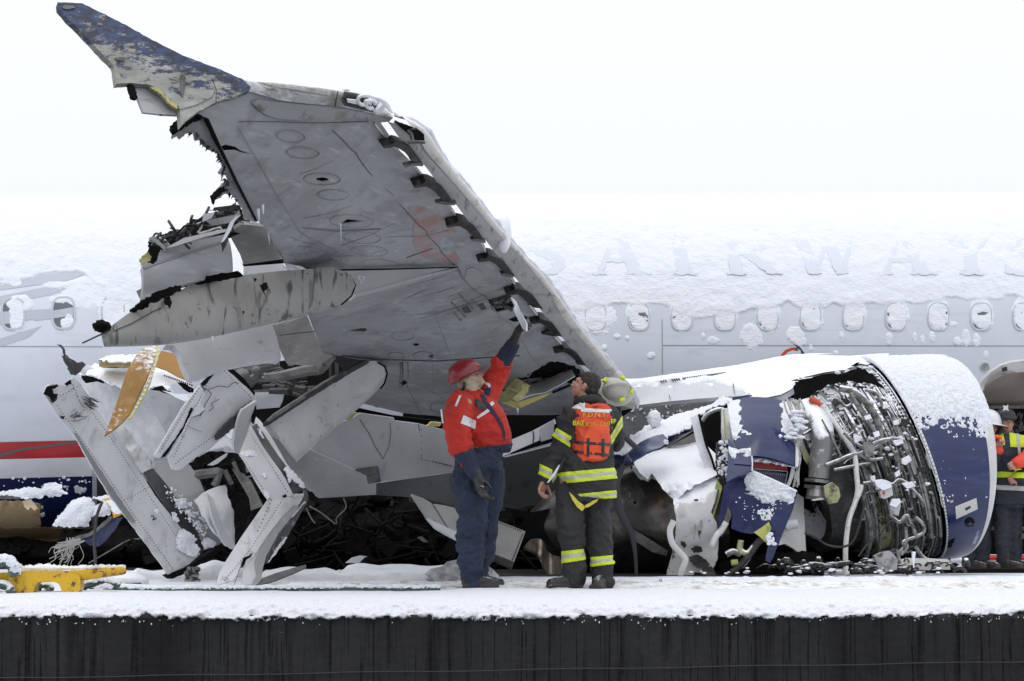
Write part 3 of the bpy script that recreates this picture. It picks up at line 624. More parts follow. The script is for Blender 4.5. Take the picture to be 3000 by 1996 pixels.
# scratches and scuffs in the paint
rr = random.Random(12); b = Bag()
def scr(pts, w):
    p = np.array(resample(pts, 12, False)); z = WD(p[:, 0], p[:, 1]) - .0135; q = P(p[:, 0], p[:, 1], z); b.tube(q, np.linspace(1, .4, len(q)) * w, 4)
for k in range(18):
    x0, y0 = rr.uniform(1180, 1330), rr.uniform(855, 930); L = rr.uniform(40, 220); a = -.35 + rr.gauss(0, .08); scr([(x0, y0), (x0 + L * math.cos(a) * .5, y0 + L * math.sin(a) * .5 + rr.gauss(0, 4)), (x0 + L * math.cos(a), y0 + L * math.sin(a))], rr.uniform(.0008, .0022))
for k in range(22):
    x0, y0 = rr.uniform(800, 1000), rr.uniform(690, 790); L = rr.uniform(25, 110); a = .35 + rr.gauss(0, .35); scr([(x0, y0), (x0 + L * math.cos(a) * .5, y0 + L * math.sin(a) * .5 + rr.gauss(0, 5)), (x0 + L * math.cos(a), y0 + L * math.sin(a))], rr.uniform(.0008, .0018))
for (x0, y0, L, a) in [(890, 640, 140, -.25), (1000, 720, 180, -.4), (880, 510, 110, -.4), (1190, 840, 200, -.32), (1050, 560, 90, -.3)]: scr([(x0, y0), (x0 + L * .5 * math.cos(a), y0 + L * .5 * math.sin(a) + 5), (x0 + L * math.cos(a), y0 + L * math.sin(a))], .0018)
for k in range(16):
    cx, cy = rr.uniform(1190, 1300), rr.uniform(1010, 1150); a0 = rr.uniform(0, 6); r_ = rr.uniform(10, 26); scr([(cx + r_ * math.cos(a0 + t), cy + r_ * .6 * math.sin(a0 + t)) for t in np.linspace(0, 2.2, 6)], .0013)
for x in (1172, 1177, 1180, 1195): scr([(x, 1062), (x + 1, 1100), (x - 3, 1135)], .004)
o = b.build('scratches', mat('scuff_grey', (.11, .11, .115), .7), wing); o['kind'] = 'stuff'
sheet('grime_band', smooth_poly(c2([(60, 200), (300, 228), (640, 258), (880, 300), (900, 335), (640, 325), (300, 345), (150, 300)]), 1), off(WD, .0105), mat('olive_grime', (.30, .305, .32), .5, layers=[('noise', (.19, .185, .155), 5, .50, .62, .9), ('noise', (.09, .085, .07), 9, .58, .68, .8)]), wing, step=12, thick=.002)
# stencils (read from the far side, so they stand upside down)
def stencil(lines, cx, cy, rot, size, D, d, m, parent, lh=1.12):
    for k, t in enumerate(lines):
        cu = bpy.data.curves.new('t', 'FONT'); cu.body = t; cu.size = size; cu.align_x = 'LEFT'; cu.align_y = 'CENTER'; cu.resolution_u = 2
        ob = bpy.data.objects.new('t', cu); COL.objects.link(ob); me = bpy.data.meshes.new_from_object(ob); bpy.data.objects.remove(ob); bpy.data.curves.remove(cu)
        v = np.array([q.co for q in me.vertices]); x = v[:, 0]; y = -v[:, 1] + k * size * lh
        px = cx + x * math.cos(rot) - y * math.sin(rot); py = cy + x * math.sin(rot) + y * math.cos(rot)
        q = P(px, py, D(px, py) - d)
        for vv, co in zip(me.vertices, q): vv.co = Vector(co)
        me.name = 'stencil'; link('stencil', me, m, parent)
stencil(['JET FUEL', 'MAX PRESSURE', '50 P.S.I.', 'MAX SUCTION', '10 P.S.I.'], 1352, 941, R(227), 9.5, WD, .016, ink, wing, 1.75)
for pl in (c4([(895, 325), (930, 312), (955, 350), (920, 358)]), c4([(790, 345), (830, 330), (855, 368), (810, 378)])): sheet('stencil_block', pl, off(WD, .0152), ink, wing, step=8, thick=.002)
# hatch frame, hanging cover and fittings seen inside
b = Bag()
for k in range(12): x = rr.uniform(1432, 1500); y = rr.uniform(872, 912); b.tube([P(x, y, float(WD(x, y)) + .06), P(x + rr.uniform(-25, 25), y + rr.uniform(-14, 14), float(WD(x, y)) + .04)], rr.uniform(.008, .02), 6)
b.build('hatch_fittings', mid_metal, wing)
sheet('hatch_cover', c4([(1115, 270), (1150, 300), (1180, 370), (1215, 440), (1212, 492), (1190, 480), (1150, 400), (1130, 350), (1140, 320)]), [(1500, 880, 19.2), (1541, 960, 18.75), (1530, 960, 18.9), (1510, 880, 19.3)], light_paint, wing, step=7, thick=.012)
# jagged tear near the root with the torn flap of skin
b = Bag(); rr = random.Random(5)
sheet('tear_opening', tear, off(WD, .012), gap_black, wing, step=8, thick=.003, jag=3, seed=3)
for k in range(46):
    x = 1500 + rr.uniform(10, 220); y = 1130 - (x - 1510) * .18 + rr.gauss(0, 12); L = rr.uniform(8, 26); a = rr.uniform(-2.6, .4)
    b.tube([P(x, y, float(WD(x, y)) - .02), P(x + L * math.cos(a), y + L * math.sin(a), float(WD(x, y)) - rr.uniform(.02, .12))], [rr.uniform(.006, .016), .002], 4)
b.build('torn_edge_metal', dark_metal, wing)['kind'] = 'stuff'
insul = mat('yellow_insulation', (.52, .47, .22), .9, bump=.03, bump_scale=12, layers=[('noise', (.36, .31, .14), 6, .45, .7, .8)])
tf = [(1515, 1130, 23.0), (1610, 1150, 22.6), (1680, 1100, 22.6), (1500, 1180, 22.5), (1560, 1190, 22.4)]
sheet('torn_flap', c4([(1110, 950), (1230, 820), (1300, 830), (1370, 790), (1420, 730), (1520, 760), (1540, 800), (1440, 860), (1350, 905), (1230, 935), (1140, 970)]), tf, light_paint, wing, step=9, thick=.008, dent=.06, dents=2.2)
sheet('insulation_batt', c4([(1040, 950), (1060, 850), (1120, 800), (1160, 805), (1180, 840), (1200, 830), (1190, 860), (1130, 930), (1100, 960)]), [(1500, 1150, 22.4), (1520, 1110, 22.4), (1490, 1180, 22.3)], insul, wing, step=7, thick=.06, dent=.06, dents=8, jag=2)
sheet('yellow_strip', c4([(1045, 960), (1110, 975), (1380, 895), (1340, 925), (1160, 1005), (1130, 995)]), 22.3, mat('yellow_primer', (.45, .37, .13), .6, layers=[('noise', (.25, .19, .06), 8, .5, .65, .8)]), wing, step=8, thick=.01)
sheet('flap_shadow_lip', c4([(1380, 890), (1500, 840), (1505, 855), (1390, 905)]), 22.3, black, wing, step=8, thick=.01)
# small gouges
for q in (c4([(385, 835), (420, 810), (448, 815), (430, 835), (405, 852)]), c4([(620, 820), (690, 800), (690, 808), (625, 823)])): sheet('gouge', q, off(WD, .014), gap_black, wing, step=7, thick=.003, jag=1.5)

# ---------------------------------------------------------------- wing tip: rounded edge, lamp, winglet
tip_paint = mat('worn_tip_paint', (.46, .465, .45), .5, layers=[('noise', (.72, .74, .76), 5, .42, .56, .9, (1, 1, 2)), ('noise', (.20, .19, .155), 4, .50, .64, .9), ('scratch', (.10, .09, .08), 9, .58, .70, .8, (.8, 1, 4)), ('snow', SNOWC, 8, 1.2, 1.5, 1)], bump=.006, bump_scale=16)
ribbon('wing_tip_edge', c2([(60, 150), (300, 215), (640, 250), (830, 290), (1000, 325)]), c2([(40, 72), (350, 98), (690, 148), (880, 215), (1020, 318)]), WD, .10, tip_paint, wing, start=.15, dd=.012)
tipl = ribbon('wing_tip_lamp', c2([(690, 245), (800, 270), (900, 290), (945, 262)]), c2([(690, 150), (790, 170), (890, 215), (945, 255)]), WD, .08, dark_metal, wing, start=.2, dd=.03, n=20)
for k, (x, y, r_) in enumerate([(815, 210, 34), (865, 238, 30), (845, 228, 16)]):
    a = np.linspace(0, 5.2, 16); q = c2([(x + r_ * math.cos(t + k), y + r_ * math.sin(t + k) * .9) for t in a]); tube('lamp_coil', [V(p[0], p[1], float(WD(p[0], p[1])) - .05) for p in q], .014, snow_smooth, tipl, ns=6)
sheet('lamp_label', c2([(712, 205), (775, 212), (772, 238), (715, 225)]), off(WD, .05), snow_smooth, tipl, step=8, thick=.01)
sheet('lamp_snow', c2([(885, 290), (945, 240), (960, 262), (930, 290)]), off(WD, .06), snow_smooth, tipl, step=8, thick=.03)
pline('seam', c2([(650, 150), (640, 200), (632, 250)]), 3, WD, .02, ink, wing)
WLD = Depth([(170, 10, 15.15), (730, 245, 15.58), (530, 345, 15.2), (340, 235, 15.0)])
wl_paint = mat('scraped_blue_winglet', (.31, .315, .285), .5, layers=[('noise', (.20, .195, .165), 4, .45, .66, .8), ('noise', (.42, .425, .41), 6, .5, .66, .8, (1, 1, 2)), ('noise', (.08, .078, .07), 11, .60, .70, .8)], bump=.004, bump_scale=12)
# blue livery left in horizontal scrapes, denser towards the point: driven by place on the winglet
def winglet_mat():
    m = wl_paint; t = m.node_tree; N = t.nodes.new; Lk = t.links.new; b_ = t.nodes['Principled BSDF']; src = b_.inputs['Base Color'].links[0].from_socket
    co = N('ShaderNodeTexCoord'); sp = N('ShaderNodeSeparateXYZ'); Lk(co.outputs['Object'], sp.inputs[0])
    mp = N('ShaderNodeMapping'); mp.inputs['Scale'].default_value = (3.4, 1, 7.0); mp.inputs['Rotation'].default_value = (0, R(-8), 0); Lk(co.outputs['Object'], mp.inputs['Vector'])
    nz_ = N('ShaderNodeTexNoise'); nz_.inputs['Scale'].default_value = 3.2; nz_.inputs['Detail'].default_value = 12; nz_.inputs['Roughness'].default_value = .78; Lk(mp.outputs[0], nz_.inputs['Vector'])
    nrm = N('ShaderNodeVectorMath'); nrm.operation = 'DOT_PRODUCT'; nrm.inputs[1].default_value = (.28, 0, .62); Lk(co.outputs['Object'], nrm.inputs[0])   # distance across the leading edge
    ad = N('ShaderNodeMath'); ad.operation = 'MULTIPLY_ADD'; ad.inputs[1].default_value = .9; Lk(nrm.outputs['Value'], ad.inputs[0]); Lk(nz_.outputs['Fac'], ad.inputs[2])
    g1 = N('ShaderNodeVectorMath'); g1.operation = 'DOT_PRODUCT'; g1.inputs[1].default_value = (-.10, 0, 0); Lk(co.outputs['Object'], g1.inputs[0])
    ad2 = N('ShaderNodeMath'); Lk(ad.outputs[0], ad2.inputs[0]); Lk(g1.outputs['Value'], ad2.inputs[1])
    mr = N('ShaderNodeMapRange'); mr.inputs['From Min'].default_value = 2.05; mr.inputs['From Max'].default_value = 2.11; Lk(ad2.outputs[0], mr.inputs['Value'])
    mc = N('ShaderNodeValToRGB'); mc.color_ramp.elements[0].position = .42; mc.color_ramp.elements[0].color = (.02, .024, .045, 1); mc.color_ramp.elements[1].position = .62; mc.color_ramp.elements[1].color = (.035, .06, .15, 1)
    n2 = N('ShaderNodeTexNoise'); n2.inputs['Scale'].default_value = 5; n2.inputs['Detail'].default_value = 4; Lk(mp.outputs[0], n2.inputs['Vector']); Lk(n2.outputs['Fac'], mc.inputs[0])
    mx = N('ShaderNodeMix'); mx.data_type = 'RGBA'; Lk(mr.outputs[0], mx.inputs['Factor']); Lk(src, mx.inputs['A']); Lk(mc.outputs[0], mx.inputs['B']); Lk(mx.outputs['Result'], b_.inputs['Base Color'])
winglet_mat()
wlt = sheet('winglet', c1([(378, 15), (540, 22), (780, 140), (960, 240), (1200, 365), (1430, 450), (1600, 525), (1645, 570), (1640, 590), (1540, 635), (1420, 668), (1290, 740), (1210, 800), (1190, 830), (1182, 720), (1168, 690), (1110, 662), (1080, 622), (1040, 582), (960, 552), (850, 545), (765, 552), (745, 430), (620, 300), (500, 175), (440, 120), (382, 50)]), WLD, wl_paint, wing, step=11, thick=.05, jag=1.2)
for q in (c1([(410, 42), (430, 34), (485, 38), (492, 52), (440, 62), (415, 56)]), c1([(755, 380), (815, 374), (825, 386), (810, 400), (765, 394)])): sheet('marker_plate', q, off(WLD, .012), mid_metal, wlt, step=6, thick=.01)
sheet('scraped_slot', c1([(1185, 490), (1200, 484), (1218, 495), (1215, 570), (1200, 640), (1184, 620)]), off(WLD, .008), mid_metal, wlt, step=6, thick=.006)
pline('seam', c1([(1390, 510), (1420, 590), (1418, 660)]), 2, WLD, .008, ink, wlt); pline('seam', c1([(1180, 720), (1290, 690), (1390, 640), (1410, 600)]), 1.5, WLD, .008, ink, wlt)
sheet('winglet_panel', c1([(880, 558), (960, 545), (1060, 560), (1120, 640), (1175, 690), (1180, 755), (1070, 752), (940, 738), (905, 650)]), off(WLD, -.07), mat('panel_grey', (.45, .455, .47), .4, layers=[('scratch', (.25, .25, .26), 6, .55, .7, .7, (1, 1, 4))]), wlt, step=10, thick=.02)
sheet('torn_foam', c1([(985, 570), (1040, 580), (1090, 640), (1165, 690), (1165, 715), (1110, 680), (1060, 620)]), off(WLD, .01), insul, wlt, step=7, thick=.02, jag=1.5)
sheet('charred_stub', c1([(840, 548), (880, 560), (905, 645), (870, 640), (855, 600)]), off(WLD, -.02), black, wlt, step=6, thick=.03, jag=2)

# ---------------------------------------------------------------- slats, gaps, tracks
sl_te = c2([(975, 350), (1090, 505), (1210, 630), (1320, 775), (1420, 890), (1540, 1050), (1620, 1130), (1730, 1275), (1800, 1360), (1900, 1480)]) + c4([(1290, 330), (1445, 530), (1600, 725), (1720, 830), (1830, 985)])
sl_mid = c2([(1150, 400), (1225, 540), (1310, 640), (1400, 740), (1520, 880), (1640, 1020), (1740, 1130), (1850, 1240), (1960, 1370), (2050, 1480)]) + c4([(1450, 400), (1600, 575), (1740, 760), (1800, 860), (1850, 985)])
sl_out = c2([(1060, 305), (1215, 395), (1330, 560), (1430, 690), (1570, 860), (1665, 985), (1770, 1110), (1900, 1260), (1990, 1350), (2110, 1510)]) + c4([(1560, 455), (1740, 670), (1860, 825), (1930, 925), (1925, 1010)])
cream = mat('cream_leading_edge', (.60, .585, .55), .45, layers=[('noise', (.36, .33, .29), 7, .52, .66, .8, (1, 1, 1)), ('noise', (.16, .15, .14), 16, .62, .72, .8), ('snow', SNOWC, 14, 1.0, 1.25, 1)], bump=.006, bump_scale=16)
slat_grey = mat('slat_grey', (.40, .40, .405), .45, layers=[('noise', (.30, .295, .29), 3, .45, .7, .7), ('scratch', (.12, .115, .11), 7, .58, .68, .7, (4, 1, 1.2))], bump=.005, bump_scale=14)
sl_tip = c2([(985, 350), (1090, 470), (1130, 500)]); cuts = [0, 3, 6, 9, 14]
for i in range(4):
    a, b_ = cuts[i], cuts[i + 1]
    A, M, O_ = sl_te[a:b_ + 1], sl_mid[a:b_ + 1], sl_out[a:b_ + 1]
    s_ = ribbon('slat', A, M, off(WD, .0), .02, slat_grey, wing, start=.9, dd=.10, n=24, nv=6)
    ribbon('slat_nose', M, O_, off(WD, .0), .13, cream, s_, start=.1, dd=.11, n=30)
# snow riding on the leading edge
ribbon('snow_cap', c2([(1020, 310), (1215, 410), (1320, 560), (1430, 705), (1570, 875), (1665, 1010), (1770, 1125), (1900, 1275), (1990, 1365), (2110, 1525)]) + c4([(1556, 465), (1735, 680), (1855, 835), (1925, 935), (1935, 1000)]),
       c2([(1020, 285), (1225, 380), (1345, 555), (1450, 690), (1595, 865), (1690, 985), (1800, 1120), (1915, 1255), (2010, 1350), (2130, 1510)]) + c4([(1575, 452), (1752, 660), (1872, 815), (1948, 925), (1950, 1005)]), off(WD, -.10), .06, snow, wing, n=220, start=.2, lump=.03, lf=(7, 7, 7), dd=.04)
ribbon('snow_cap', c2([(40, 84), (350, 108), (690, 160), (800, 180), (900, 220), (1010, 300)]), c2([(60, 66), (350, 92), (690, 142), (800, 155), (960, 205), (1010, 280)]), off(WD, -.12), .04, snow_smooth, wing, n=80, start=.2, lump=.02, lf=(6, 6, 6), dd=.0)
blobpts = [(1455, 645), (1480, 680), (1500, 720)]
blob('snow_lump', P(1478, 683, float(WD(1478, 683)) + .12), (.055, .08, .16), snow_smooth, wing, .10, 2)
# ribbed opening in the outer slat
sheet('slat_opening', c2([(1020, 352), (1100, 372), (1180, 405), (1215, 435), (1218, 485), (1140, 488), (1120, 440), (1060, 390)]), off(WD, .125), black, wing, step=8, thick=.004)
b = Bag(); b.tube([V(*c2([q])[0], 16.75) for q in [(1020, 350), (1090, 385), (1130, 430), (1145, 488)]], .012, 5); b.tube([V(*c2([q])[0], 16.75) for q in [(1060, 362), (1130, 400), (1170, 395)]], .008, 5); b.tube([V(*c2([q])[0], 16.72) for q in [(1105, 490), (1160, 485), (1222, 488)]], .013, 5)
b.build('slat_ribs', mid_metal, wing)
# gap floor: snow lying behind the slats, shown between the tracks
gapA = le_skin; gapB = sl_te[:-1]
pline('slat_lip', [(x - 3, y + 2) for x, y in le_skin], 5, WD, .03, cream, wing, thick=.02)
tr_m = mat('black_slat_track', (.02, .02, .02), .45, .3, layers=[('noise', (.10, .095, .09), 14, .55, .7, .7)])
def track(pts, seed):
    """a forked arm from a foot on the skin, over the gap, to the slat"""
    q = c2(pts); par = None
    o_ = sheet('slat_track', q, off(WD, .16), tr_m, wing, step=7, thick=.07, dent=.01, dents=8, seed=seed)
    return o_
def T(x, y, k=1.0): return [(x + a * k, y + b_ * k) for a, b_ in [(0, 2), (20, -7), (58, -12), (80, -32), (106, -28), (150, -8), (186, 14), (225, 66), (262, 120), (244, 112), (200, 104), (178, 92), (182, 74), (160, 62), (138, 36), (108, 16), (84, 4), (64, 6), (34, 12), (6, 15)]]
for k, (x, y, s_) in enumerate([(948, 515, 1.0), (1145, 775, 1.02), (1360, 1032, 1.0), (1565, 1262, .95), (1758, 1480, .9)]): track(T(x, y, s_), k)
for k, (x, y, s_) in enumerate([(1075, 243, .82), (1240, 440, .80), (1395, 630, .80)]):
    q = [((a / 2.24 + 1000 - 700) * 2.24, (b_ / 2.24 + 750 - 200) * 2.24) for a, b_ in T(x, y, s_)]; track(q, 7 + k)
for q in [c2([(1080, 640), (1130, 628), (1180, 622), (1212, 632), (1206, 645), (1130, 640), (1090, 655)]), c2([(1290, 885), (1340, 875), (1400, 888), (1430, 890), (1410, 902), (1340, 895)]), c2([(1520, 1125), (1570, 1122), (1620, 1135), (1610, 1148), (1530, 1135)]), c2([(1715, 1350), (1760, 1350), (1805, 1365), (1795, 1378), (1720, 1362)]), c4([(1315, 515), (1370, 490), (1440, 525), (1400, 530)])]:
    sheet('track_link', q, off(WD, .17), mid_metal if q[0][0] < 1500 else tr_m, wing, step=6, thick=.03)

# ---------------------------------------------------------------- trailing edge wreckage
rib_grey = mat('torn_strip_grey', (.33, .335, .35), .5, layers=[('scratch', (.12, .12, .12), 5, .52, .68, .8, (3, 1, 1)), ('noise', (.20, .20, .2), 9, .5, .7, .7)], bump=.006, bump_scale=14)
sheet('spar_edge', c1([(1290, 760), (1370, 780), (1450, 960), (1560, 1190), (1690, 1450), (1672, 1452), (1545, 1200), (1435, 965), (1355, 790)]), off(WD, .03), black, wing, step=8, thick=.05)
sheet('torn_strip', c1([(1210, 800), (1300, 755), (1365, 785), (1450, 965), (1560, 1195), (1500, 1200), (1485, 1160), (1440, 1155), (1462, 1110), (1440, 1050), (1415, 1000), (1370, 990), (1330, 960), (1320, 930), (1282, 930), (1270, 872), (1235, 880), (1180, 925), (1165, 900), (1130, 922), (1135, 860), (1170, 825)]), off(WD, -.02), rib_grey, wing, step=8, thick=.02, jag=2.5, dent=.03, dents=6)
sheet('torn_strip', c1([(1550, 1190), (1600, 1280), (1690, 1455), (1600, 1440), (1590, 1380), (1550, 1310), (1520, 1280), (1478, 1275), (1420, 1320), (1395, 1355), (1383, 1310), (1440, 1250), (1480, 1200)]), off(WD, -.02), rib_grey, wing, step=8, thick=.02, jag=2, dent=.03, dents=6)
sheet('dark_fringe', c1([(1130, 850), (1190, 800), (1300, 745), (1335, 770), (1240, 820), (1180, 860), (1130, 890)]), off(WD, .0), black, wing, step=7, thick=.04, jag=3)
sheet('dark_fringe', c1([(1385, 1310), (1470, 1235), (1480, 1250), (1420, 1300), (1398, 1350)]), off(WD, .01), black, wing, step=7, thick=.03, jag=2)
b = Bag(); rr = random.Random(8)
edge = c1([(1130, 890), (1280, 880), (1330, 950), (1415, 1010), (1465, 1100), (1450, 1160), (1490, 1210), (1480, 1270), (1560, 1330)])
for k in range(40):
    i = rr.randrange(len(edge) - 1); t = rr.random(); x = edge[i][0] * (1 - t) + edge[i + 1][0] * t; y = edge[i][1] * (1 - t) + edge[i + 1][1] * t; z = float(WD(x, y))
    b.tube([P(x + 4, y - 3, z), P(x + rr.uniform(-9, 3), y + rr.uniform(2, 14), z - rr.uniform(0, .08))], [rr.uniform(.006, .014), .0015], 4)
b.build('torn_edge_metal', dark_metal, wing)['kind'] = 'stuff'
FLD = Depth([(400, 780, 16.6), (700, 700, 17.3), (720, 800, 17.3), (430, 840, 16.5)])
# outer flap with its open, torn top
sheet('flap_cavity', c3([(560, 400), (540, 330), (700, 280), (800, 220), (960, 160), (1110, 110), (1200, 200), (1150, 300), (900, 350)]), off(FLD, -.12), black, wing, step=10, thick=.05, jag=4)
flap = sheet('flap', c3([(485, 512), (560, 400), (640, 412), (760, 370), (900, 335), (1045, 300), (1085, 360), (1128, 460), (1150, 555), (1100, 572), (830, 600), (640, 650), (542, 672), (520, 620)]), FLD, wing_paint, wing, step=9, thick=.05, bump=lambda x, y: -.10 * np.clip((y - 775) / 60, 0, 1) ** 2 - .16 * np.clip((x - 640) / 90, 0, 1) ** 2, jag=1)
sheet('skin_panel', c3([(485, 512), (900, 380), (1050, 340), (1048, 356), (900, 396), (500, 530)]), off(FLD, .008), faint, flap, step=9, thick=.004)
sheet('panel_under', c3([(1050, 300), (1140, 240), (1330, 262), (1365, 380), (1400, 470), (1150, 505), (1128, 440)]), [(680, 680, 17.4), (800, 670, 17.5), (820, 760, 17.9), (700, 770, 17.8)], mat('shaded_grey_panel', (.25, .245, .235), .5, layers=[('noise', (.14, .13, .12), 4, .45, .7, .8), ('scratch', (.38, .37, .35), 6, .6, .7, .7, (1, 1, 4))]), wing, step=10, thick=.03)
sheet('rear_spoiler', c3([(1150, 508), (1400, 488), (1450, 545), (1180, 572), (1150, 572)]), 18.1, light_paint, wing, step=10, thick=.03)
sheet('black_gap', c3([(1140, 500), (1400, 465), (1420, 495), (1150, 516)]), 17.95, gap_black, wing, step=10, thick=.02)
sheet('flap_stub', c3([(445, 680), (520, 640), (545, 665), (560, 740), (480, 750)]), 16.75, mat('stub_grey', (.22, .225, .235), .5), wing, step=9, thick=.03)
sheet('charred_edge', c3([(525, 720), (560, 690), (700, 640), (735, 640), (735, 670), (640, 710), (560, 752), (530, 750)]), 16.4, black, wing, step=8, thick=.06, jag=3)
sheet('black_gap', c3([(700, 630), (830, 590), (1110, 545), (1150, 580), (820, 640), (730, 660)]), 17.0, gap_black, wing, step=10, thick=.03, jag=2)
b = Bag(); rr = random.Random(3)
for k in range(60):
    t = rr.random(); x = 200 + (560 + 520 * t) / 2.24 + rr.gauss(0, 5); y = 550 + (360 - 190 * t) / 2.24 + rr.gauss(0, 10); z = 16.7 + .5 * t
    a = rr.uniform(-.9, .1) if rr.random() < .7 else rr.uniform(0, 6); L = rr.uniform(8, 50)
    b.tube([P(x, y, z), P(x + L * .5 * math.cos(a), y + L * .5 * math.sin(a) + rr.gauss(0, 4), z - .05), P(x + L * math.cos(a), y + L * math.sin(a), z)], rr.uniform(.003, .012), 5, 6)
b.build('torn_ribs', dark_metal, wing)
b = Bag()
for q in ([(530, 340), (600, 360), (640, 400), (700, 385), (900, 320), (990, 290)], [(560, 330), (620, 345), (660, 385)]): b.tube([V(*c3([p])[0], 16.55 + .0004 * p[0]) for p in q], .016, 5, 14)
for q in ([(820, 240), (850, 240), (880, 230), (870, 270), (850, 300), (900, 290), (990, 262), (1000, 280), (960, 300)], [(780, 270), (790, 300), (800, 315)]): b.tube([V(*c3([p])[0], 16.6 + .0004 * p[0]) for p in q], .009, 5, 18)
b.build('bent_tubing', bare_metal, wing)
sheet('folded_scrap', c3([(955, 130), (1100, 112), (1115, 135), (1000, 155), (950, 145)]), 16.7, dark_metal, wing, step=8, thick=.02)
sheet('folded_scrap', c3([(885, 172), (960, 165), (940, 200), (880, 225)]), 16.8, light_paint, wing, step=8, thick=.01)
sheet('folded_scrap', c3([(900, 215), (1090, 180), (1120, 150), (1130, 180), (1060, 230), (940, 250)]), 16.85, rib_grey, wing, step=8, thick=.01)
sheet('snowy_scrap', c3([(1130, 180), (1100, 185), (1060, 230), (1030, 300), (1003, 360), (1020, 350), (1060, 290), (1090, 220)]), 16.45, snow_smooth, wing, step=7, thick=.015)
sheet('rag', c3([(1003, 360), (1025, 345), (1055, 320), (1030, 390), (1010, 425)]), 16.5, dark_metal, wing, step=7, thick=.01, jag=1)
sheet('riveted_strip', c3([(640, 395), (760, 330), (960, 285), (1040, 270), (1030, 290), (900, 320), (700, 385)]), 16.55, light_paint, wing, step=8, thick=.01)
sheet('riveted_strip', c3([(527, 330), (560, 318), (640, 390), (630, 405)]), 16.45, rib_grey, wing, step=8, thick=.01)
sheet('foam_edge', c3([(465, 470), (520, 420), (545, 370), (570, 400), (580, 450), (555, 490), (500, 490), (475, 515)]), 16.45, insul, wing, step=6, thick=.03, jag=3)
sheet('charred_edge', c3([(530, 370), (600, 400), (590, 440), (560, 500), (520, 495), (550, 450), (520, 420)]), 16.44, black, wing, step=6, thick=.02, jag=3)
# icicles
def icicle(x, y, L, z, r_=.010, parent=wing): tube('icicle', [V(x, y, z), V(x + 1, y + L * .5, z), V(x + 2, y + L, z)], [r_, r_ * .6, r_ * .1], mat('ice', (.75, .8, .84), .15, coat=.4), parent, ns=6, n=6)
icicle(788, 668, 48, 17.2, .014); icicle(757, 612, 40, 16.2, .01); icicle(770, 600, 30, 16.2); icicle(1516, 1196, 18, 22.3, .008); icicle(622, 985, 18, 16.6, .006); icicle(998, 655, 60, 16.8, .004)

# outer fairing, nose cone and body
fair_m = mat('dirty_fairing', (.28, .275, .265), .5, layers=[('noise', (.20, .195, .18), 4, .46, .68, .8, (1, 1, .5)), ('scratch', (.05, .045, .04), 5, .57, .66, .9, (3, 1, .5)), ('noise', (.045, .04, .035), 12, .64, .70, .9)], bump=.004, bump_scale=12)
FD = Depth([(1035, 820, 17.9), (560, 880, 16.9), (300, 1000, 16.2), (560, 990, 16.7), (1000, 890, 17.8)])
top = c3([(215, 960), (420, 810), (560, 745), (740, 670), (830, 630), (1150, 575), (1420, 545), (1700, 530), (1800, 545), (1862, 590), (1882, 640)])
bot = c3([(235, 1046), (420, 1042), (640, 1030), (800, 1008), (930, 985), (1150, 935), (1400, 880), (1600, 832), (1750, 790), (1830, 740), (1880, 655)])
f1 = ribbon('flap_fairing', top, bot, FD, .17, fair_m, wing, n=70, nv=16, start=.35, back=.9)
pline('seam', c3([(300, 940), (420, 890), (560, 810), (610, 790)]), 3, FD, .01, ink, f1)
pline('seam', c3([(1780, 540), (1850, 580), (1885, 640), (1860, 710), (1790, 770)]), 4.5, FD, -.02, gap_black, wing)
cone = sheet('fairing_nose', c3([(1750, 535), (1880, 600), (1875, 680), (1800, 760), (1760, 790)]) + c2([(900, 1490), (1200, 1395), (1440, 1312), (1100, 1318), (700, 1330)]), off(WD, .09), mat('fairing_grey', (.34, .34, .34), .45, layers=[('noise', (.24, .24, .235), 3, .45, .7, .7)], bump=.003, bump_scale=6), wing, step=10, thick=.05)
pline('nose_keel', c2([(720, 1520), (760, 1490), (1000, 1428), (1300, 1345), (1430, 1315)]), [12, 14, 9, 3], WD, .13, light_paint, wing, thick=.05)
pline('seam', c2([(-140, 1395), (100, 1362), (300, 1345), (660, 1325), (1050, 1318), (1440, 1306)]), [3, 6, 6, 5, 4, 3], WD, .13, gap_black, wing, thick=.02)
sheet('warning_triangle', c3([(1898, 580), (1950, 585), (1925, 632)]), off(WD, .10), light_paint, wing, [c3([(1908, 586), (1940, 589), (1925, 620)])], step=6, thick=.002)
sheet('soot_stain', c3([(625, 720), (660, 700), (680, 760), (668, 795), (650, 770), (635, 770)]), off(FD, .006), black, f1, step=6, thick=.003, jag=2)
for q in ([(1215, 590), (1240, 600), (1225, 620)], [(1255, 640), (1300, 620), (1312, 660), (1285, 680), (1298, 720)], [(1143, 810), (1155, 808), (1152, 828)]): sheet('soot_stain', c3(q), off(FD, .006), black, f1, step=5, thick=.003, jag=1.5)
blob('charred_tip', P(297, 957, 16.25), (.06, .06, .04), black, f1, .5, 5)
tube('rod', [V(241, 1006, 16.2), V(292, 982, 16.2), V(325, 966, 16.2)], .006, dark_metal, f1, ns=5)
b = Bag()
for k in range(40): x = rr.uniform(385, 440); b.ball(P(x, 912 - (x - 385) * .55 + rr.gauss(0, 4), 16.5), rr.uniform(.012, .026), 6, 4)
b.build('charred_crumbs', black, f1)
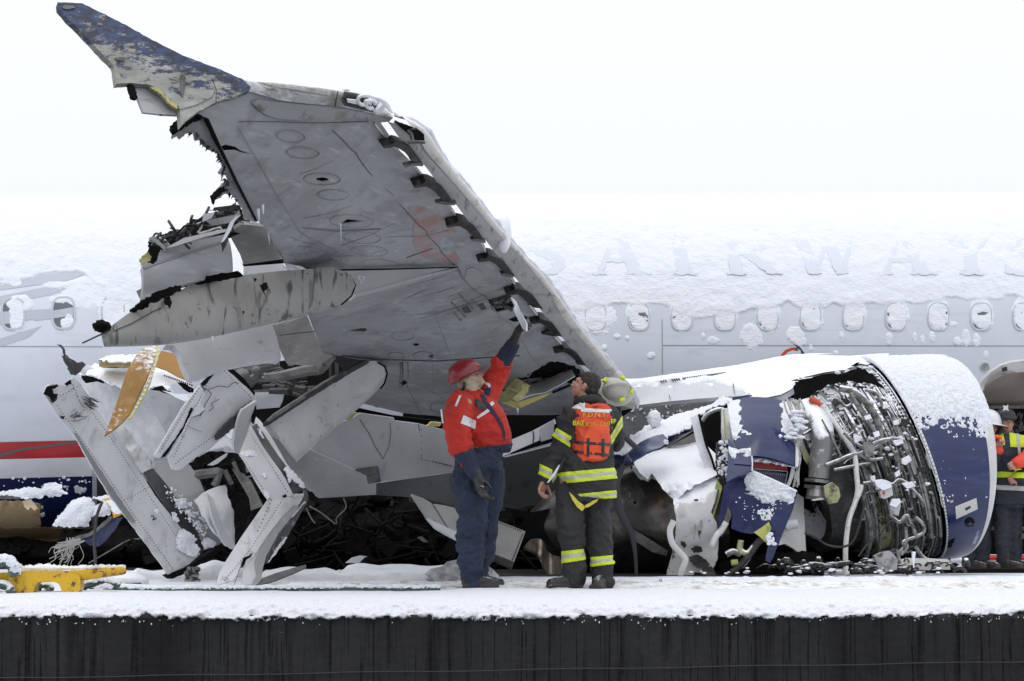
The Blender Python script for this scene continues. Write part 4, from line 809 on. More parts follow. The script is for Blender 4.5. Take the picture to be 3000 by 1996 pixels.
# inner flap panel, mid panel and linkage under the fairing
sheet('inner_flap', c3([(640, 1030), (770, 1005), (1000, 955), (1320, 895), (1345, 910), (1440, 1080), (1430, 1112), (1380, 1125), (1180, 1150), (1020, 1180), (870, 1240), (800, 1244), (760, 1170), (725, 1070), (690, 1035)]), [(500, 1020, 17.6), (840, 960, 18.5), (840, 1040, 18.4), (560, 1100, 17.5)], mat('inner_flap_grey', (.44, .45, .465), .4, layers=[('noise', (.34, .345, .36), 2.5, .45, .7, .7), ('scratch', (.20, .2, .2), 6, .62, .72, .6, (.7, 1, 4))], bump=.003, bump_scale=8), wing, step=11, thick=.06,
      bump=lambda x, y: -.08 * np.clip((x - 790) / 50, 0, 1) ** 2)
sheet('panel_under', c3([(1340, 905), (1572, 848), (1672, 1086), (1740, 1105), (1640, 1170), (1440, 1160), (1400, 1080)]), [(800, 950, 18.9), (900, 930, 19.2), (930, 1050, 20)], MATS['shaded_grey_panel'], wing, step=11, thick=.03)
pline('seam', c3([(1390, 970), (1500, 955), (1620, 945)]), 3, lambda x, y: x * 0 + 19.0, .2, ink, wing)
# ================================================================ dark bay, linkages, second fairing, belly panels
sheet('flap_bay', c3([(1000, 1190), (1440, 1130), (1700, 1080), (2030, 1130), (2100, 1200), (1700, 1500), (1280, 1560), (1200, 1460), (1100, 1300)]), 23.0, black, wing, step=18, thick=.1, dent=.1, dents=3)
b = Bag(); L3 = lambda q, z, r_, n=None: b.tube([V(*c3([p])[0], z) for p in q], r_, 6, n)
L3([(1285, 1245), (1400, 1235), (1560, 1200), (1650, 1185), (1700, 1140), (1745, 1100)], 20.6, [.035, .045, .05, .055, .04, .03], 14)
L3([(1240, 1245), (1310, 1262), (1460, 1240), (1640, 1190)], 20.7, [.03, .02, .02, .03], 12); L3([(1150, 1280), (1230, 1245), (1250, 1190)], 20.6, .04, 8)
b.ball(P(200 + 1665 / 2.24, 550 + 1182 / 2.24, 20.5), .045); b.ball(P(200 + 1232 / 2.24, 550 + 1200 / 2.24, 20.5), .04); b.ball(P(200 + 1140 / 2.24, 550 + 1240 / 2.24, 20.4), .07)
L3([(1050, 1195), (1200, 1180), (1380, 1140)], 20.9, .05, 8); L3([(1100, 1240), (1160, 1300), (1240, 1240)], 20.8, .04, 8)
b.build('flap_linkage', mid_metal, wing)
b = Bag(); rr = random.Random(21)
for k in range(70):
    x = rr.uniform(640, 880); y = rr.uniform(1085, 1150) ; z = rr.uniform(21, 22.5); a = rr.uniform(-.6, .4); L = rr.uniform(10, 60); b.tube([P(x, y, z), P(x + L * math.cos(a), y + L * math.sin(a), z - .1)], rr.uniform(.01, .035), 5)
for x in (968, 985, 1040): b.tube([P(x, 1060, 22.6), P(x + 2, 1150, 22.6)], .02, 5)
b.build('bay_fittings', dark_metal, wing)['kind'] = 'stuff'
L = lambda q, w, z, m, n_: sheet(n_, c3(q), z, m, wing, step=12, thick=.03)
sheet('bay_panel', c3([(1215, 1345), (1420, 1335), (1405, 1400), (1380, 1440), (1225, 1452)]), 22.3, light_paint, wing, step=12, thick=.03, bump=lambda x, y: -.10 * np.clip((y - 1170) / 40, 0, 1))
sheet('bay_rail', c3([(1210, 1330), (1720, 1290), (1720, 1310), (1210, 1342)]), 22.2, mid_metal, wing, step=12, thick=.03)
sheet('bay_rail', c3([(1440, 1170), (1460, 1080), (1480, 1170)]), 20.2, mid_metal, wing, step=9, thick=.02)
# second flap fairing, dropped and swung aft
F2 = Depth([(1120, 1090, 21.6), (790, 1250, 19.9), (870, 1345, 20.1), (1060, 1190, 21.4)])
f2t = cb([(175, 515), (300, 435), (520, 292), (690, 188), (790, 128), (850, 122), (890, 145)]); f2b = cb([(352, 742), (470, 635), (640, 490), (770, 378), (860, 290), (900, 235), (905, 175)])
f2 = ribbon('flap_fairing', f2t, f2b, F2, .14, mat('pale_fairing', (.45, .45, .46), .45, layers=[('noise', (.34, .34, .34), 3, .45, .7, .7), ('noise', (.06, .055, .05), 16, .66, .72, .9), ('scratch', (.2, .2, .2), 6, .6, .7, .5, (1, 1, 3))], bump=.003, bump_scale=8), wing, n=50, nv=16, start=.72, back=.9)
sheet('fairing_rail', cb([(180, 515), (175, 490), (225, 455), (420, 320), (560, 235), (780, 115), (800, 130), (560, 270), (400, 370)]), off(F2, .05), dark_metal, f2, step=10, thick=.05, jag=1)
sheet('fairing_rail', cb([(182, 480), (225, 440), (400, 330), (410, 345), (240, 455), (190, 490)]), off(F2, .09), mid_metal, f2, step=10, thick=.03)
pline('seam', cb([(850, 128), (895, 155), (908, 200), (890, 260), (865, 292)]), 5, F2, .02, gap_black, f2)
# belly fairing: torn panels under the root
BD = Depth([(800, 1300, 23.2), (1330, 1250, 24.0), (1000, 1420, 23.6), (1320, 1400, 24.2)])
bp = thing('belly_fairing', 'torn grey belly panels hanging under the wing root behind the two men', 'fairing', (-1.5, 24, 0))
pan = mat('belly_panel_grey', (.43, .435, .45), .42, layers=[('noise', (.35, .355, .37), 2, .42, .7, .7), ('scratch', (.24, .24, .24), 5, .62, .72, .5, (3, 1, .8)), ('noise', (.2, .19, .18), 10, .68, .76, .7)], bump=.003, bump_scale=7)
pan_d = mat('belly_panel_dark_grey', (.17, .175, .185), .38, layers=[('noise', (.11, .11, .115), 2, .42, .7, .8), ('scratch', (.28, .28, .28), 6, .66, .74, .5, (1, 1, 3)), ('noise', (.05, .05, .05), 9, .64, .74, .8)], bump=.004, bump_scale=8)
sheet('panel', cb([(440, 665), (520, 570), (600, 505), (690, 480), (740, 440), (950, 470), (955, 487), (1100, 505), (1330, 560), (1330, 760), (1300, 805), (868, 860), (855, 770), (715, 790)]), BD, pan, bp, step=14, thick=.02, dent=.03, dents=1.5)
sheet('upper_dark_gap', cb([(640, 440), (740, 412), (940, 455), (1140, 480), (1330, 500), (1330, 570), (1100, 510), (950, 487), (740, 450)]), off(BD, -.1), gap_black, bp, step=14, thick=.03)
sheet('yellow_scrap', cb([(640, 478), (690, 440), (725, 438), (700, 465), (690, 490)]), off(BD, .1), insul, bp, step=7, thick=.02, jag=1.5)
sheet('yellow_scrap', cb([(1150, 518), (1180, 495), (1240, 500), (1230, 520), (1190, 525)]), off(BD, .1), insul, bp, step=7, thick=.02, jag=1.5)
pline('seam', cb([(1100, 505), (1112, 640), (1128, 720), (1310, 765)]), 2, BD, .012, ink, bp)
pline('crease', cb([(740, 480), (800, 570), (830, 640), (883, 720)]), 4, BD, .010, MATS['shaded_grey_panel'], bp); pline('crease', cb([(883, 720), (920, 640), (930, 560), (925, 500)]), 3, BD, .010, MATS['shaded_grey_panel'], bp)
b = Bag()
for k in range(9): x = 700 + (1120 + k * 22) / 2.09; y = 1000 + (722 + k * 5.4) / 2.09; b.ball(P(x, y, float(BD(x, y)) - .015), .007, 5, 4)
for k in range(5): x = 700 + (1118) / 2.09; y = 1000 + (540 + k * 40) / 2.09; b.ball(P(x, y, float(BD(x, y)) - .015), .007, 5, 4)
b.build('screws', ink, bp)
pline('panel_rail', cb([(440, 665), (600, 735), (780, 820)]), 4, BD, .03, light_paint, bp, thick=.03)
sheet('bracket', cb([(712, 790), (855, 770), (862, 815), (790, 828)]), off(BD, .05), mid_metal, bp, step=8, thick=.03); sheet('bracket', cb([(788, 828), (862, 812), (872, 862), (795, 875)]), off(BD, .07), mid_metal, bp, step=8, thick=.03)
sheet('lower_panel', cb([(100, 420), (240, 415), (400, 560), (440, 660), (790, 830), (840, 870), (840, 940), (480, 960), (400, 880), (280, 700), (150, 560)]), [(750, 1200, 23.6), (1100, 1440, 24.2), (900, 1460, 23.9), (900, 1290, 24.1)], pan_d, bp, step=16, thick=.02, dent=.05, dents=1.2)
sheet('lower_panel', cb([(840, 870), (1300, 805), (1420, 790), (1420, 1060), (1340, 1020), (1130, 960), (840, 942)]), [(1100, 1410, 24.4), (1330, 1390, 24.8), (1330, 1480, 24.9), (1100, 1450, 24.5)], pan_d, bp, step=16, thick=.02)
sheet('grey_panel', cb([(100, 430), (250, 408), (400, 405), (500, 470), (420, 560), (230, 600), (150, 560)]), 23.3, pan, bp, step=14, thick=.02)
# hull of the belly fairing behind the men (centre section)
belly_g = mat('belly_dark_gloss', (.10, .103, .11), .30, layers=[('noise', (.16, .165, .175), 2, .45, .7, .8), ('noise', (.035, .035, .035), 4, .56, .7, .8)], bump=.003, bump_scale=5)
sheet('centre_panel', [(1330, 1290), (1480, 1340), (1640, 1300), (1780, 1230), (1860, 1200), (1860, 1400), (1800, 1440), (1620, 1470), (1450, 1500), (1340, 1500), (1200, 1470), (1200, 1420), (1330, 1390)], [(1340, 1300, 24.9), (1860, 1220, 25.4), (1860, 1400, 25.6), (1340, 1500, 25.2)], belly_g, bp, step=20, thick=.03, dent=.05, dents=.8)
sheet('black_gap', [(1180, 1200), (1300, 1212), (1500, 1212), (1700, 1210), (1860, 1195), (1800, 1240), (1640, 1290), (1500, 1330), (1330, 1300), (1180, 1240)], 24.75, gap_black, bp, step=24, thick=.02)
sheet('rib_panel', c4([(1060, 1230), (1250, 1150), (1400, 1070), (1410, 1100), (1300, 1150), (1300, 1210), (1255, 1230), (1060, 1315)]), 24.5, light_paint, bp, step=10, thick=.03)
sheet('rib_panel', c4([(1295, 1140), (1390, 1075), (1400, 1090), (1390, 1195), (1310, 1220)]), 24.3, pan, bp, step=10, thick=.03)
pline('crack', c4([(1258, 1150), (1262, 1190), (1258, 1228)]), 4, lambda x, y: x * 0 + 24.5, .02, ink, bp)
# rivet rows on the dark band above the engine pylon side
sheet('side_panel', [(1830, 1190), (2150, 1160), (2400, 1130), (2300, 1200), (2100, 1250), (2000, 1330), (1900, 1400), (1800, 1420), (1800, 1230)], [(1830, 1190, 25.3), (2400, 1130, 26.2), (1900, 1400, 25.3), (2200, 1250, 25.9)], mat('riveted_dark_grey', (.15, .155, .16), .4, layers=[('noise', (.20, .2, .21), 3, .45, .7, .8)]), bp, step=20, thick=.02)
b = Bag(); b2 = Bag(); rr = random.Random(31); SD = Depth([(1830, 1190, 25.3), (2400, 1130, 26.2), (1900, 1400, 25.3), (2200, 1250, 25.9)])
for r_ in range(5):
    for k in range(26):
        x = 1830 + k * 14; y = 1212 + r_ * 16 - k * 1.6
        b.ball(P(x, y, float(SD(x, y)) - .01), .006, 4, 3)
for k in range(60): x = rr.uniform(1815, 2010); y = rr.uniform(1180, 1240) - (x - 1815) * .08; s_ = rr.uniform(.004, .014); b2.ball(P(x, y, float(SD(x, y)) - .012), (s_, s_, s_ * 1.2), 5, 4)
b.build('rivets', mid_metal, bp); b2.build('snow_specks', snow_smooth, bp)['kind'] = 'stuff'
# torn black belly under the hull: heaps of structure added and coloured black for the shade there
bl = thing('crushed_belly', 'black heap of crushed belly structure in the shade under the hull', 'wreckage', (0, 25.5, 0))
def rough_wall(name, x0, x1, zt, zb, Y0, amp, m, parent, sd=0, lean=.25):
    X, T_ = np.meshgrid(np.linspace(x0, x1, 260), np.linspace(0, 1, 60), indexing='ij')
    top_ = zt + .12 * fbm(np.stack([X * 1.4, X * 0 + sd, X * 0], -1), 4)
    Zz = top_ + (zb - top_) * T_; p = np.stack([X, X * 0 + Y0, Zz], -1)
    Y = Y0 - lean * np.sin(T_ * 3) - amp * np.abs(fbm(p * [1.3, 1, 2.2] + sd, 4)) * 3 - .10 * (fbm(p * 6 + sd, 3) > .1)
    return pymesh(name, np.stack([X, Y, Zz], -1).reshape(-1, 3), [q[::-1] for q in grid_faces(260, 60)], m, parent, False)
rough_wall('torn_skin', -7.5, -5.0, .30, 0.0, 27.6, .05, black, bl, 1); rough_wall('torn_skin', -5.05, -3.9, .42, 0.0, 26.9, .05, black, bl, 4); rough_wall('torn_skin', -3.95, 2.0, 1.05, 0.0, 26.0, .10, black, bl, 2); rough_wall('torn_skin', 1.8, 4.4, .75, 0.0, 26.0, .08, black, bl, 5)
b = Bag(); rr = random.Random(6)
for k in range(200):
    x = rr.uniform(-3.7, 1.2); y = rr.uniform(24.2, 25.3); z = rr.uniform(0.02, .75); a = rr.uniform(0, 6.3); L_ = rr.uniform(.08, .6); e_ = rr.gauss(0, .3)
    b.tube([(x, y, z), (x + L_ * .5 * math.cos(a) + rr.gauss(0, .03), y + e_ * .3, z + L_ * .5 * math.sin(a) * .6), (x + L_ * math.cos(a), y + e_, abs(z + L_ * math.sin(a) * .6) + .01)], rr.uniform(.005, .022), 5, 5)
for k in range(26):
    c = (rr.uniform(-3.7, 1.2), rr.uniform(24, 25.1), rr.uniform(.03, .55)); b.box(c, (rr.uniform(.05, .3), .02, rr.uniform(.04, .2)), rotm('Y', rr.uniform(0, 3)) @ rotm('X', rr.gauss(0, .6)))
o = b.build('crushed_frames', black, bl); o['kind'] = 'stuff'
sheet('white_scrap', cb([(650, 1358), (690, 1325), (740, 1312), (785, 1318), (740, 1358)]), 22.6, light_paint, bl, step=8, thick=.02); sheet('black_scrap', cb([(735, 1358), (775, 1320), (785, 1325), (780, 1358)]), 22.55, black, bl, step=8, thick=.02)
sheet('pale_scrap', cb([(1090, 1200), (1120, 1195), (1160, 1230), (1130, 1232)]), 23.5, mid_metal, bl, step=8, thick=.02)
for q in ([(640, 960), (655, 1020), (600, 1080), (598, 1120)], [(430, 1010), (500, 1050), (590, 1120)], [(410, 1020), (440, 1080), (465, 1115)]): tube('wire', [V(*cb([p])[0], 23.4) for p in q], .008, mid_metal, bl, ns=5, n=12)
# ================================================================ broken flaps and panels at the left
def spots(D, cluster, parent, n, r0=.006, r1=.02, seed=0, m=None, name='snow_clods'):
    """clods of snow stuck on a plate, scattered inside an outline"""
    rr_ = random.Random(seed); b_ = Bag(); xs_ = [p[0] for p in cluster]; ys_ = [p[1] for p in cluster]; k = 0
    while k < n:
        x, y = rr_.uniform(min(xs_), max(xs_)), rr_.uniform(min(ys_), max(ys_))
        if not inpoly(np.array([x]), np.array([y]), cluster)[0]: k += .2; continue
        r_ = r0 + (r1 - r0) * rr_.random() ** 2; b_.ball(P(x, y, float(D(np.array([x]), np.array([y]))[0])), (r_ * rr_.uniform(.8, 1.5), r_ * .6, r_), 6, 4); k += 1
    o_ = b_.build(name, m or snow, parent)
    if o_: o_['kind'] = 'stuff'
    return o_
def snowcap(name, outline, D, parent, h=.02, lump=.03, fr=14, step=6, seed=0, m=None, dd=.0):
    """a lying patch of snow with a domed, lumpy face"""
    DD = D if callable(D) else Depth(D); ol = np.array(resample(outline, step))
    def bm_(x, y):
        d = np.full(x.shape, 1e9)
        for k in range(0, len(ol), 64): d = np.minimum(d, np.min(np.hypot(x[:, None] - ol[None, k:k + 64, 0], y[:, None] - ol[None, k:k + 64, 1]), axis=1))
        return h * np.sqrt(np.clip(d / 22, 0, 1))
    return sheet(name, outline, off(DD, dd + .004), m or snow, parent, step=step, thick=.012, bump=bm_, dent=lump, dents=fr, jag=3, seed=seed)

flap = thing('broken_flap', 'long pale grey flap section standing on its corner, twice as long as any other debris', 'aircraft flap', V(500, 1692, 21.2))
BF = Depth([(140, 1130, 20.2), (495, 1690, 21.3), (665, 1590, 21.7), (360, 1130, 20.8), (480, 1250, 21.3)])
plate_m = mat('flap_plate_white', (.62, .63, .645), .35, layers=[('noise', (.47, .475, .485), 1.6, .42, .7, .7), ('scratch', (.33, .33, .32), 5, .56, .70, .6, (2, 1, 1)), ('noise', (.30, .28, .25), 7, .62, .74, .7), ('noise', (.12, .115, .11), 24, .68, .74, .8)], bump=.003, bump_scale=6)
sheet('front_plate', cd_([(255, 398), (272, 362), (300, 345), (340, 350), (380, 358), (400, 330), (430, 310), (470, 340), (510, 400), (560, 480), (640, 600), (730, 735), (820, 855), (900, 980), (960, 1060), (1050, 1180), (1120, 1275), (1150, 1320), (1060, 1400), (970, 1452), (900, 1350), (740, 1120), (640, 990), (550, 845), (430, 635), (345, 535), (300, 470)]), BF, plate_m, flap, step=12, thick=.014, dent=.05, dents=1.2, jag=1)
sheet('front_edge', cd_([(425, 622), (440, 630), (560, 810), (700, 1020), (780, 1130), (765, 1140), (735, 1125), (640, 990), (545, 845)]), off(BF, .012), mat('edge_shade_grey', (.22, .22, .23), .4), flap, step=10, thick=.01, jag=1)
sheet('bent_ridge', cd_([(655, 600), (700, 580), (745, 620), (800, 695), (860, 770), (880, 825), (825, 855), (760, 760), (700, 680)]), off(BF, .03), mat('bright_bent_metal', (.72, .72, .71), .25, .3, layers=[('noise', (.45, .44, .42), 10, .5, .7, .8)], bump=.015, bump_scale=18), flap, step=8, thick=.014, dent=.05, dents=9, jag=1.5)
sheet('spar_face', cd_([(820, 850), (880, 828), (940, 900), (1020, 1005), (1090, 1110), (1140, 1200), (1172, 1295), (1135, 1330), (1060, 1220), (960, 1060)]), off(BF, -.02), mat('spar_dark_grey', (.04, .04, .043), .4, .2, layers=[('noise', (.14, .14, .14), 1.4, .55, .75, .8)], bump=.002), flap, step=10, thick=.014)
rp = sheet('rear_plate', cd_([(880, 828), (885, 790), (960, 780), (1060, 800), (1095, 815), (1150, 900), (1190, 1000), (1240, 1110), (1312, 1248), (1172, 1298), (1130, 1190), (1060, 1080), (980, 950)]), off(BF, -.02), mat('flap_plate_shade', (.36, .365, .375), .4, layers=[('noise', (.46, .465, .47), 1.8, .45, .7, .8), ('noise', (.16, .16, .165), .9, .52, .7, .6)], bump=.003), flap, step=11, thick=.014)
sheet('snowy_plate', cd_([(475, 345), (560, 330), (650, 360), (740, 330), (840, 400), (880, 500), (950, 620), (930, 680), (890, 745), (880, 790), (820, 745), (760, 650), (720, 600), (640, 600), (560, 480)]), [(240, 1130, 21.0), (480, 1270, 21.6), (420, 1160, 21.6), (440, 1350, 21.6)], mat('plate_under_thin_snow', (.66, .68, .71), .7, layers=[('noise', SNOWC, 9, .42, .60, .9), ('noise', (.45, .46, .48), 2, .55, .7, .6)], bump=.008, bump_scale=30), flap, step=11, thick=.014)
sheet('bottom_edge', cd_([(965, 1440), (1080, 1390), (1180, 1330), (1300, 1250), (1322, 1262), (1230, 1330), (1110, 1405), (995, 1462)]), off(BF, .04), black, flap, step=8, thick=.10, jag=1.5)
for k, (q) in enumerate([[(250, 400), (270, 360), (330, 345), (335, 360), (300, 372), (310, 400), (335, 400), (320, 440), (300, 452), (285, 420)], [(368, 345), (405, 318), (412, 345), (385, 356)], [(340, 530), (375, 545), (352, 542)], [(345, 525), (372, 530), (365, 545)]]):
    sheet('torn_patch', cd_(q), off(BF, .014), black, flap, step=6, thick=.004, jag=2, seed=k)
b = Bag(); rr = random.Random(2)
def sc2(x, y, L, a, w, D=BF, d=.016): p = cd_([(x, y), (x + L * .5 * math.cos(a), y + L * .5 * math.sin(a) + rr.gauss(0, 3)), (x + L * math.cos(a), y + L * math.sin(a))]); b.tube([P(q[0], q[1], float(D(q[0], q[1])) - d) for q in p], [w * .4, w, w * .3], 4)
for k in range(26): sc2(470 + rr.uniform(0, 50), 420 + rr.uniform(-10, 40), rr.uniform(30, 70), .45 + rr.gauss(0, .1), rr.uniform(.002, .006))
for k in range(22): sc2(rr.uniform(400, 480), 535 + rr.gauss(0, 12), rr.uniform(15, 50), -.4 + rr.gauss(0, .3), rr.uniform(.002, .005))
for k in range(16): sc2(410 + k * 5, 340 + k * 10, 9, rr.uniform(0, 3), .005)
for k in range(12): sc2(rr.uniform(560, 1000), rr.uniform(700, 1350), rr.uniform(4, 10), rr.uniform(0, 3), .004)
o = b.build('scratches', ink, flap); o['kind'] = 'stuff'
tube('chalk_mark', [P(q[0], q[1], float(BF(q[0], q[1])) - .016) for q in cd_([(868, 1108), (872, 1100), (882, 1104), (884, 1116), (876, 1124), (888, 1122), (897, 1112)])], .006, ink, flap, ns=4, n=14)
for q, sd in [([(1035, 1180), (1060, 1175), (1100, 1210), (1130, 1230), (1120, 1260), (1150, 1290), (1130, 1340), (1080, 1330), (1020, 1290), (1015, 1230)], 1), ([(1175, 1225), (1200, 1230), (1235, 1250), (1240, 1270), (1180, 1295), (1160, 1260)], 2),
              ([(985, 1080), (1005, 1078), (1025, 1120), (1018, 1140), (995, 1130)], 3), ([(1065, 1075), (1085, 1066), (1110, 1090), (1120, 1110), (1085, 1110)], 4), ([(1000, 1000), (1060, 1000), (1080, 1050), (1040, 1060), (1010, 1030)], 5), ([(1160, 1090), (1195, 1110), (1180, 1140), (1150, 1120)], 6), ([(890, 1068), (905, 1062), (915, 1080), (900, 1092)], 7)]:
    snowcap('snow_patch', cd_(q), BF, flap, .015, .02, 16, 5, sd, dd=.02)
spots(off(BF, .03), cd_([(940, 920), (1030, 960), (1110, 1040), (1200, 1160), (1170, 1220), (1060, 1110), (960, 1000)]), flap, 230, .003, .013, 4)
def rivrow(pts, D, parent, step=9, d=.02, r_=.0055):
    b_ = Bag()
    for x, y in resample(cd_(pts), step, False): b_.ball(P(x, y, float(D(np.array([x]), np.array([y]))[0]) - d), r_, 4, 3)
    b_.build('rivets', scuff, parent)['kind'] = 'stuff'
scuff = MATS['scuff_grey']
for q in [[(330, 470), (560, 790), (800, 1140), (990, 1400)], [(470, 420), (640, 660), (800, 900), (1000, 1200), (1090, 1330)], [(300, 440), (460, 350)], [(700, 1020), (870, 930)]]: rivrow(q, BF, flap)
jack = Bag(); rr = random.Random(9)
for k in range(20): x, y = cd_([(rr.uniform(1070, 1140), rr.uniform(1400, 1480))])[0]; jack.ball(P(x, y, 21.2 + rr.gauss(0, .03)), (rr.uniform(.015, .035), .03, rr.uniform(.01, .03)), 7, 5)
for x0, y0, x1, y1 in [(1105, 1395, 1100, 1480), (1060, 1478, 1150, 1482), (1080, 1440, 1140, 1450)]: a_, b_ = cd_([(x0, y0), (x1, y1)]); jack.tube([V(*a_, 21.2), V(*b_, 21.2)], .03, 7)
o = jack.build('screw_jack', mat('greasy_steel', (.22, .22, .21), .3, .7, layers=[('noise', (.05, .05, .05), 20, .45, .6, .9)]), flap); o['kind'] = 'stuff'

fold = thing('folded_panel', 'pale panel folded lengthwise with cracks, leaning under the wing above the bent beam', 'aircraft panel', V(560, 1360, 19.8))
FP = Depth([(450, 1330, 19.3), (650, 1075, 19.9), (745, 1170, 20.3), (510, 1375, 19.5)])
fm = mat('folded_panel_grey', (.54, .55, .57), .38, layers=[('noise', (.42, .425, .44), 2, .42, .7, .7), ('scratch', (.36, .33, .28), 5, .64, .70, .6, (1, 1, 1)), ('noise', (.2, .2, .2), 14, .7, .76, .7)], bump=.003, bump_scale=6)
sheet('left_face', cd_([(885, 750), (900, 735), (985, 590), (1050, 480), (1110, 400), (1150, 352), (1178, 370), (1140, 440), (1075, 560), (1010, 660), (950, 745), (925, 770), (900, 765)]), off(FP, .02), plate_m, fold, step=9, thick=.014)
sheet('main_face', cd_([(1160, 340), (1205, 300), (1240, 270), (1282, 245), (1340, 290), (1420, 360), (1462, 408), (1466, 440), (1410, 500), (1340, 590), (1240, 690), (1130, 765), (1050, 830), (1020, 840), (990, 832), (965, 765), (1030, 660), (1100, 540), (1180, 400), (1175, 370)]), FP, fm, fold, step=10, thick=.014, dent=.05, dents=1.6, jag=1)
sheet('fold_gap', cd_([(925, 770), (1000, 672), (1060, 580), (1100, 480), (1110, 485), (1050, 610), (990, 700), (950, 760)]), off(FP, .035), gap_black, fold, step=7, thick=.01, jag=1)
sheet('dark_underside', cd_([(1240, 640), (1300, 570), (1410, 470), (1460, 440), (1470, 470), (1400, 520), (1350, 590), (1290, 640), (1245, 665)]), off(FP, .03), MATS['spar_dark_grey'], fold, step=8, thick=.02, jag=2)
sheet('top_edge', cd_([(1155, 345), (1240, 258), (1283, 240), (1290, 252), (1240, 275), (1175, 355)]), off(FP, .03), black, fold, step=7, thick=.014)
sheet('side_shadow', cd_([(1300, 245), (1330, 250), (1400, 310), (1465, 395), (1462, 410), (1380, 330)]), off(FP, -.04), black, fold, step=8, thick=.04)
sheet('bent_tab', cd_([(1115, 490), (1150, 455), (1178, 490), (1140, 520), (1090, 538)]), off(FP, .04), plate_m, fold, step=7, thick=.012)
for q, w in [([(1178, 368), (1200, 385), (1215, 400), (1180, 460), (1150, 530)], 2.5), ([(1195, 375), (1260, 355), (1310, 362), (1340, 335), (1370, 340)], 2.2), ([(1200, 500), (1225, 480), (1215, 455), (1260, 430)], 2.2), ([(1090, 535), (1140, 525), (1178, 492)], 2.6), ([(1070, 580), (1110, 600), (1160, 620)], 1.6), ([(1155, 350), (1180, 382)], 4)]: pline('crack', cd_(q), w, FP, .012 if w < 4 else .03, ink if w > 2 else faint, fold)
for q in [[(1290, 270), (1440, 420)], [(1010, 800), (1230, 640), (1440, 440)], [(920, 730), (1140, 370)], [(1200, 320), (1130, 470), (1000, 760)]]: rivrow(q, FP, fold, d=.03)

gold_m = mat('gold_honeycomb_panel', (.235, .118, .016), .55, layers=[('noise', (.38, .22, .05), 12, .52, .66, .7, (1.3, 1, .7)), ('noise', (.26, .125, .02), 3, .45, .65, .6), ('snow', SNOWC, 20, 1.36, 1.6, .9)], bump=.004, bump_scale=30)
gp = thing('gold_panel', 'curved gold composite panel with a pale riveted edge, hanging beside the folded panel', 'composite panel', V(400, 1270, 20.0))
GD = Depth([(310, 1270, 19.0), (460, 1015, 19.9), (440, 1080, 19.5), (370, 1150, 19.4), (400, 1200, 19.3)])
sheet('face', cd_([(600, 640), (625, 575), (660, 490), (700, 380), (735, 290), (760, 230), (790, 170), (830, 138), (880, 124), (905, 124), (890, 190), (872, 250), (845, 330), (810, 400), (775, 470), (740, 530), (690, 580), (640, 615)]), GD, gold_m, gp, step=8, thick=.02, bump=lambda x, y: .03 * np.sin((y - 1010) / 270 * 3.1))
sheet('edge_strip', cd_([(905, 124), (921, 124), (915, 170), (895, 240), (865, 330), (830, 410), (795, 470), (760, 530), (735, 545), (775, 470), (815, 390), (850, 320), (880, 230)]), off(GD, .01), mat('pale_yellow_edge', (.52, .48, .22), .5, layers=[('noise', (.40, .36, .16), 10, .5, .7, .7)]), gp, step=7, thick=.02)
b = Bag()
for k in range(13): x, y = catmull(np.array(cd_([(912, 150), (888, 240), (855, 330), (820, 405), (780, 480)])), 13)[k]; b.ball(P(x, y, float(GD(x, y)) - .02), .010, 5, 4)
b.build('fasteners', snow_smooth, gp)
g2 = thing('gold_panel', 'flat gold panel corner showing behind the curved gold panel, over the snowy wreckage', 'composite panel', V(510, 1110, 21.0))
sheet('face', cd_([(925, 152), (985, 165), (1030, 172), (1050, 210), (1075, 270), (1098, 332), (1020, 300), (950, 262), (888, 240)]), [(460, 1030, 21.5), (525, 1040, 21.4), (560, 1110, 21.2)], mat('dull_gold_panel', (.33, .17, .035), .6, layers=[('noise', (.40, .22, .05), 3, .45, .65, .7)]), g2, step=9, thick=.02)
b = Bag()
for k in range(14): x, y = cd_([(945 + k * 12, 296 + k * 4.2)])[0]; b.ball(P(x, y, 21.0), .009, 5, 4)
b.build('fasteners', ink, g2)
tr = thing('panel_box', 'flat yellow edged box section with snow on top behind the curved gold panel', 'panel', V(330, 1070, 21.3))
sheet('side', cd_([(568, 208), (780, 222), (775, 242), (568, 243)]), 21.2, mat('honeycomb_edge', (.46, .34, .13), .7, layers=[('noise', (.6, .5, .28), 22, .45, .6, .8)]), tr, step=8, thick=.25)
snowcap('snow_top', cd_([(566, 206), (600, 190), (660, 177), (800, 180), (790, 218), (720, 218)]), [(290, 1056, 21.15), (400, 1056, 21.15), (340, 1040, 21.6)], tr, .01, .0, 10, 7, 3, snow_smooth)
sheet('rim', cd_([(566, 206), (780, 218), (780, 223), (566, 211)]), 21.13, ink, tr, step=8, thick=.02)
cw = thing('crumpled_skin', 'crumpled wing skin buried under snow behind the gold panels', 'wreckage', V(420, 1130, 21.5))
sheet('skin', cd_([(455, 300), (560, 300), (700, 370), (850, 370), (940, 380), (1010, 420), (1090, 430), (1110, 390), (1190, 420), (1100, 520), (960, 640), (860, 500), (760, 420), (640, 360), (520, 350)]), [(240, 1110, 21.8), (560, 1160, 22.2), (500, 1260, 22.4)], plate_m, cw, step=12, thick=.03, dent=.05, dents=3)
snowcap('snow_heap', cd_([(450, 275), (500, 262), (560, 232), (660, 240), (760, 243), (880, 250), (960, 262), (1030, 300), (1075, 335), (1110, 370), (1112, 395), (1080, 392), (1020, 350), (960, 360), (1000, 400), (960, 385), (900, 355), (850, 372), (760, 350), (700, 372), (640, 352), (560, 320), (500, 296), (460, 295)]), [(240, 1090, 21.5), (560, 1130, 21.5), (400, 1060, 21.9)], cw, .05, .06, 5, 7, 5, snow_smooth)
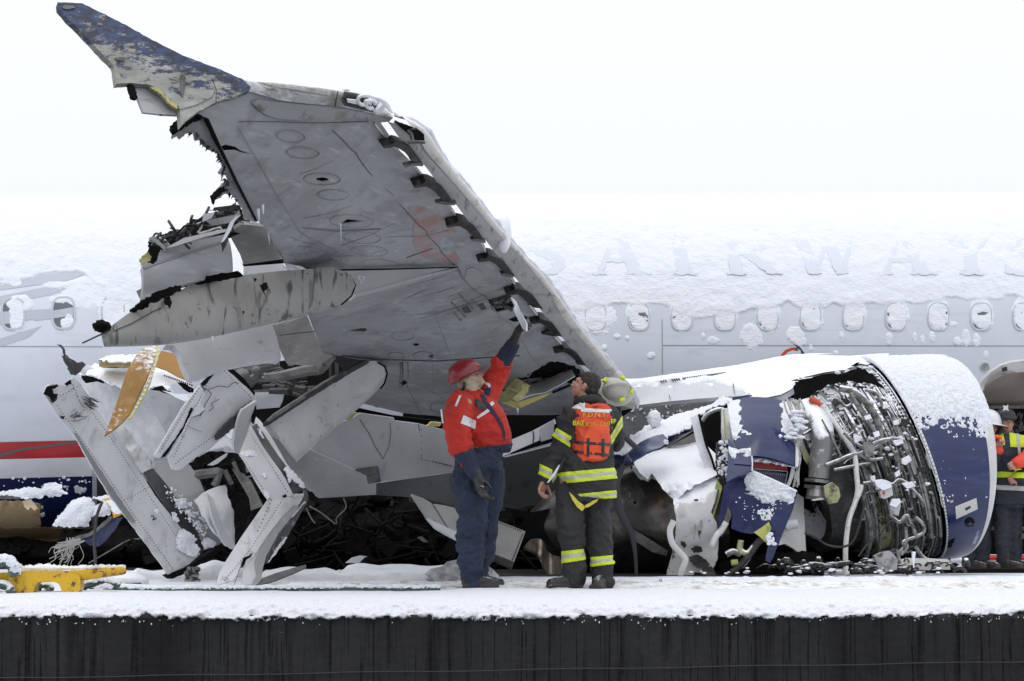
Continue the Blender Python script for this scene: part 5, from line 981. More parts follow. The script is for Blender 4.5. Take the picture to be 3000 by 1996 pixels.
sheet('dark_hole', cd_([(465, 292), (520, 300), (580, 318), (600, 335), (560, 342), (500, 345), (475, 320)]), 21.35, black, cw, step=7, thick=.02, jag=2); sheet('dark_hole', cd_([(860, 372), (930, 352), (985, 395), (960, 398), (900, 382)]), 21.3, black, cw, step=7, thick=.02, jag=2)
sheet('dark_hole', cd_([(1010, 330), (1060, 340), (1112, 372), (1112, 398), (1070, 385), (1030, 350)]), 21.3, black, cw, step=7, thick=.02, jag=2); sheet('mark', cd_([(615, 244), (672, 246), (678, 252), (620, 249)]), 21.3, ink, cw, step=8, thick=.01)
sheet('snowy_skirt', cd_([(930, 380), (1010, 400), (1090, 400), (1080, 430), (1060, 445), (990, 410)]), 21.25, snow_smooth, cw, step=7, thick=.02, jag=1)
sp = thing('torn_skin_spike', 'black torn strip of skin sticking up at the top of the long flap section', 'wreckage', V(220, 1090, 20.4))
sheet('strip', cd_([(325, 115), (350, 118), (372, 138), (382, 175), (410, 200), (440, 220), (470, 215), (488, 235), (462, 262), (435, 295), (415, 292), (395, 240), (375, 200), (360, 180), (378, 185), (368, 150), (345, 128)]), [(170, 1010, 20.0), (240, 1080, 20.4), (215, 1100, 20.3)], mat('charcoal_torn_skin', (.05, .052, .06), .5, layers=[('noise', (.3, .31, .33), 7, .56, .64, .7, (2, 1, 1))], bump=.01, bump_scale=15), sp, step=6, thick=.012, jag=1.5, dent=.04, dents=5)
snowcap('snow_on_spike', cd_([(440, 270), (470, 240), (500, 235), (540, 250), (480, 290)]), 20.5, sp, .02, .03, 8, 6, 2)

# bent beam (zigzag)
bb = thing('bent_beam', 'pale box beam bent into a sharp elbow, its foot standing on the snow', 'aircraft beam', V(690, 1714, 20.0))
ZD = Depth([(640, 1220, 21.2), (740, 1230, 21.5), (790, 1460, 20.6), (870, 1440, 20.9), (640, 1710, 19.9), (740, 1700, 20.0), (880, 1450, 21.0)])
sheet('upper_web', cd_([(1285, 640), (1340, 590), (1400, 570), (1440, 590), (1500, 690), (1560, 780), (1640, 890), (1690, 985), (1620, 1000), (1540, 1005), (1470, 900), (1400, 790), (1340, 700)]), ZD, MATS['folded_panel_grey'], bb, step=10, thick=.014, dent=.03)
sheet('upper_flange', cd_([(1440, 592), (1475, 570), (1530, 650), (1600, 755), (1680, 850), (1745, 938), (1745, 950), (1682, 985), (1630, 890), (1550, 770), (1490, 680)]), off(ZD, -.01), MATS['spar_dark_grey'], bb, step=9, thick=.014)
sheet('upper_lip', cd_([(1458, 545), (1470, 530), (1500, 560), (1560, 650), (1640, 790), (1700, 870), (1758, 940), (1740, 945), (1680, 860), (1600, 755), (1530, 650), (1478, 575)]), ZD, plate_m, bb, step=8, thick=.014)
sheet('bright_fold', cd_([(1684, 976), (1745, 972), (1744, 990), (1686, 996)]), off(ZD, .03), MATS['bright_bent_metal'], bb, step=6, thick=.02)
sheet('lower_web', cd_([(1540, 1005), (1600, 998), (1690, 990), (1660, 1045), (1560, 1180), (1460, 1330), (1380, 1420), (1330, 1480), (1245, 1505), (1240, 1490), (1258, 1430), (1290, 1370), (1380, 1230), (1450, 1130), (1510, 1045)]), ZD, plate_m, bb, step=10, thick=.014, dent=.035)
sheet('lower_flange', cd_([(1690, 992), (1742, 990), (1720, 1045), (1640, 1130), (1540, 1270), (1500, 1370), (1480, 1440), (1430, 1500), (1385, 1500), (1395, 1410), (1440, 1330), (1540, 1190), (1650, 1060)]), off(ZD, -.01), fm, bb, step=9, thick=.014, dent=.035)
sheet('inner_curl', cd_([(1700, 1040), (1720, 1050), (1600, 1200), (1530, 1330), (1510, 1400), (1500, 1470), (1470, 1500), (1445, 1495), (1475, 1440), (1465, 1360), (1520, 1240), (1620, 1120)]), off(ZD, .02), mat('curl_grey', (.28, .28, .285), .4, layers=[('noise', (.4, .4, .4), 5, .5, .7, .7)]), bb, step=8, thick=.02)
sheet('dark_face', cd_([(1742, 990), (1762, 950), (1772, 990), (1760, 1030), (1650, 1220), (1560, 1340), (1530, 1370), (1560, 1280), (1660, 1120)]), off(ZD, -.03), MATS['charcoal_torn_skin'], bb, step=9, thick=.03, jag=1)
sheet('bright_scrape', cd_([(1750, 1015), (1755, 1020), (1690, 1100), (1670, 1110)]), off(ZD, .0), plate_m, bb, step=6, thick=.01, jag=1.5)
sheet('bright_scrape', cd_([(1590, 1280), (1640, 1220), (1650, 1225), (1590, 1310), (1540, 1370)]), off(ZD, .0), plate_m, bb, step=6, thick=.01, jag=1.5)
for q in [[(1385, 1370), (1400, 1340), (1430, 1330), (1450, 1310), (1440, 1335), (1415, 1350), (1400, 1385), (1388, 1400)], [(1625, 985), (1640, 975), (1650, 990), (1632, 998)]]: sheet('tear', cd_(q), off(ZD, .012), gap_black, bb, step=6, thick=.004, jag=1)
b = Bag()
for k in range(12): x, y = cd_([(1392 - k * 4, 1365 + k * 11)])[0]; b.ball(P(x, y, float(ZD(x, y)) - .012), .006, 4, 3)
for k in range(9): x, y = cd_([(1560 - k * 10, 1010 + k * 22)])[0]; b.ball(P(x, y, float(ZD(x, y)) - .012), .006, 4, 3)
b.build('rivets', ink, bb)
for q, sd in [([(1380, 738), (1400, 722), (1440, 725), (1480, 748), (1470, 760), (1420, 762), (1385, 755)], 1), ([(1515, 955), (1530, 952), (1548, 985), (1540, 1000), (1525, 985)], 2), ([(1630, 830), (1650, 815), (1690, 850), (1750, 930), (1735, 940), (1690, 900), (1650, 870)], 3), ([(1505, 860), (1518, 856), (1530, 875), (1518, 882)], 4), ([(1655, 885), (1668, 885), (1672, 905), (1660, 905)], 5), ([(1478, 600), (1495, 605), (1520, 650), (1510, 655)], 6), ([(1290, 640), (1350, 590), (1362, 610), (1330, 660)], 7)]: snowcap('snow_patch', cd_(q), off(ZD, .0), bb, .015, .015, 16, 5, sd, dd=.02)
sheet('foot_scrap', cd_([(1480, 1470), (1580, 1430), (1700, 1395), (1757, 1380), (1757, 1395), (1680, 1430), (1580, 1470), (1480, 1500), (1440, 1500)]), [(740, 1710, 20.0), (890, 1655, 20.3), (890, 1670, 20.2)], mid_metal, bb, step=8, thick=.014)
sheet('dark_patch', cd_([(1640, 940), (1790, 960), (1850, 1030), (1800, 1020), (1780, 1000), (1755, 985)]), 21.3, black, bb, step=8, thick=.05, jag=3)

cu_ = thing('curled_skin', 'white curled piece of skin standing between the long flap and the bent beam', 'aircraft skin', V(640, 1600, 21.5))
CD = Depth([(610, 1430, 21.4), (670, 1430, 21.7), (690, 1600, 21.5), (640, 1520, 21.3)])
sheet('sheet', cd_([(1188, 962), (1205, 945), (1230, 932), (1290, 925), (1300, 960), (1298, 1000), (1320, 1050), (1360, 1075), (1388, 1100), (1380, 1130), (1396, 1160), (1394, 1190), (1380, 1240), (1350, 1290), (1300, 1270), (1250, 1180), (1215, 1080)]), CD, MATS['flap_plate_white'], cu_, step=8, thick=.02, jag=1.5, dent=.06, dents=4, bump=lambda x, y: -.10 * ((x - 660) / 50) ** 2)
sheet('fold', cd_([(1190, 965), (1225, 1000), (1240, 1040), (1290, 1180), (1330, 1240), (1360, 1290), (1330, 1290), (1270, 1220), (1220, 1100)]), off(CD, .05), MATS['folded_panel_grey'], cu_, step=8, thick=.02, dent=.02, dents=4)
sheet('back_panel', cd_([(1330, 830), (1400, 860), (1440, 900), (1480, 980), (1510, 1045), (1440, 1070), (1430, 1000), (1390, 930)]), 21.7, MATS['shaded_grey_panel'], cu_, step=9, thick=.02)
sheet('charred_edge', cd_([(1350, 1020), (1420, 1000), (1430, 1060), (1400, 1110), (1400, 1180), (1385, 1190), (1390, 1110), (1360, 1070)]), 21.4, black, cu_, step=6, thick=.02, jag=3)
# mangled mechanism between
mech = thing('mangled_mechanism', 'black mangled flap mechanism with broken rods under the folded panel', 'wreckage', V(620, 1500, 22))
sheet('dark_core', cd_([(1080, 800), (1200, 730), (1340, 730), (1390, 800), (1400, 880), (1450, 960), (1440, 1070), (1400, 1180), (1340, 1060), (1290, 930), (1190, 950), (1130, 870)]), 22.3, black, mech, step=12, thick=.3, dent=.1, dents=4, jag=3)
b = Bag(); rr = random.Random(17)
for k in range(60):
    x, y = cd_([(rr.uniform(1100, 1420), rr.uniform(740, 1000))])[0]; a = rr.uniform(0, 6.3); L_ = rr.uniform(10, 50); z = rr.uniform(21.7, 22.2)
    b.tube([P(x, y, z), P(x + L_ * math.cos(a), y + L_ * math.sin(a), z + rr.gauss(0, .1))], rr.uniform(.008, .03), 5)
o = b.build('rods', black, mech); o['kind'] = 'stuff'
for q, w in [([(1270, 830), (1245, 900), (1230, 930)], .035), ([(1290, 840), (1320, 900), (1330, 920)], .025), ([(1340, 790), (1370, 860), (1400, 900)], .02), ([(1100, 870), (1180, 860), (1260, 850)], .045)]: tube('rod', [V(*cd_([p])[0], 21.6) for p in q], w, mid_metal, mech, ns=7, n=8)
sheet('bright_shard', cd_([(1190, 810), (1250, 770), (1310, 735), (1300, 760), (1250, 800), (1220, 812)]), 21.6, light_paint, mech, step=7, thick=.01); sheet('bright_shard', cd_([(1275, 700), (1340, 715), (1360, 740), (1290, 735)]), 21.6, light_paint, mech, step=7, thick=.01)
sheet('bright_shard', cd_([(1160, 740), (1210, 728), (1330, 700), (1290, 660), (1250, 690)]), 21.7, light_paint, mech, step=7, thick=.01); sheet('snowy_shard', cd_([(1290, 640), (1350, 590), (1370, 600), (1350, 660), (1345, 720), (1300, 700), (1200, 722)]), 21.5, MATS['plate_under_thin_snow'], mech, step=8, thick=.02)
# hanging strip from the folded panel
hs = thing('hanging_shard', 'long torn shard hanging from the lower corner of the folded panel', 'aircraft panel', V(710, 1330, 20.2))
sheet('blade', cd_([(1395, 490), (1425, 470), (1470, 440), (1460, 500), (1440, 560), (1420, 640), (1400, 690), (1370, 745), (1345, 730), (1342, 680), (1365, 570), (1380, 520)]), [(720, 1190, 20.1), (690, 1330, 20.2), (740, 1230, 20.3)], fm, hs, step=8, thick=.02, dent=.02, dents=4)
sheet('black_edge', cd_([(1440, 500), (1470, 465), (1470, 530), (1455, 575), (1440, 560), (1445, 520)]), 20.25, black, hs, step=7, thick=.02, jag=1.5)

for q in [[(1320, 650), (1480, 900), (1550, 1000)], [(1420, 600), (1650, 960)], [(1620, 1010), (1440, 1290), (1290, 1470)]]: rivrow(q, ZD, bb)
# ---------------------------------------------------------------- hull litter at the far left
lit = thing('torn_skirt', 'navy skin peeled off the hull with snow and hanging wires, far left', 'wreckage', V(200, 1600, 25))
sheet('navy_curl', ce([(540, 1160), (620, 1130), (700, 1100), (800, 1040), (880, 980), (960, 965), (900, 1060), (820, 1160), (760, 1200), (700, 1190), (650, 1150)]), 24.8, navy, lit, step=9, thick=.02, dent=.05, dents=4, jag=1.5)
sheet('grey_rib', ce([(560, 1130), (700, 1090), (790, 1020), (860, 960), (880, 975), (800, 1050), (700, 1120), (560, 1160)]), 24.7, mid_metal, lit, step=8, thick=.03, jag=1.5)
snowcap('snow_slab', ce([(405, 1040), (430, 990), (500, 920), (550, 850), (640, 815), (700, 820), (735, 860), (735, 940), (690, 1020), (690, 1045), (560, 1050)]), 24.9, lit, .05, .04, 9, 6, 1)
snowcap('snow_slab', ce([(700, 820), (800, 805), (880, 790), (900, 820), (870, 900), (860, 950), (780, 965), (720, 960), (740, 880), (800, 850)]), 24.85, lit, .03, .04, 9, 6, 2)
snowcap('snow_slab', ce([(-20, 775), (60, 765), (170, 745), (270, 735), (330, 745), (350, 710), (430, 698), (480, 715), (485, 755), (530, 790), (480, 800), (440, 810), (380, 820), (350, 800), (300, 828), (170, 828), (160, 815), (60, 800), (-20, 812)]), 26.15, lit, .04, .05, 9, 6, 3)
snowcap('snow_slab', ce([(575, 740), (600, 722), (630, 745), (660, 738), (675, 760), (660, 780), (590, 782)]), fus_depth(.02), lit, .02, .03, 12, 5, 4)
for k, q in enumerate([[(318, 885), (335, 888), (335, 905), (318, 905)], [(316, 945), (340, 935), (350, 958), (330, 972), (314, 962)], [(520, 745), (530, 755), (524, 768), (516, 758)]]): snowcap('snow_clod', ce(q), fus_depth(.02), lit, .01, .01, 12, 5, k)
spots(fus_depth(.01), ce([(0, 660), (740, 650), (740, 740), (0, 740)]), lit, 26, .006, .018, 3)
sheet('torn_edge', ce([(-20, 800), (60, 790), (160, 800), (290, 790), (285, 810), (170, 830), (-20, 830)]), 26.25, mid_metal, lit, step=7, thick=.02, jag=1.5)
yt = sheet('yellow_tab', ce([(800, 828), (860, 822), (900, 835), (940, 880), (968, 940), (930, 960), (885, 978), (860, 900), (830, 860)]), 24.3, mat('amber_paint', (.70, .36, .03), .5), lit, step=7, thick=.02)
snowcap('snow_slab', ce([(825, 840), (880, 830), (925, 870), (955, 935), (890, 955), (865, 900)]), 24.28, lit, .01, .01, 9, 5, 6, snow_smooth)
b = Bag(); rr = random.Random(44)
for k in range(26):
    x, y = ce([(rr.uniform(520, 620), rr.uniform(1130, 1180))])[0]; p = [V(x, y, 24.4)]
    for j in range(4): x += rr.uniform(-22, 10); y += rr.uniform(4, 26); p.append(V(x, y, 24.3))
    b.tube(p, rr.uniform(.002, .004), 4, 14)
for k in range(12):
    x, y = ce([(rr.uniform(560, 660), rr.uniform(1120, 1180))])[0]; L_ = rr.uniform(40, 100); a = math.pi - .25 + rr.gauss(0, .08); b.tube([V(x, y, 24.3), V(x + L_ * math.cos(a), y + L_ * -math.sin(a) * -1 * .9, 24.3)], rr.uniform(.004, .009), 4)
o = b.build('frayed_wires', mat('frayed_wire', (.35, .34, .32), .5), lit); o['kind'] = 'stuff'
cbl = tube('hanging_cable', [V(*ce([p])[0], 23.6) for p in [(795, 850), (775, 900), (755, 960), (740, 1060), (735, 1180), (742, 1280), (742, 1340)]], .016, mat('black_rubber', (.03, .03, .03), .5), None, ns=7, n=24); tag(cbl, 'dark cable hanging to the snow from the peeled navy skin', 'cable')
tube('wire', [V(*ce([p])[0], 24.5) for p in [(690, 1330), (860, 1230), (1000, 1150), (1090, 1140)]], .006, mid_metal, lit, ns=4, n=10)

# ---------------------------------------------------------------- mooring cleat, ropes, booms
cl = thing('mooring_cleat', 'yellow mooring cleat with rust and snow along its horn', 'cleat', V(120, 1742, 17.4))
ycm = mat('yellow_cleat_paint', (.62, .38, .012), .42, layers=[('noise', (.50, .30, .015), 4, .45, .7, .6), ('noise', (.22, .07, .015), 9, .56, .62, .9), ('noise', (.03, .02, .015), 14, .60, .66, .9)], bump=.004, bump_scale=20)
cc = crop(0, 1640, 5.238)
def csheet(n_, q, z, m, t, rnd=1, st=5, par=cl, **k): return sheet(n_, smooth_poly(cc(q), rnd) if rnd else cc(q), z, m, par, step=st, thick=t, **k)
body = ribbon('horn', cc([(300, 185), (700, 182), (1100, 172), (1500, 140), (1890, 118)]), cc([(300, 350), (700, 345), (1190, 330), (1500, 290), (1890, 232)]), lambda x, y: x * 0 + 17.35, .05, ycm, cl, start=.0, back=.9, n=30, nv=14)
pts = [V(*cc([(1880, 175)])[0], 17.40), V(*cc([(1925, 172)])[0], 17.40), V(*cc([(1938, 170)])[0], 17.40)]; tube('horn_end', pts, [.0265, .022, .008], ycm, cl, ns=16)
ribbon('left_horn', cc([(-200, 200), (150, 195)]), cc([(-200, 325), (150, 345)]), lambda x, y: x * 0 + 17.36, .05, ycm, cl, start=.0, back=.9, n=8)
csheet('leg', [(130, 200), (330, 180), (700, 180), (1200, 200), (1240, 330), (1215, 520), (950, 545), (935, 440), (900, 370), (830, 340), (620, 338), (560, 360), (520, 430), (505, 560), (160, 590), (165, 420), (130, 330)], 17.34, ycm, .16, 1)
snowcap('snow_on_horn', cc([(300, 175), (340, 95), (560, 75), (720, 62), (900, 82), (1100, 92), (1600, 80), (1860, 76), (1930, 100), (1925, 128), (1500, 138), (1150, 168), (900, 172), (700, 180), (500, 178)]), 17.42, cl, .03, .01, 12, 5, 2, snow_smooth)
rope_m = mat('mossy_green_rope', (.10, .145, .13), .9, layers=[('noise', (.05, .07, .055), 20, .42, .6, .8), ('noise', (.30, .42, .38), 30, .60, .68, .8), ('snow', SNOWC, 16, .75, 1.0, 1)], bump=.02, bump_scale=60)
def rope(name, q, z, r_, label, par=None, lump=.012, n=60, sd=0):
    path = catmull(np.array([P(a, b_, z if not callable(z) else z(a)) for a, b_ in q]), n); v, f = tube_data(path, r_, 14)
    d = fbm(v * 32 + sd, 3)[:, None] * lump + fbm(v * 9 + sd, 2)[:, None] * lump
    cpt = np.repeat(path, 14, 0); dirn = v - cpt; dirn /= np.linalg.norm(dirn, axis=1)[:, None] + 1e-9
    o_ = pymesh(name, v + dirn * d, f, rope_m, par)
    
    if par is None: tag(o_, label, 'rope')
    return o_
rope('rope', cc([(-150, 60), (40, 10), (150, 30), (220, 110), (230, 200), (240, 250)]), 17.3, .045, 'frayed green rope turned round the top of the yellow cleat, heaped with snow')
rope('rope', cc([(560, 520), (620, 380), (760, 430), (700, 500), (600, 540)]), 17.62, .030, 'snowy green rope seen through the opening of the yellow cleat')
o = rope('rope', [(240, 1720), (255, 1710), (290, 1704), (330, 1708), (350, 1716)], 17.8, .040, 'thick green rope bight beside the right leg of the yellow cleat')
rope('rope', [(-40, 1716), (0, 1712), (28, 1722), (24, 1745), (-40, 1742)], 17.3, .035, 'green rope coil at the left edge beside the yellow cleat')
lg = rope('rope', [(262, 1726), (400, 1726), (600, 1727), (900, 1725), (1100, 1725), (1290, 1724)], 18.6, .032, 'long green rope lying in the snow from the cleat to the man in red', lump=.014, n=260, sd=5)
snowcap('snow_on_rope', [(255, 1722), (300, 1716), (420, 1719), (600, 1718), (800, 1719), (1000, 1717), (1200, 1717), (1290, 1717), (1290, 1722), (1100, 1722), (700, 1725), (400, 1724), (262, 1727)], 18.57, lg, .02, .03, 16, 5, 7)
o = snowcap('snow_heap', cc([(1440, 430), (1490, 400), (1600, 362), (1680, 370), (1740, 420), (1720, 440), (1560, 440)]), 17.7, None, .03, .01, 12, 5, 3); tag(o, 'small round heap of snow on the rope bight by the cleat', 'snow', kind='stuff')
snowcap('snow_on_rope', cc([(1260, 330), (1400, 310), (1600, 300), (1700, 310), (1840, 350), (1870, 380), (1700, 340), (1500, 330), (1420, 350), (1330, 345)]), 17.74, bpy.data.objects['rope.002'], .02, .02, 12, 5, 3)
snowcap('snow_on_rope', cc([(-20, 10), (80, 0), (200, 0), (280, 40), (340, 90), (320, 120), (240, 90), (160, 110), (60, 40), (-20, 50)]), 17.2, bpy.data.objects['rope'], .02, .02, 12, 5, 3)
snowcap('snow_on_rope', cc([(150, 130), (260, 105), (330, 170), (320, 240), (270, 190), (200, 200), (140, 180)]), 17.24, bpy.data.objects['rope'], .01, .03, 12, 5, 4)
boom_m = mat('white_absorbent_boom', (.72, .72, .72), .8, layers=[('noise', (.55, .54, .53), 7, .5, .7, .7), ('snow', SNOWC, 5, .9, 1.2, 1)], bump=.012, bump_scale=14)
bag = blob('sandbag', P(360, 1705, 20.4), (.21, .12, .09), boom_m, None, .15, 2, 3, label=None); tag(bag, 'small snow covered white bag with printed black lettering by the yellow cleat', 'bag')
pr = sheet('bag_print', cc([(1915, 360), (2165, 352), (2168, 388), (1960, 388)]), 20.27, mat('navy_print', (.02, .025, .06), .6), bag, step=8, thick=.004)
stencil(['OIZDIN'], 366, 1711, 0, 6.5, lambda x, y: np.asarray(x) * 0 + 20.25, .0, plate_m, bag)
def boom(q, z, r_, label, sd):
    path = catmull(np.array([P(a, b_, z) for a, b_ in q]), 70); t_ = np.linspace(0, 1, 70); rad = r_ * (1 + .12 * np.sin(t_ * 17 + sd)) * np.clip(np.minimum(t_, 1 - t_) * 14, .3, 1) ** .5
    v, f = tube_data(path, rad, 18, True, 1.0); v = v + fbm(v * 5 + sd, 3)[:, None] * np.array([.01, .02, .025]); o_ = pymesh('absorbent_boom', v, f, boom_m, None); tag(o_, label, 'boom', 'white booms lying along the wreck'); return o_
boom([(380, 1692), (480, 1698), (560, 1697), (640, 1694)], 21.9, .085, 'white padded boom lying in the snow under the corner of the long flap', 1)
boom([(560, 1680), (660, 1672), (760, 1680)], 22.6, .09, 'white snow capped boom lying behind the bent beam', 2)
boom([(760, 1695), (860, 1693), (960, 1694), (1005, 1694)], 21.6, .085, 'white padded boom lying just right of the bent beam foot', 3)
boom([(990, 1696), (1080, 1694), (1200, 1694), (1320, 1698)], 21.5, .085, 'white padded boom reaching towards the boots of the man in red', 4)
boom([(1000, 1680), (1100, 1676), (1220, 1676), (1330, 1680)], 22.4, .075, 'white boom lying in the second row, farther back under the belly panels', 5)
pb = blob('plastic_sheet', P(1360, 1700, 21.2), (.30, .2, .16), mat('grey_plastic_wrap', (.45, .46, .47), .2, layers=[('noise', (.2, .2, .2), 9, .45, .62, .8)], bump=.05, bump_scale=9), None, .5, 4, 8, label=None); tag(pb, 'crumpled grey plastic sheeting behind the boots of the man in red', 'plastic sheet')
# loose riveted panels lying low behind the men
sp1 = thing('riveted_panel', 'grey riveted panel leaning low behind the legs of the man in red', 'aircraft panel', V(1300, 1560, 22.5))
RP = Depth([(1205, 1450, 22.2), (1350, 1540, 22.6), (1540, 1560, 22.9), (1500, 1650, 22.4)])
cf = crop(1200, 950, 1.96)
rp1 = mat('dull_riveted_grey', (.34, .335, .325), .45, .2, layers=[('noise', (.24, .235, .22), 3, .45, .7, .7), ('noise', (.12, .11, .1), 12, .66, .74, .7)], bump=.004, bump_scale=10)
sheet('face', cf([(12, 975), (80, 1000), (130, 1030), (200, 1040), (280, 1060), (300, 1240), (200, 1190), (100, 1110)]), RP, rp1, sp1, step=10, thick=.02)
sheet('lower_lip', cf([(100, 1112), (200, 1160), (290, 1200), (290, 1245), (230, 1215), (150, 1170)]), off(RP, .03), light_paint, sp1, step=9, thick=.02)
b = Bag()
for k in range(16): x, y = cf([(118 + k * 7, 1010 + k * 11)])[0]; b.ball(P(x, y, float(RP(x, y)) - .012), .008, 5, 4)
b.build('rivets', ink, sp1)
sp2 = thing('riveted_panel', 'grey panel with a riveted end sticking out between the two men near the ground', 'aircraft panel', V(1500, 1640, 22.3))
sheet('face', cf([(470, 1120), (518, 1132), (590, 1160), (665, 1190), (640, 1260), (600, 1365), (540, 1340), (460, 1310)]), RP, rp1, sp2, step=10, thick=.02)
sheet('end_lip', cf([(460, 1310), (540, 1340), (600, 1365), (592, 1395), (520, 1365), (460, 1335)]), off(RP, .02), dark_metal, sp2, step=9, thick=.03)
b = Bag()
for k in range(15): x, y = cf([(650 - k * 4.2, 1205 + k * 10.5)])[0]; b.ball(P(x, y, float(RP(x, y)) - .012), .008, 5, 4)
for k in range(12): x, y = cf([(520 + k * 11, 1140 + k * 4.4)])[0]; b.ball(P(x, y, float(RP(x, y)) - .012), .007, 5, 4)
b.build('rivets', ink, sp2)
# ================================================================ the broken engine
ee = crop(1750, 980, 2.09); eg = crop(2300, 980, 2.09)
eng = thing('jet_engine', 'torn open jet engine with blue cowling under snow, its pipes and cases laid bare', 'jet engine', V(2500, 1680, 24))
silver_snow = mat('pipe_under_snow', (.24, .24, .235), .4, .5, layers=[('noise', (.06, .058, .055), 14, .45, .62, .9), ('snow', SNOWC, 30, 1.0, 1.15, 1)], bump=.006, bump_scale=40)
dark_snow = mat('black_part_under_snow', (.03, .03, .03), .5, .3, layers=[('noise', (.10, .095, .09), 14, .5, .66, .8), ('snow', SNOWC, 26, 1.05, 1.2, 1)], bump=.006, bump_scale=30)
green_case = mat('greenish_engine_case', (.30, .30, .15), .45, .2, layers=[('noise', (.42, .41, .25), 5, .45, .62, .9, (1, 1, .5)), ('noise', (.05, .05, .04), 9, .50, .62, .95), ('snow', SNOWC, 16, .92, 1.1, 1)], bump=.006, bump_scale=20)
silver_case = mat('silver_engine_case', (.34, .34, .335), .35, .55, layers=[('noise', (.12, .12, .115), 7, .45, .64, .9), ('noise', (.03, .03, .028), 16, .56, .66, .9), ('snow', SNOWC, 16, .92, 1.1, 1)], bump=.006, bump_scale=20)
blue_c = mat('blue_cowling_paint', (.010, .018, .082), .22, layers=[('scratch', (.03, .045, .14), 3, .5, .72, .6, (.8, 1, 5)), ('noise', (.012, .016, .07), 4, .5, .7, .7)], coat=.15, bump=.002, bump_scale=4)
lip_m = mat('engine_lip_grey', (.56, .56, .55), .35, .1, layers=[('noise', (.46, .46, .45), 3, .45, .7, .7), ('noise', (.2, .19, .18), 14, .68, .76, .7)], bump=.002, bump_scale=8)
EZ = 24.3
def ring(u, ph, dr=0.0):
    """u = 0 at the rear edge of the inlet cowl, 1 at its lip, negative into the bare core; ph = 0 top, pi/2 towards us"""
    u = np.asarray(u, float); ph = np.asarray(ph, float); up_ = np.clip(u, 0, 1); un = np.clip(-u, 0, 3)
    cx = 2638 + 172 * up_ - 172 * un; cy = 1348 - 6 * up_ + 30 * un
    k = 1 + dr
    ax = (-100 + 90 * up_ + 10 * un) * k; ay = (-292 + 0 * up_ + 22 * np.minimum(un, 1.5)) * k; bx = (92 + 28 * up_ - 4 * un) * k; by = 8 * k
    z = EZ + .25 * up_ - .22 * un - .93 * k * np.sin(ph) * (1 - .06 * un)
    return P(cx + ax * np.cos(ph) + bx * np.sin(ph), cy + ay * np.cos(ph) + by * np.sin(ph), z)
def ringmesh(name, us, drs, m, parent, nph=96, ph0=0, ph1=2 * math.pi, dent=0, closed=None, seed=0):
    wrap = abs(ph1 - ph0 - 2 * math.pi) < 1e-6 if closed is None else closed
    ph = np.linspace(ph0, ph1, nph + (0 if wrap else 1), endpoint=not wrap); U, PH = np.meshgrid(us, ph, indexing='ij'); D_ = np.repeat(np.asarray(drs, float)[:, None], len(ph), 1)
    p = ring(U, PH, D_)
    if dent: p = p + fbm(p * 3 + seed, 3)[..., None] * np.array([.3, -1, .3]) * dent
    return pymesh(name, p.reshape(-1, 3), grid_faces(len(us), len(ph), wrap_v=wrap), m, parent, True, angle=50)
lipr = 1
us = [0, .1, .2, .35, .5, .65, .75, .84]; ds = [-.005, 0, .003, .006, .006, .004, 0, -.006]
cowl = ringmesh('inlet_cowl', us + [.84, .5, 0.0, 0.0], ds + [-.05, -.05, -.035, -.005], blue_c, eng, dent=.012)
ringmesh('inlet_lip', [.842, .88, .93, .97, 1.0, 1.01, 1.0, .96, .8], [-.006, -.010, -.022, -.045, -.08, -.11, -.135, -.15, -.16], lip_m, eng)
fanm = ringmesh('fan_face', [.5, .5], [-.9, -.10], black, eng)
# rear flange of the cowl and its rivets
ringmesh('cowl_edge_strip', [0.0, .028, .028, 0.0, 0.0], [.004, .006, -.01, -.01, .004], mat('white_edge_strip', (.66, .66, .65), .4), cowl)
b = Bag()
for k in range(70):
    ph = math.pi * (.06 + .9 * k / 70); b.ball(ring(.014, ph, .008), .006, 4, 3)
o = b.build('rivets', ink, cowl); o['kind'] = 'stuff'
def on_cowl_sheet(name, poly, m, parent=None, dd=.01, t=.006, step=7, **k):
    """patch on the near side of the cowl: distance from the ring surface found by search"""
    U, PH = np.meshgrid(np.linspace(0, 1, 40), np.linspace(.15, math.pi - .15, 80), indexing='ij'); up_ = U
    cx = 2638 + 172 * up_; cy = 1348 - 6 * up_; gx = cx + (-100 + 90 * up_) * np.cos(PH) + (92 + 28 * up_) * np.sin(PH); gy = cy - 292 * np.cos(PH) + 8 * np.sin(PH); gz = EZ + .25 * up_ - .93 * np.sin(PH)
    gx, gy, gz = gx.ravel(), gy.ravel(), gz.ravel()
    def dep(x, y):
        x = np.asarray(x, float); o_ = np.empty(x.shape)
        for i in range(x.size): d2 = (gx - x.flat[i]) ** 2 + (gy - y.flat[i]) ** 2; j = np.argpartition(d2, 6)[:6]; w = 1 / (d2[j] + 3); o_.flat[i] = (gz[j] * w).sum() / w.sum()
        return o_ - dd
    return sheet(name, poly, dep, m, parent or eng, step=step, thick=t, **k)
on_cowl_sheet('access_plate', eg([(1043, 1055), (1172, 1002), (1180, 1070), (1048, 1132)]), mat('bare_plate', (.55, .55, .53), .4, .3), cowl, .012)
b = Bag()
on_cowl_sheet('handle_slot', eg([(1105, 1068), (1135, 1052), (1138, 1062), (1108, 1080)]), dark_metal, cowl, .02)
q = rrect(*eg([(1130, 1152)])[0], 15, 15, 2, 18); on_cowl_sheet('round_port', q, black, cowl, .012, step=5)
on_cowl_sheet('torn_hole', eg([(985, 1280), (1030, 1250), (1082, 1228), (1070, 1262), (1040, 1300), (990, 1305)]), gap_black, cowl, .008, step=6, jag=2)
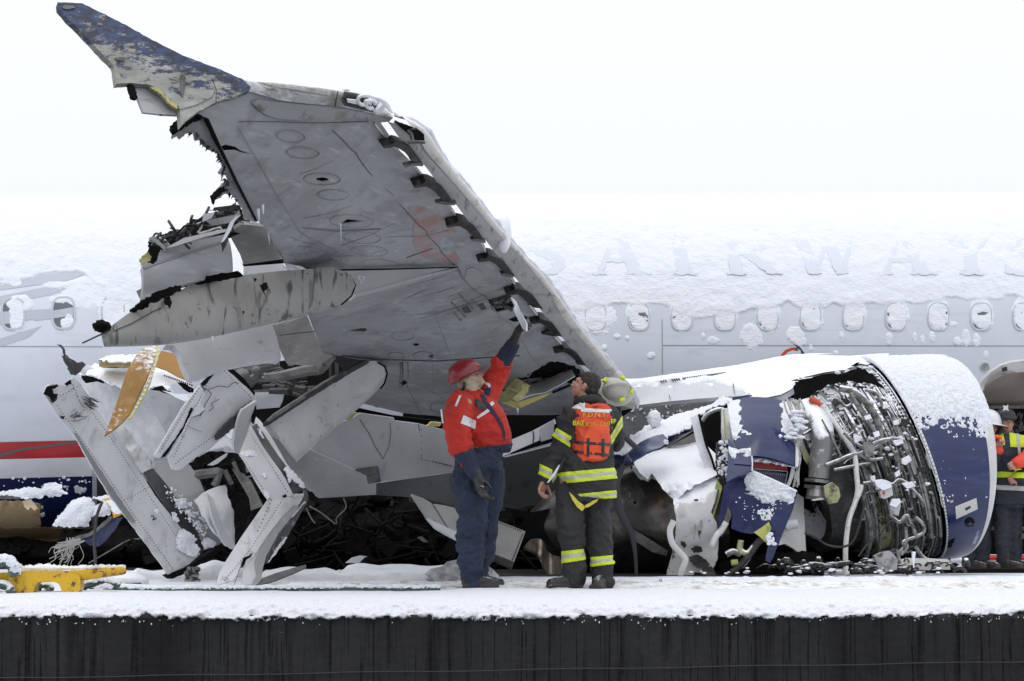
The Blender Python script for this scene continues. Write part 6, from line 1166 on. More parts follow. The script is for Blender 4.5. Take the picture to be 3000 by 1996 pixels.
on_cowl_sheet('scraped_patch', eg([(1060, 1250), (1140, 1200), (1190, 1200), (1170, 1270), (1110, 1325), (1050, 1330), (1045, 1300)]), mat('scraped_blue', (.16, .19, .32), .4, layers=[('scratch', (.40, .44, .55), 8, .5, .68, .8, (3, 1, 1)), ('noise', (.03, .04, .14), 5, .5, .62, .9)]), cowl, .007, step=7, jag=2)
for x, y in ((970, 985), (1022, 1021)):
    for dy in (0, 8): on_cowl_sheet('white_mark', eg([(x - 10, y + dy), (x + 8, y + dy - 5), (x + 8, y + dy - 2), (x - 10, y + dy + 3)]), snow_smooth, cowl, .010, .003, 4)
# snow blanket on the cowl
def cowl_snow():
    U, PH = np.meshgrid(np.linspace(-.02, .99, 120), np.linspace(-.9, 2.05, 330), indexing='ij'); p0 = ring(U, PH, 0)
    n1 = fbm(p0 * 3.2, 4); n2 = fbm(p0 * 22, 4, .65); n3 = fbm(p0 * 55, 2)
    edge = 1.12 + .12 * U + n1 * .12 
    cov = (edge - PH) / .16
    t = np.clip(cov, -1, 1) * .022 + (n2 * .034 + n3 * .014) * np.clip(1.2 - cov * .16, .28, 1.2) + .018 * sm((edge - .5 - PH) / .8)
    t = t * np.where(U > .86, .7, 1); t = np.clip(t, -.02, .09); t[:, 0] = t[:, -1] = -.02; t[0] = np.minimum(t[0], .0); t[-1] = -.02
    lipdr = np.interp(U, [0, .84, .93, .97, 1.0], [0, .0, -.02, -.045, -.08])
    return pymesh('snow', ring(U, PH, lipdr + t / .93).reshape(-1, 3), grid_faces(120, 330), snow, None)
o = cowl_snow(); tag(o, 'thick clotted snow on top of the blue engine inlet', 'snow', kind='stuff')
# bare fan case and core: a run of cases, flanges and ribs
case = [(-.05, -.20, -.045, dark_snow, 'fan_case'), (-.20, -.46, -.085, silver_case, 'compressor_case'), (-.46, -.60, -.10, silver_case, 'duct_case'), (-.60, -1.02, -.105, green_case, 'green_case'), (-1.02, -1.22, -.13, silver_case, 'inner_case'), (-1.22, -1.75, -.17, dark_snow, 'turbine_case')]
for u0, u1, dr, m, nme in case:
    w = abs(u1 - u0); ringmesh(nme, [u0, u0, u0 - .02, u0 - .02, u1 + .02, u1 + .02, u1, u1], [-.3, dr + .02, dr + .02, dr, dr, dr + .015, dr + .015, -.3], m, eng, nph=120, dent=.01, seed=int(w * 50))
b = Bag()
for u, n_ in ((-.07, 64), (-.12, 64), (-.21, 50), (-.47, 44), (-.61, 44), (-1.03, 40), (-1.2, 40)):
    for k in range(n_):
        ph = math.pi * (.02 + .96 * k / n_); b.ball(ring(u, ph, -.045 if u > -.15 else -.07), .012, 5, 4)
o = b.build('flange_bolts', dark_metal, eng); o['kind'] = 'stuff'
for u in (-.16, -.30, -.38, -.52, -.8): ringmesh('case_rib', [u, u, u - .015, u - .015], [-.12, -.062, -.062, -.12], silver_case, eng, nph=100)
# pipework: runs along and around the case, clamped, with snow on their backs
rr = random.Random(77); snowbag = Bag(); pipes = Bag(); boxes = Bag(); blackp = Bag()
def cpt(u, ph, h): return ring(u, ph, -.09 + h)
for k in range(120):
    u = -.14 - 1.1 * rr.random() ** 1.5; ph = rr.uniform(.12, 2.2 if u < -.55 else 2.8); h = rr.uniform(.01, .09); path = [cpt(u, ph, h)]; kind = rr.random()
    for j in range(rr.randint(3, 6)):
        if kind < .62 or (kind < .8 and j % 2): ph += rr.uniform(.10, .30)
        else: u += rr.uniform(.04, .14) * (-1 if kind > .7 else 1); ph += rr.uniform(0, .04)
        ph = min(max(ph, .05), 3.0); u = min(u, -.1); path.append(cpt(u, ph, h + rr.gauss(0, .006)))
    bag_ = (pipes if rr.random() < .75 else blackp); bag_.tube(path, rr.choice([.006, .008, .010, .014, .024]), 6, 16)
for k in range(110):
    u = -.14 - 1.1 * rr.random() ** 1.4; ph = rr.uniform(.2, 2.1 if u < -.55 else 2.9); c = cpt(u, ph, rr.uniform(.02, .08)); s_ = rr.uniform(.02, .07)
    boxes.box(c, (s_, s_ * rr.uniform(.6, 1.2), s_ * rr.uniform(.6, 1.6)), rotm('Y', rr.uniform(-.5, .5)) @ rotm('Z', rr.uniform(-.6, .6)))
for k in range(60):
    u = rr.uniform(-.5, -.15); ph = rr.uniform(.2, 2.3); a_, c_ = cpt(u, ph, .06), cpt(u - .0, ph + .10, .05); pipes.tube([a_, (a_ + c_) / 2 + [0, -.01, 0], c_], .006, 5, 4); pipes.ball(a_, .018, 6, 4)
for k in range(90):
    u = rr.uniform(-1.2, -.12); ph = abs(rr.gauss(.7, .5)) + .1; r_ = rr.uniform(.008, .026); snowbag.ball(cpt(u, ph, rr.uniform(.06, .11)), (r_ * 1.5, r_, r_ * .8), 7, 5)
for bg_, nme, m in ((pipes, 'pipes', silver_snow), (boxes, 'fittings', dark_snow), (blackp, 'black_hoses', dark_snow), (snowbag, 'snow_clods', snow)):
    o = bg_.build(nme, m, eng); o['kind'] = 'stuff'
def epipe(name, q, z, r_, m, n=24, fr=eg, squash=1.0, label=None): return tube(name, [V(*p, z if not isinstance(z, (list, tuple)) else z[i]) for i, p in enumerate(fr(q))], r_, m, eng, ns=9, n=n, squash=squash, label=label)
white_h = mat('white_wrapped_hose', (.66, .66, .65), .5, layers=[('noise', (.45, .44, .43), 20, .5, .7, .7), ('noise', (.1, .1, .1), 9, .68, .74, .8)], bump=.004, bump_scale=50)
epipe('white_harness', [(180, 410), (230, 450), (300, 540), (370, 640), (415, 710), (430, 760), (437, 850), (445, 950), (425, 1040), (395, 1120), (378, 1220), (370, 1330), (372, 1420), (382, 1480)], [23.5, 23.4, 23.3, 23.2, 23.15, 23.1, 23.1, 23.1, 23.1, 23.1, 23.1, 23.1, 23.1, 23.0], .032, white_h, 60, squash=.6)
epipe('white_harness', [(470, 920), (462, 960), (440, 1010), (410, 1080), (385, 1180)], 23.08, .02, white_h)
epipe('bleed_duct', [(120, 440), (165, 490), (215, 560), (235, 620), (228, 700), (215, 790), (205, 880)], [23.5, 23.4, 23.3, 23.2, 23.2, 23.2, 23.2], [.10, .12, .12, .11, .11, .105, .10], mat('grey_duct_snow', (.20, .20, .20), .4, .3, layers=[('noise', (.18, .18, .18), 5, .5, .7, .8), ('snow', SNOWC, 16, .70, .95, 1)], bump=.004, bump_scale=30), 30)
for dy, r_ in ((895, .125), (935, .13), (1000, .115)): epipe('duct_collar', [(198, dy - 8), (196, dy + 12)], 23.2, r_, silver_snow, 4)
epipe('duct_sleeve', [(200, 940), (192, 1000)], 23.2, .10, bare_metal, 6)
epipe('red_tipped_pipe', [(150, 395), (190, 412), (215, 440)], 23.35, .03, mat('orange_red_sleeve', (.50, .07, .03), .5), 6)
for q, r_ in [([(225, 520), (290, 640), (350, 760)], .010), ([(360, 600), (420, 660), (500, 700), (560, 690), (640, 640), (700, 640)], .018), ([(440, 730), (520, 765), (600, 760)], .016), ([(460, 430), (500, 520), (560, 620), (600, 700)], .014), ([(250, 800), (330, 770), (400, 740), (480, 720), (560, 660), (660, 640), (730, 650)], .020), ([(300, 830), (400, 810), (520, 790)], .016), ([(520, 860), (540, 920), (600, 920), (660, 930)], .018), ([(480, 915), (540, 905), (600, 900), (660, 920), (700, 890), (760, 920), (800, 910)], .020),
              ([(490, 340), (560, 360), (600, 440), (640, 470), (680, 560), (700, 620)], .016), ([(400, 360), (440, 430), (500, 520), (560, 610)], .022), ([(330, 400), (370, 440), (410, 420), (390, 380)], .014), ([(700, 700), (740, 780), (780, 900), (790, 1000)], .016), ([(640, 680), (690, 760), (700, 870)], .014)]: epipe('pipe', q, 23.1, r_, silver_snow)
for q, r_ in [([(660, 1080), (650, 1110), (700, 1150), (740, 1110), (760, 1130), (790, 1200), (810, 1250)], .018), ([(800, 1120), (840, 1160), (850, 1210), (800, 1240), (740, 1260), (720, 1280), (750, 1300), (710, 1350)], .016), ([(740, 1180), (740, 1280), (700, 1340)], .018), ([(800, 1300), (840, 1360), (900, 1400), (960, 1440)], .018), ([(690, 1320), (700, 1400), (720, 1450)], .02), ([(580, 1320), (575, 1270), (600, 1200), (650, 1140), (690, 1145)], .007), ([(120, 1215), (180, 1240), (260, 1290), (360, 1300), (420, 1260), (460, 1150), (500, 1000), (560, 960)], .012), ([(770, 940), (830, 1000), (850, 1040)], .014), ([(450, 1360), (500, 1290), (560, 1230)], .008)]: epipe('torn_cable', q, 22.95, r_, silver_snow if r_ > .013 else dark_metal, 30)
def ebox(name, q, z, m, t=.12, **k): return sheet(name, eg(q), z, m, eng, step=9, thick=t, **k)
ebox('control_box', [(580, 960), (640, 930), (655, 935), (662, 985), (610, 1008), (590, 1000)], 22.95, mat('grey_box_paint', (.45, .46, .45), .4)); ebox('red_label', [(598, 962), (610, 958), (612, 980), (600, 984)], 22.93, red_paint, .004)
ebox('control_box', [(640, 1040), (660, 1010), (700, 1012), (708, 1050), (695, 1110), (650, 1095)], 23.0, MATS['grey_box_paint']); ebox('box_snow', [(640, 1045), (655, 1008), (700, 1005), (712, 1025), (680, 1060)], 22.97, snow, .03)
ebox('snow_clump', [(550, 900), (600, 890), (650, 910), (655, 935), (600, 955), (560, 930)], 22.93, snow, .06, dent=.03, dents=12); epipe('big_duct', [(330, 330), (420, 350), (500, 420), (560, 520), (590, 640)], 23.35, .035, silver_snow); ebox('pump_body', [(480, 660), (530, 655), (550, 700), (530, 745), (495, 750), (478, 700)], 23.05, silver_snow, .1, bump=lambda x, y: .03 * np.cos((x - 2547) / 20))
ebox('fitting', [(240, 930), (290, 905), (330, 940), (340, 990), (320, 1030), (270, 1040), (245, 990)], 23.0, green_case, .1); ebox('fitting', [(165, 1010), (225, 1000), (240, 1010), (170, 1020)], 23.0, bare_metal)
for q in [[(715, 760), (760, 740), (775, 770), (740, 800), (715, 790)], [(660, 650), (720, 640), (728, 665), (680, 680)], [(670, 850), (700, 830), (705, 860), (680, 875)], [(420, 620), (450, 615), (465, 650), (430, 665)], [(540, 600), (575, 590), (580, 620), (550, 632)], [(485, 500), (520, 488), (530, 515), (495, 525)], [(600, 430), (632, 425), (630, 450), (602, 455)], [(660, 530), (695, 520), (700, 550), (668, 555)], [(525, 870), (550, 862), (555, 890), (530, 895)], [(715, 910), (780, 900), (800, 930), (750, 945)]]: ebox('snow_clump', q, 23.0, snow, .05, dent=.03, dents=12)
sheet('roof_shade', eg([(60, 290), (230, 250), (380, 232), (490, 208), (545, 250), (610, 335), (520, 300), (400, 285), (280, 300), (200, 345), (130, 400), (90, 430), (60, 380)]), 23.55, black, eng, step=8, thick=.04, jag=4)  # black sheet painting the shade of the cavity under the cowl roof
# black sheets standing in for the shade over and behind the core
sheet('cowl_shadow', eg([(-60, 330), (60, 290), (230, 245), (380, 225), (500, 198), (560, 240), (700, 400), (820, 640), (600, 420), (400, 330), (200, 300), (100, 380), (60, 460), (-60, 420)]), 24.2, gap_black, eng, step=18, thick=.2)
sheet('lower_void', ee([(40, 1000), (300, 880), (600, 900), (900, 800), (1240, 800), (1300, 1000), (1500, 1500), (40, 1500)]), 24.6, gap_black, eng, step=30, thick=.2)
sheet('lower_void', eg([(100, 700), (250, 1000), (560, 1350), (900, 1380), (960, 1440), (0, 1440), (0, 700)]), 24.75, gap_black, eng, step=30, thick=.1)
b = Bag(); rr = random.Random(91)
for k in range(90):
    x, y = eg([(rr.uniform(60, 620), rr.uniform(262, 400))])[0]; y += max(0, (x - 2450)) * .35; a = rr.uniform(-.5, .8); L_ = rr.uniform(8, 60); b.tube([P(x, y, 24.0), P(x + L_ * math.cos(a), y + L_ * math.sin(a) * .6, 23.9)], rr.uniform(.006, .02), 5)
o = b.build('roof_fittings', dark_snow, eng); o['kind'] = 'stuff'
# wires down the left of the core
b = Bag()
for k in range(16):
    x0 = 1140 + k * 7; p = [(x0, 395 + rr.uniform(-10, 20)), (x0 + rr.uniform(10, 40), 470), (1215 + rr.uniform(-15, 50), 570 + rr.uniform(-20, 20)), (1215 + rr.uniform(-10, 40), 660), (1235 + rr.uniform(-10, 14), 760), (1215 + rr.uniform(-20, 24), 880 + rr.uniform(-20, 60))]
    b.tube([V(*q_, 23.1) for q_ in ee(p)], rr.choice([.005, .007, .010]), 5, 26)
o = b.build('wire_bundle', mat('pale_wires', (.50, .50, .47), .5, layers=[('noise', (.12, .12, .11), 12, .5, .62, .9), ('snow', SNOWC, 20, 1.0, 1.2, 1)]), eng); o['kind'] = 'stuff'
b = Bag()
for k in range(34): x, y = ee([(1200 + rr.gauss(25, 22), 460 + rr.uniform(0, 180))])[0]; r_ = rr.uniform(.01, .035); b.ball(P(x, y, 23.05), (r_ * 1.6, r_, r_ * .7), 6, 4)
o = b.build('snow_clods', snow, eng); o['kind'] = 'stuff'
sheet('green_blade', ee([(1250, 700), (1270, 690), (1310, 760), (1340, 840), (1330, 880), (1300, 820), (1262, 760)]), 23.3, green_case, eng, step=8, thick=.02)
sheet('snowy_inner_case', ee([(1250, 640), (1310, 600), (1340, 700), (1330, 830), (1290, 760), (1252, 690)]), 23.4, snow, eng, step=9, thick=.02)
# jet pipe and exhaust, bare and dented metal low at the left
heat = mat('heat_stained_metal', (.085, .08, .075), .3, .8, layers=[('noise', (.24, .23, .22), 2.2, .50, .68, .8), ('noise', (.04, .036, .03), 3, .50, .66, .9), ('noise', (.25, .16, .10), 1.6, .58, .7, .6)], bump=.012, bump_scale=7)
def pxrings(name, rings, m, parent, n=48, dent=.0):
    """rings in picture space: centre x, y, distance, half width, half height, depth radius, lean"""
    v = []
    for cx, cy, z, rx, ry, rz, ln in rings:
        a = np.linspace(0, 2 * math.pi, n, endpoint=False); v.append(P(cx + rx * np.sin(a) + ln * np.cos(a), cy - ry * np.cos(a), z - rz * np.sin(a)))
    p = np.array(v)
    if dent: p = p + fbm(p * 2.5, 3)[..., None] * dent * np.array([.4, -1, .5])
    return pymesh(name, p.reshape(-1, 3), grid_faces(len(rings), n, wrap_v=True) + [tuple(range(n)), tuple((len(rings) - 1) * n + k for k in range(n))[::-1]], m, parent, True, angle=60)
pxrings('exhaust_case', [(1560, 1560, 24.2, 8, 60, .22, -10), (1620, 1555, 24.2, 20, 110, .40, -12), (1700, 1540, 24.2, 30, 140, .50, -14), (1800, 1530, 24.2, 40, 160, .56, -14), (1900, 1520, 24.2, 44, 170, .6, -16), (2000, 1510, 24.1, 48, 175, .62, -18), (2080, 1500, 24.1, 48, 180, .62, -20)], heat, eng, dent=.10)
fl = sheet('flared_rim', cf([(675, 1262), (700, 1230), (760, 1260), (820, 1300), (860, 1340), (885, 1420), (880, 1445), (800, 1445), (760, 1400), (720, 1320)]), [(1545, 1590, 23.4), (1640, 1610, 23.6), (1640, 1690, 23.4)], mat('bronze_rim', (.28, .24, .20), .3, .8, layers=[('scratch', (.10, .085, .07), 4, .48, .62, .8, (4, 1, 1)), ('noise', (.5, .42, .34), 6, .58, .7, .7)], bump=.006, bump_scale=10), eng, step=8, thick=.03, bump=lambda x, y: .05 * np.sin((x - 1560) / 12))
sheet('dark_shroud', cf([(540, 1050), (700, 1080), (860, 1050), (860, 1300), (700, 1220), (640, 1260), (600, 1200), (660, 1120), (560, 1080)]), 23.9, black, eng, step=14, thick=.05, dent=.05, dents=4)
sheet('cowl_strip', ee([(50, 870), (200, 830), (240, 900), (265, 965), (60, 1040)]), [(1780, 1400, 24.4), (1860, 1380, 24.3), (1870, 1450, 24.2)], mat('strip_grey', (.40, .40, .40), .4, .2, layers=[('noise', (.2, .2, .2), 6, .5, .7, .8)]), eng, step=9, thick=.02)
sheet('black_liner', ee([(200, 800), (300, 880), (480, 980), (480, 1180), (440, 1200), (420, 1350), (380, 1200), (330, 1060), (260, 960)]), 24.0, black, eng, step=12, thick=.03, dent=.03, dents=5)
for q in ([(260, 960), (330, 1040), (375, 1130), (400, 1240), (405, 1290)], [(290, 960), (350, 1040), (395, 1120), (418, 1220), (420, 1290)]): epipe('liner_seam', q, 23.9, .012, mid_metal, 20, ee)
sheet('loose_strip', ee([(210, 1190), (260, 1215), (330, 1260), (432, 1325), (425, 1358), (330, 1330), (240, 1270)]), 23.6, mid_metal, eng, step=8, thick=.02)
epipe('hanging_strap', [(160, 800), (125, 880), (118, 960), (135, 1060), (170, 1150), (210, 1220), (232, 1340), (240, 1480)], 23.2, [.03, .035, .035, .04, .04, .03, .02, .015], mat('dark_strap', (.025, .027, .032), .5), 40, ee, .3)
epipe('dark_strap', [(130, 580), (180, 640), (245, 700)], 23.0, .028, MATS['dark_strap'], 8, ee, .4)
# upper cowl, pylon and wing root edge under snow
PY = Depth([(1860, 1120, 24.8), (2100, 1080, 25.0), (2300, 1045, 25.2), (2540, 1060, 24.3), (2300, 1110, 24.3), (2100, 1160, 24.6), (1880, 1180, 24.7), (2200, 1160, 24.3)])
pyl = thing('engine_pylon', 'snow covered pylon fairing with a row of small vent slots above the engine', 'engine pylon', V(2100, 1150, 24.8))
pouter = ee([(150, 285), (240, 285), (390, 265), (560, 245), (700, 225), (850, 205), (980, 180), (1100, 155), (1200, 140), (1330, 132), (1463, 134)]) + eg([(180, 140), (300, 146), (400, 148), (560, 136), (640, 134)])
plow = eg([(600, 180), (560, 176), (500, 196), (460, 188), (370, 226), (260, 240), (100, 275)]) + ee([(1230, 290), (1225, 315), (1190, 345), (1130, 378), (1060, 392), (1000, 400), (900, 412), (945, 372), (820, 378), (600, 395), (450, 408), (250, 432), (238, 380), (200, 330)])
sheet('fairing_skin', pouter + plow, PY, light_paint, pyl, step=11, thick=.05, dent=.01)
def snow_on(name, outline, D, parent, margin_fn, amp=.03, step=6, m=None, dd=.0, fr=10, seed=0, base=.03):
    """snow over a plate: its free margin is broken by noise, sinking under the paint where there is none"""
    def bm_(x, y):
        q = np.stack([x * .012, y * .03, x * 0 + seed], -1); n1 = fbm(q * 1.2, 4); n2 = fbm(q * 5 + 3, 4, .62)
        c = margin_fn(x, y) + n1 * .8 + n2 * .9; return np.clip(c, -1, 1) * base + n2 * amp * np.clip(1.3 - c * .25, .25, 1.3) - .006
    return sheet(name, outline, off(D, dd) if dd else D, m or snow, parent, step=step, thick=.004, bump=bm_)
top_in = [(x, y + 2) for x, y in pouter]
snow_on('snow_cover', [(x, y - 3) for x, y in pouter] + [(x, y) for x, y in plow], PY, pyl, lambda x, y: (np.interp(x, [1830, 1950, 2100, 2180, 2300, 2600], [1140, 1128, 1125, 1145, 1300, 1300]) - y) / 14, .014, 5, snow_smooth, 0, 10, 2, .026)
b = Bag()
for k in range(30):
    if k in (3, 4, 9): continue
    x, y = ee([(388 + k * 13.4, 288 - k * 1.75)])[0]; z = float(PY(np.array([x]), np.array([y]))[0]) - .035; Lx = 6 + k * .18; b.tube([P(x, y - 3, z), P(x + Lx * .8, y + 4, z - .0)], .007, 4)
o = b.build('vent_slots', ink, pyl); o['kind'] = 'stuff'
pline('seam', ee([(825, 262), (832, 310), (840, 365)]), 2, PY, .03, ink, pyl); pline('seam', ee([(440, 370), (447, 400)]), 2, PY, .03, ink, pyl)
sheet('blue_tip', ee([(825, 385), (940, 370), (955, 376), (870, 395), (828, 404)]), 24.25, navy, pyl, step=7, thick=.02)
sheet('torn_edge', eg([(35, 280), (100, 270), (180, 272), (120, 292)]), 24.0, black, pyl, step=7, thick=.03, jag=1); sheet('torn_edge', eg([(400, 195), (440, 172), (458, 170), (440, 190)]), 24.0, black, pyl, step=6, thick=.02)
sheet('torn_edge', eg([(130, 300), (200, 285), (300, 262), (318, 250), (310, 275), (200, 292), (150, 310)]), 23.8, snow, pyl, step=6, thick=.03, dent=.02, dents=12)
# snow slope between pylon and lower cowl
SL = Depth([(1790, 1330, 23.9), (1900, 1240, 24.4), (2100, 1190, 24.5), (2030, 1260, 24.0), (2200, 1155, 24.3)])
slope = ee([(66, 742), (130, 690), (200, 645), (250, 600), (330, 560), (420, 530), (520, 500), (620, 460), (720, 420), (820, 390), (900, 372), (950, 362), (940, 380), (880, 410), (800, 425), (700, 460), (650, 490), (600, 520), (570, 575), (500, 610), (430, 640), (330, 680), (230, 720), (150, 735)])
sheet('lower_cowl_edge', slope, off(SL, -.03), navy, eng, step=10, thick=.04); snowcap('snow_slope', slope, SL, eng, .06, .05, 5, 6, 3)
blob('snow_lump', P(1917, 1228, 24.1), (.07, .06, .09), snow, eng, .3, 4, 3, 3); ebox('bolt_head', [(-350 * 0 + 0, 0), (1, 0), (1, 1)], 24, black) if False else None
sheet('blue_underside', ee([(66, 745), (200, 705), (240, 700), (200, 790), (160, 830), (60, 850)]), 24.2, navy, eng, step=10, thick=.02)
sheet('navy_curl', ee([(160, 800), (175, 750), (215, 700), (290, 650), (350, 625), (402, 606), (430, 638), (428, 668), (380, 700), (300, 728), (240, 762), (210, 795), (185, 790)]), [(1830, 1360, 23.2), (1950, 1270, 23.3), (1950, 1300, 23.1), (1850, 1350, 23.0)], navy, eng, step=7, thick=.02, dent=.03, dents=6)
spots(lambda x, y: np.asarray(x) * 0 + 23.05, ee([(405, 650), (435, 650), (435, 670), (410, 670)]), eng, 10, .006, .014, 3)
# crumpled lower cowl
CRD = Depth([(1860, 1370, 23.6), (2000, 1300, 24.2), (2100, 1340, 23.6), (2000, 1450, 22.9), (2090, 1420, 23.0), (2000, 1690, 23.0), (2080, 1600, 23.0)])
dirty_white = mat('chipped_white_cowl', (.58, .58, .57), .4, layers=[('noise', (.46, .45, .44), 2.5, .42, .7, .7), ('scratch', (.25, .24, .23), 4, .60, .72, .5), ('noise', (.10, .095, .09), 5, .66, .69, .95), ('snow', SNOWC, 12, 1.1, 1.3, 1)], bump=.006, bump_scale=7)
sheet('crumpled_skin', ee([(215, 790), (300, 745), (480, 700), (640, 660), (730, 760), (725, 880), (765, 930), (730, 1000), (700, 1090), (735, 1160), (742, 1280), (735, 1380), (690, 1475), (600, 1455), (575, 1498), (425, 1500), (455, 1380), (478, 1260), (484, 1120), (462, 1000), (400, 950), (335, 868), (312, 906), (262, 868)]), CRD, dirty_white, eng, step=8, thick=.03, dent=.09, dents=2.2, jag=1)
snow_on('snow_cover', ee([(215, 790), (300, 740), (480, 695), (600, 660), (645, 668), (735, 760), (730, 880), (640, 925), (560, 950), (480, 985), (400, 950), (335, 868), (312, 906), (262, 868)]), off(CRD, .05), eng, lambda x, y: (1440 - y) / 10, .02, 5, snow_smooth, 0, 8, 4, .04)
for q in [[(510, 1265), (535, 1270), (548, 1295), (530, 1312), (512, 1290)], [(570, 1310), (610, 1295), (640, 1305), (645, 1330), (590, 1340)], [(560, 1360), (620, 1350), (660, 1375), (690, 1410), (660, 1440), (600, 1420), (565, 1390)], [(615, 1205), (630, 1200), (635, 1225), (620, 1240)], [(590, 1010), (612, 1005), (620, 1020), (600, 1022)], [(640, 1430), (700, 1420), (730, 1470), (650, 1475)]]: sheet('paint_chip', ee(q), off(CRD, .07), dark_metal if q[0][0] != 590 else black, eng, step=6, thick=.004, jag=2.5)
for q, r_ in [([(620, 1080), (640, 1160), (625, 1250)], .008), ([(560, 1110), (600, 1170), (590, 1260)], .006), ([(700, 1300), (725, 1240), (760, 1200), (790, 1150)], .03)]: epipe('crease', q, 22.85, r_, dirty_white if r_ > .02 else MATS['shaded_grey_panel'], 16, ee)
epipe('cut_strip', [(470, 1140), (445, 1200), (460, 1280), (510, 1340), (540, 1380), (520, 1440), (510, 1480)], 22.8, .03, dirty_white, 24, ee, .35)
# hollow, hoop and posts
sheet('hollow', ee([(645, 530), (690, 485), (750, 465), (762, 560), (758, 660), (730, 760), (690, 720), (660, 640), (640, 580), (430, 690), (590, 590)]), 23.9, black, eng, step=10, thick=.05)
sheet('inner_grey', ee([(270, 740), (430, 650), (580, 590), (620, 660), (480, 690), (330, 740)]), 24.0, MATS['shaded_grey_panel'], eng, step=9, thick=.02)
epipe('hoop', [(645, 530), (665, 500), (700, 474), (750, 458), (785, 470)], 23.5, .022, silver_snow, 14, ee)
sheet('snowy_bar', ee([(572, 508), (600, 500), (622, 488), (634, 520), (648, 590), (668, 680), (700, 760), (732, 870), (700, 888), (660, 810), (630, 740), (602, 640), (585, 560)]), 23.2, MATS['plate_under_thin_snow'], eng, step=7, thick=.05)
epipe('bar_shade', [(622, 488), (645, 590), (668, 680), (700, 760), (735, 880)], 23.15, .012, black, 14, ee)
sheet('door_jamb', ee([(762, 455), (800, 450), (815, 560), (818, 640), (800, 660), (775, 660), (760, 600)]), 23.3, MATS['plate_under_thin_snow'], eng, step=7, thick=.05); epipe('jamb_trim', [(775, 460), (782, 560), (780, 650)], 23.2, .012, MATS['pale_yellow_edge'], 8, ee)
sheet('burnt_post', ee([(732, 660), (800, 650), (806, 760), (800, 900), (770, 932), (735, 900), (725, 780)]), 23.1, dark_metal, eng, step=7, thick=.08, jag=2); spots(lambda x, y: np.asarray(x) * 0 + 23.05, ee([(732, 660), (800, 650), (800, 880), (735, 880)]), eng, 70, .006, .022, 6)
for q in [[(735, 890), (765, 940), (745, 1010), (715, 1110), (700, 1165), (668, 1150), (690, 1070), (712, 980)]]: sheet('green_yellow_strip', ee(q), 22.95, mat('green_yellow_trim', (.42, .44, .12), .5, layers=[('noise', (.2, .22, .08), 9, .5, .64, .9)]), eng, step=7, thick=.03)
epipe('dark_trim', [(742, 950), (725, 1030), (700, 1100), (680, 1145)], 22.9, .010, ink, 10, ee)
# blue cowl doors
DD_ = Depth([(2140, 1190, 23.6), (2310, 1185, 23.5), (2330, 1360, 23.0), (2150, 1310, 23.0), (2240, 1260, 23.1)])
ud = ee([(798, 442), (830, 420), (900, 404), (960, 408), (1050, 414), (1168, 424), (1190, 500), (1205, 580), (1216, 700), (1216, 806), (1100, 782), (1020, 768), (950, 760), (870, 712), (835, 660), (820, 580), (808, 500)])
sheet('upper_door', ud, DD_, blue_c, eng, step=9, thick=.03, bump=lambda x, y: .05 * np.sin((x - 2130) / 200 * 3.1))
snow_on('door_snow', ud, off(DD_, .012), eng, lambda x, y: (np.interp(x, [2130, 2180, 2250, 2340], [1285, 1300, 1300, 1282]) - y) / 13, .034, 4, snow, 0, 10, 7, .03)
sheet('door_edge', ee([(1166, 424), (1180, 424), (1205, 540), (1222, 640), (1236, 760), (1228, 812), (1214, 806), (1216, 700), (1205, 580)]), off(DD_, .02), light_paint, eng, step=7, thick=.03)
sheet('door_remnant', ee([(800, 640), (850, 690), (870, 712), (940, 704), (948, 740), (950, 830), (900, 852), (860, 868), (790, 905), (800, 760)]), off(DD_, .06), blue_c, eng, step=8, thick=.03, jag=1)
snow_on('door_snow', ee([(805, 690), (860, 705), (940, 700), (942, 740), (830, 770), (805, 720)]), off(DD_, .07), eng, lambda x, y: (1336 - y) / 10, .03, 4, snow, 0, 10, 9, .02)
pline('bright_edge', ee([(946, 742), (950, 790), (948, 835)]), 4, DD_, .07, light_paint, eng)
sheet('bracket_plate', ee([(836, 770), (945, 780), (944, 800), (838, 792)]), off(DD_, .075), navy, eng, step=7, thick=.02)
sheet('red_inside', ee([(952, 768), (1030, 778), (1165, 803), (1165, 828), (1060, 824), (950, 818)]), 23.2, red_paint, eng, step=8, thick=.02); sheet('white_clip', ee([(1010, 772), (1055, 780), (1050, 796), (1015, 790)]), 23.15, light_paint, eng, step=6, thick=.02)
sheet('blue_inside', ee([(948, 826), (1050, 836), (1160, 852), (1150, 922), (1060, 890), (990, 868), (950, 850)]), 23.25, navy, eng, step=8, thick=.02); pline('bright_edge', ee([(948, 822), (1050, 830), (1165, 838), (1162, 860), (1148, 925)]), 3, lambda x, y: np.asarray(x) * 0 + 23.2, .03, light_paint, eng)
b = Bag()
for k in range(15): x, y = ee([(965 + k * 13, 842 + k * 1.5)])[0]; b.ball(P(x, y, 23.2), .006, 4, 3)
b.build('rivets', light_paint, eng)
sheet('white_frame', ee([(1190, 815), (1208, 812), (1210, 850), (1180, 925), (1150, 940), (1172, 890)]), 23.1, light_paint, eng, step=7, thick=.03)
LD = Depth([(2130, 1430, 22.9), (2330, 1440, 22.7), (2270, 1640, 22.8), (2110, 1570, 22.9)])
ldq = ee([(775, 925), (830, 895), (880, 872), (905, 880), (925, 850), (945, 832), (1050, 878), (1140, 920), (1224, 962), (1192, 1075), (1155, 1170), (1110, 1280), (1075, 1370), (1058, 1398), (1030, 1385), (1040, 1320), (1064, 1215), (1052, 1152), (1000, 1190), (950, 1222), (880, 1212), (818, 1188), (826, 1100), (800, 1060), (770, 1160), (748, 1250), (730, 1245), (742, 1130), (765, 1000)])
sheet('lower_door', ldq, LD, blue_c, eng, step=9, thick=.03, dent=.04, dents=2)
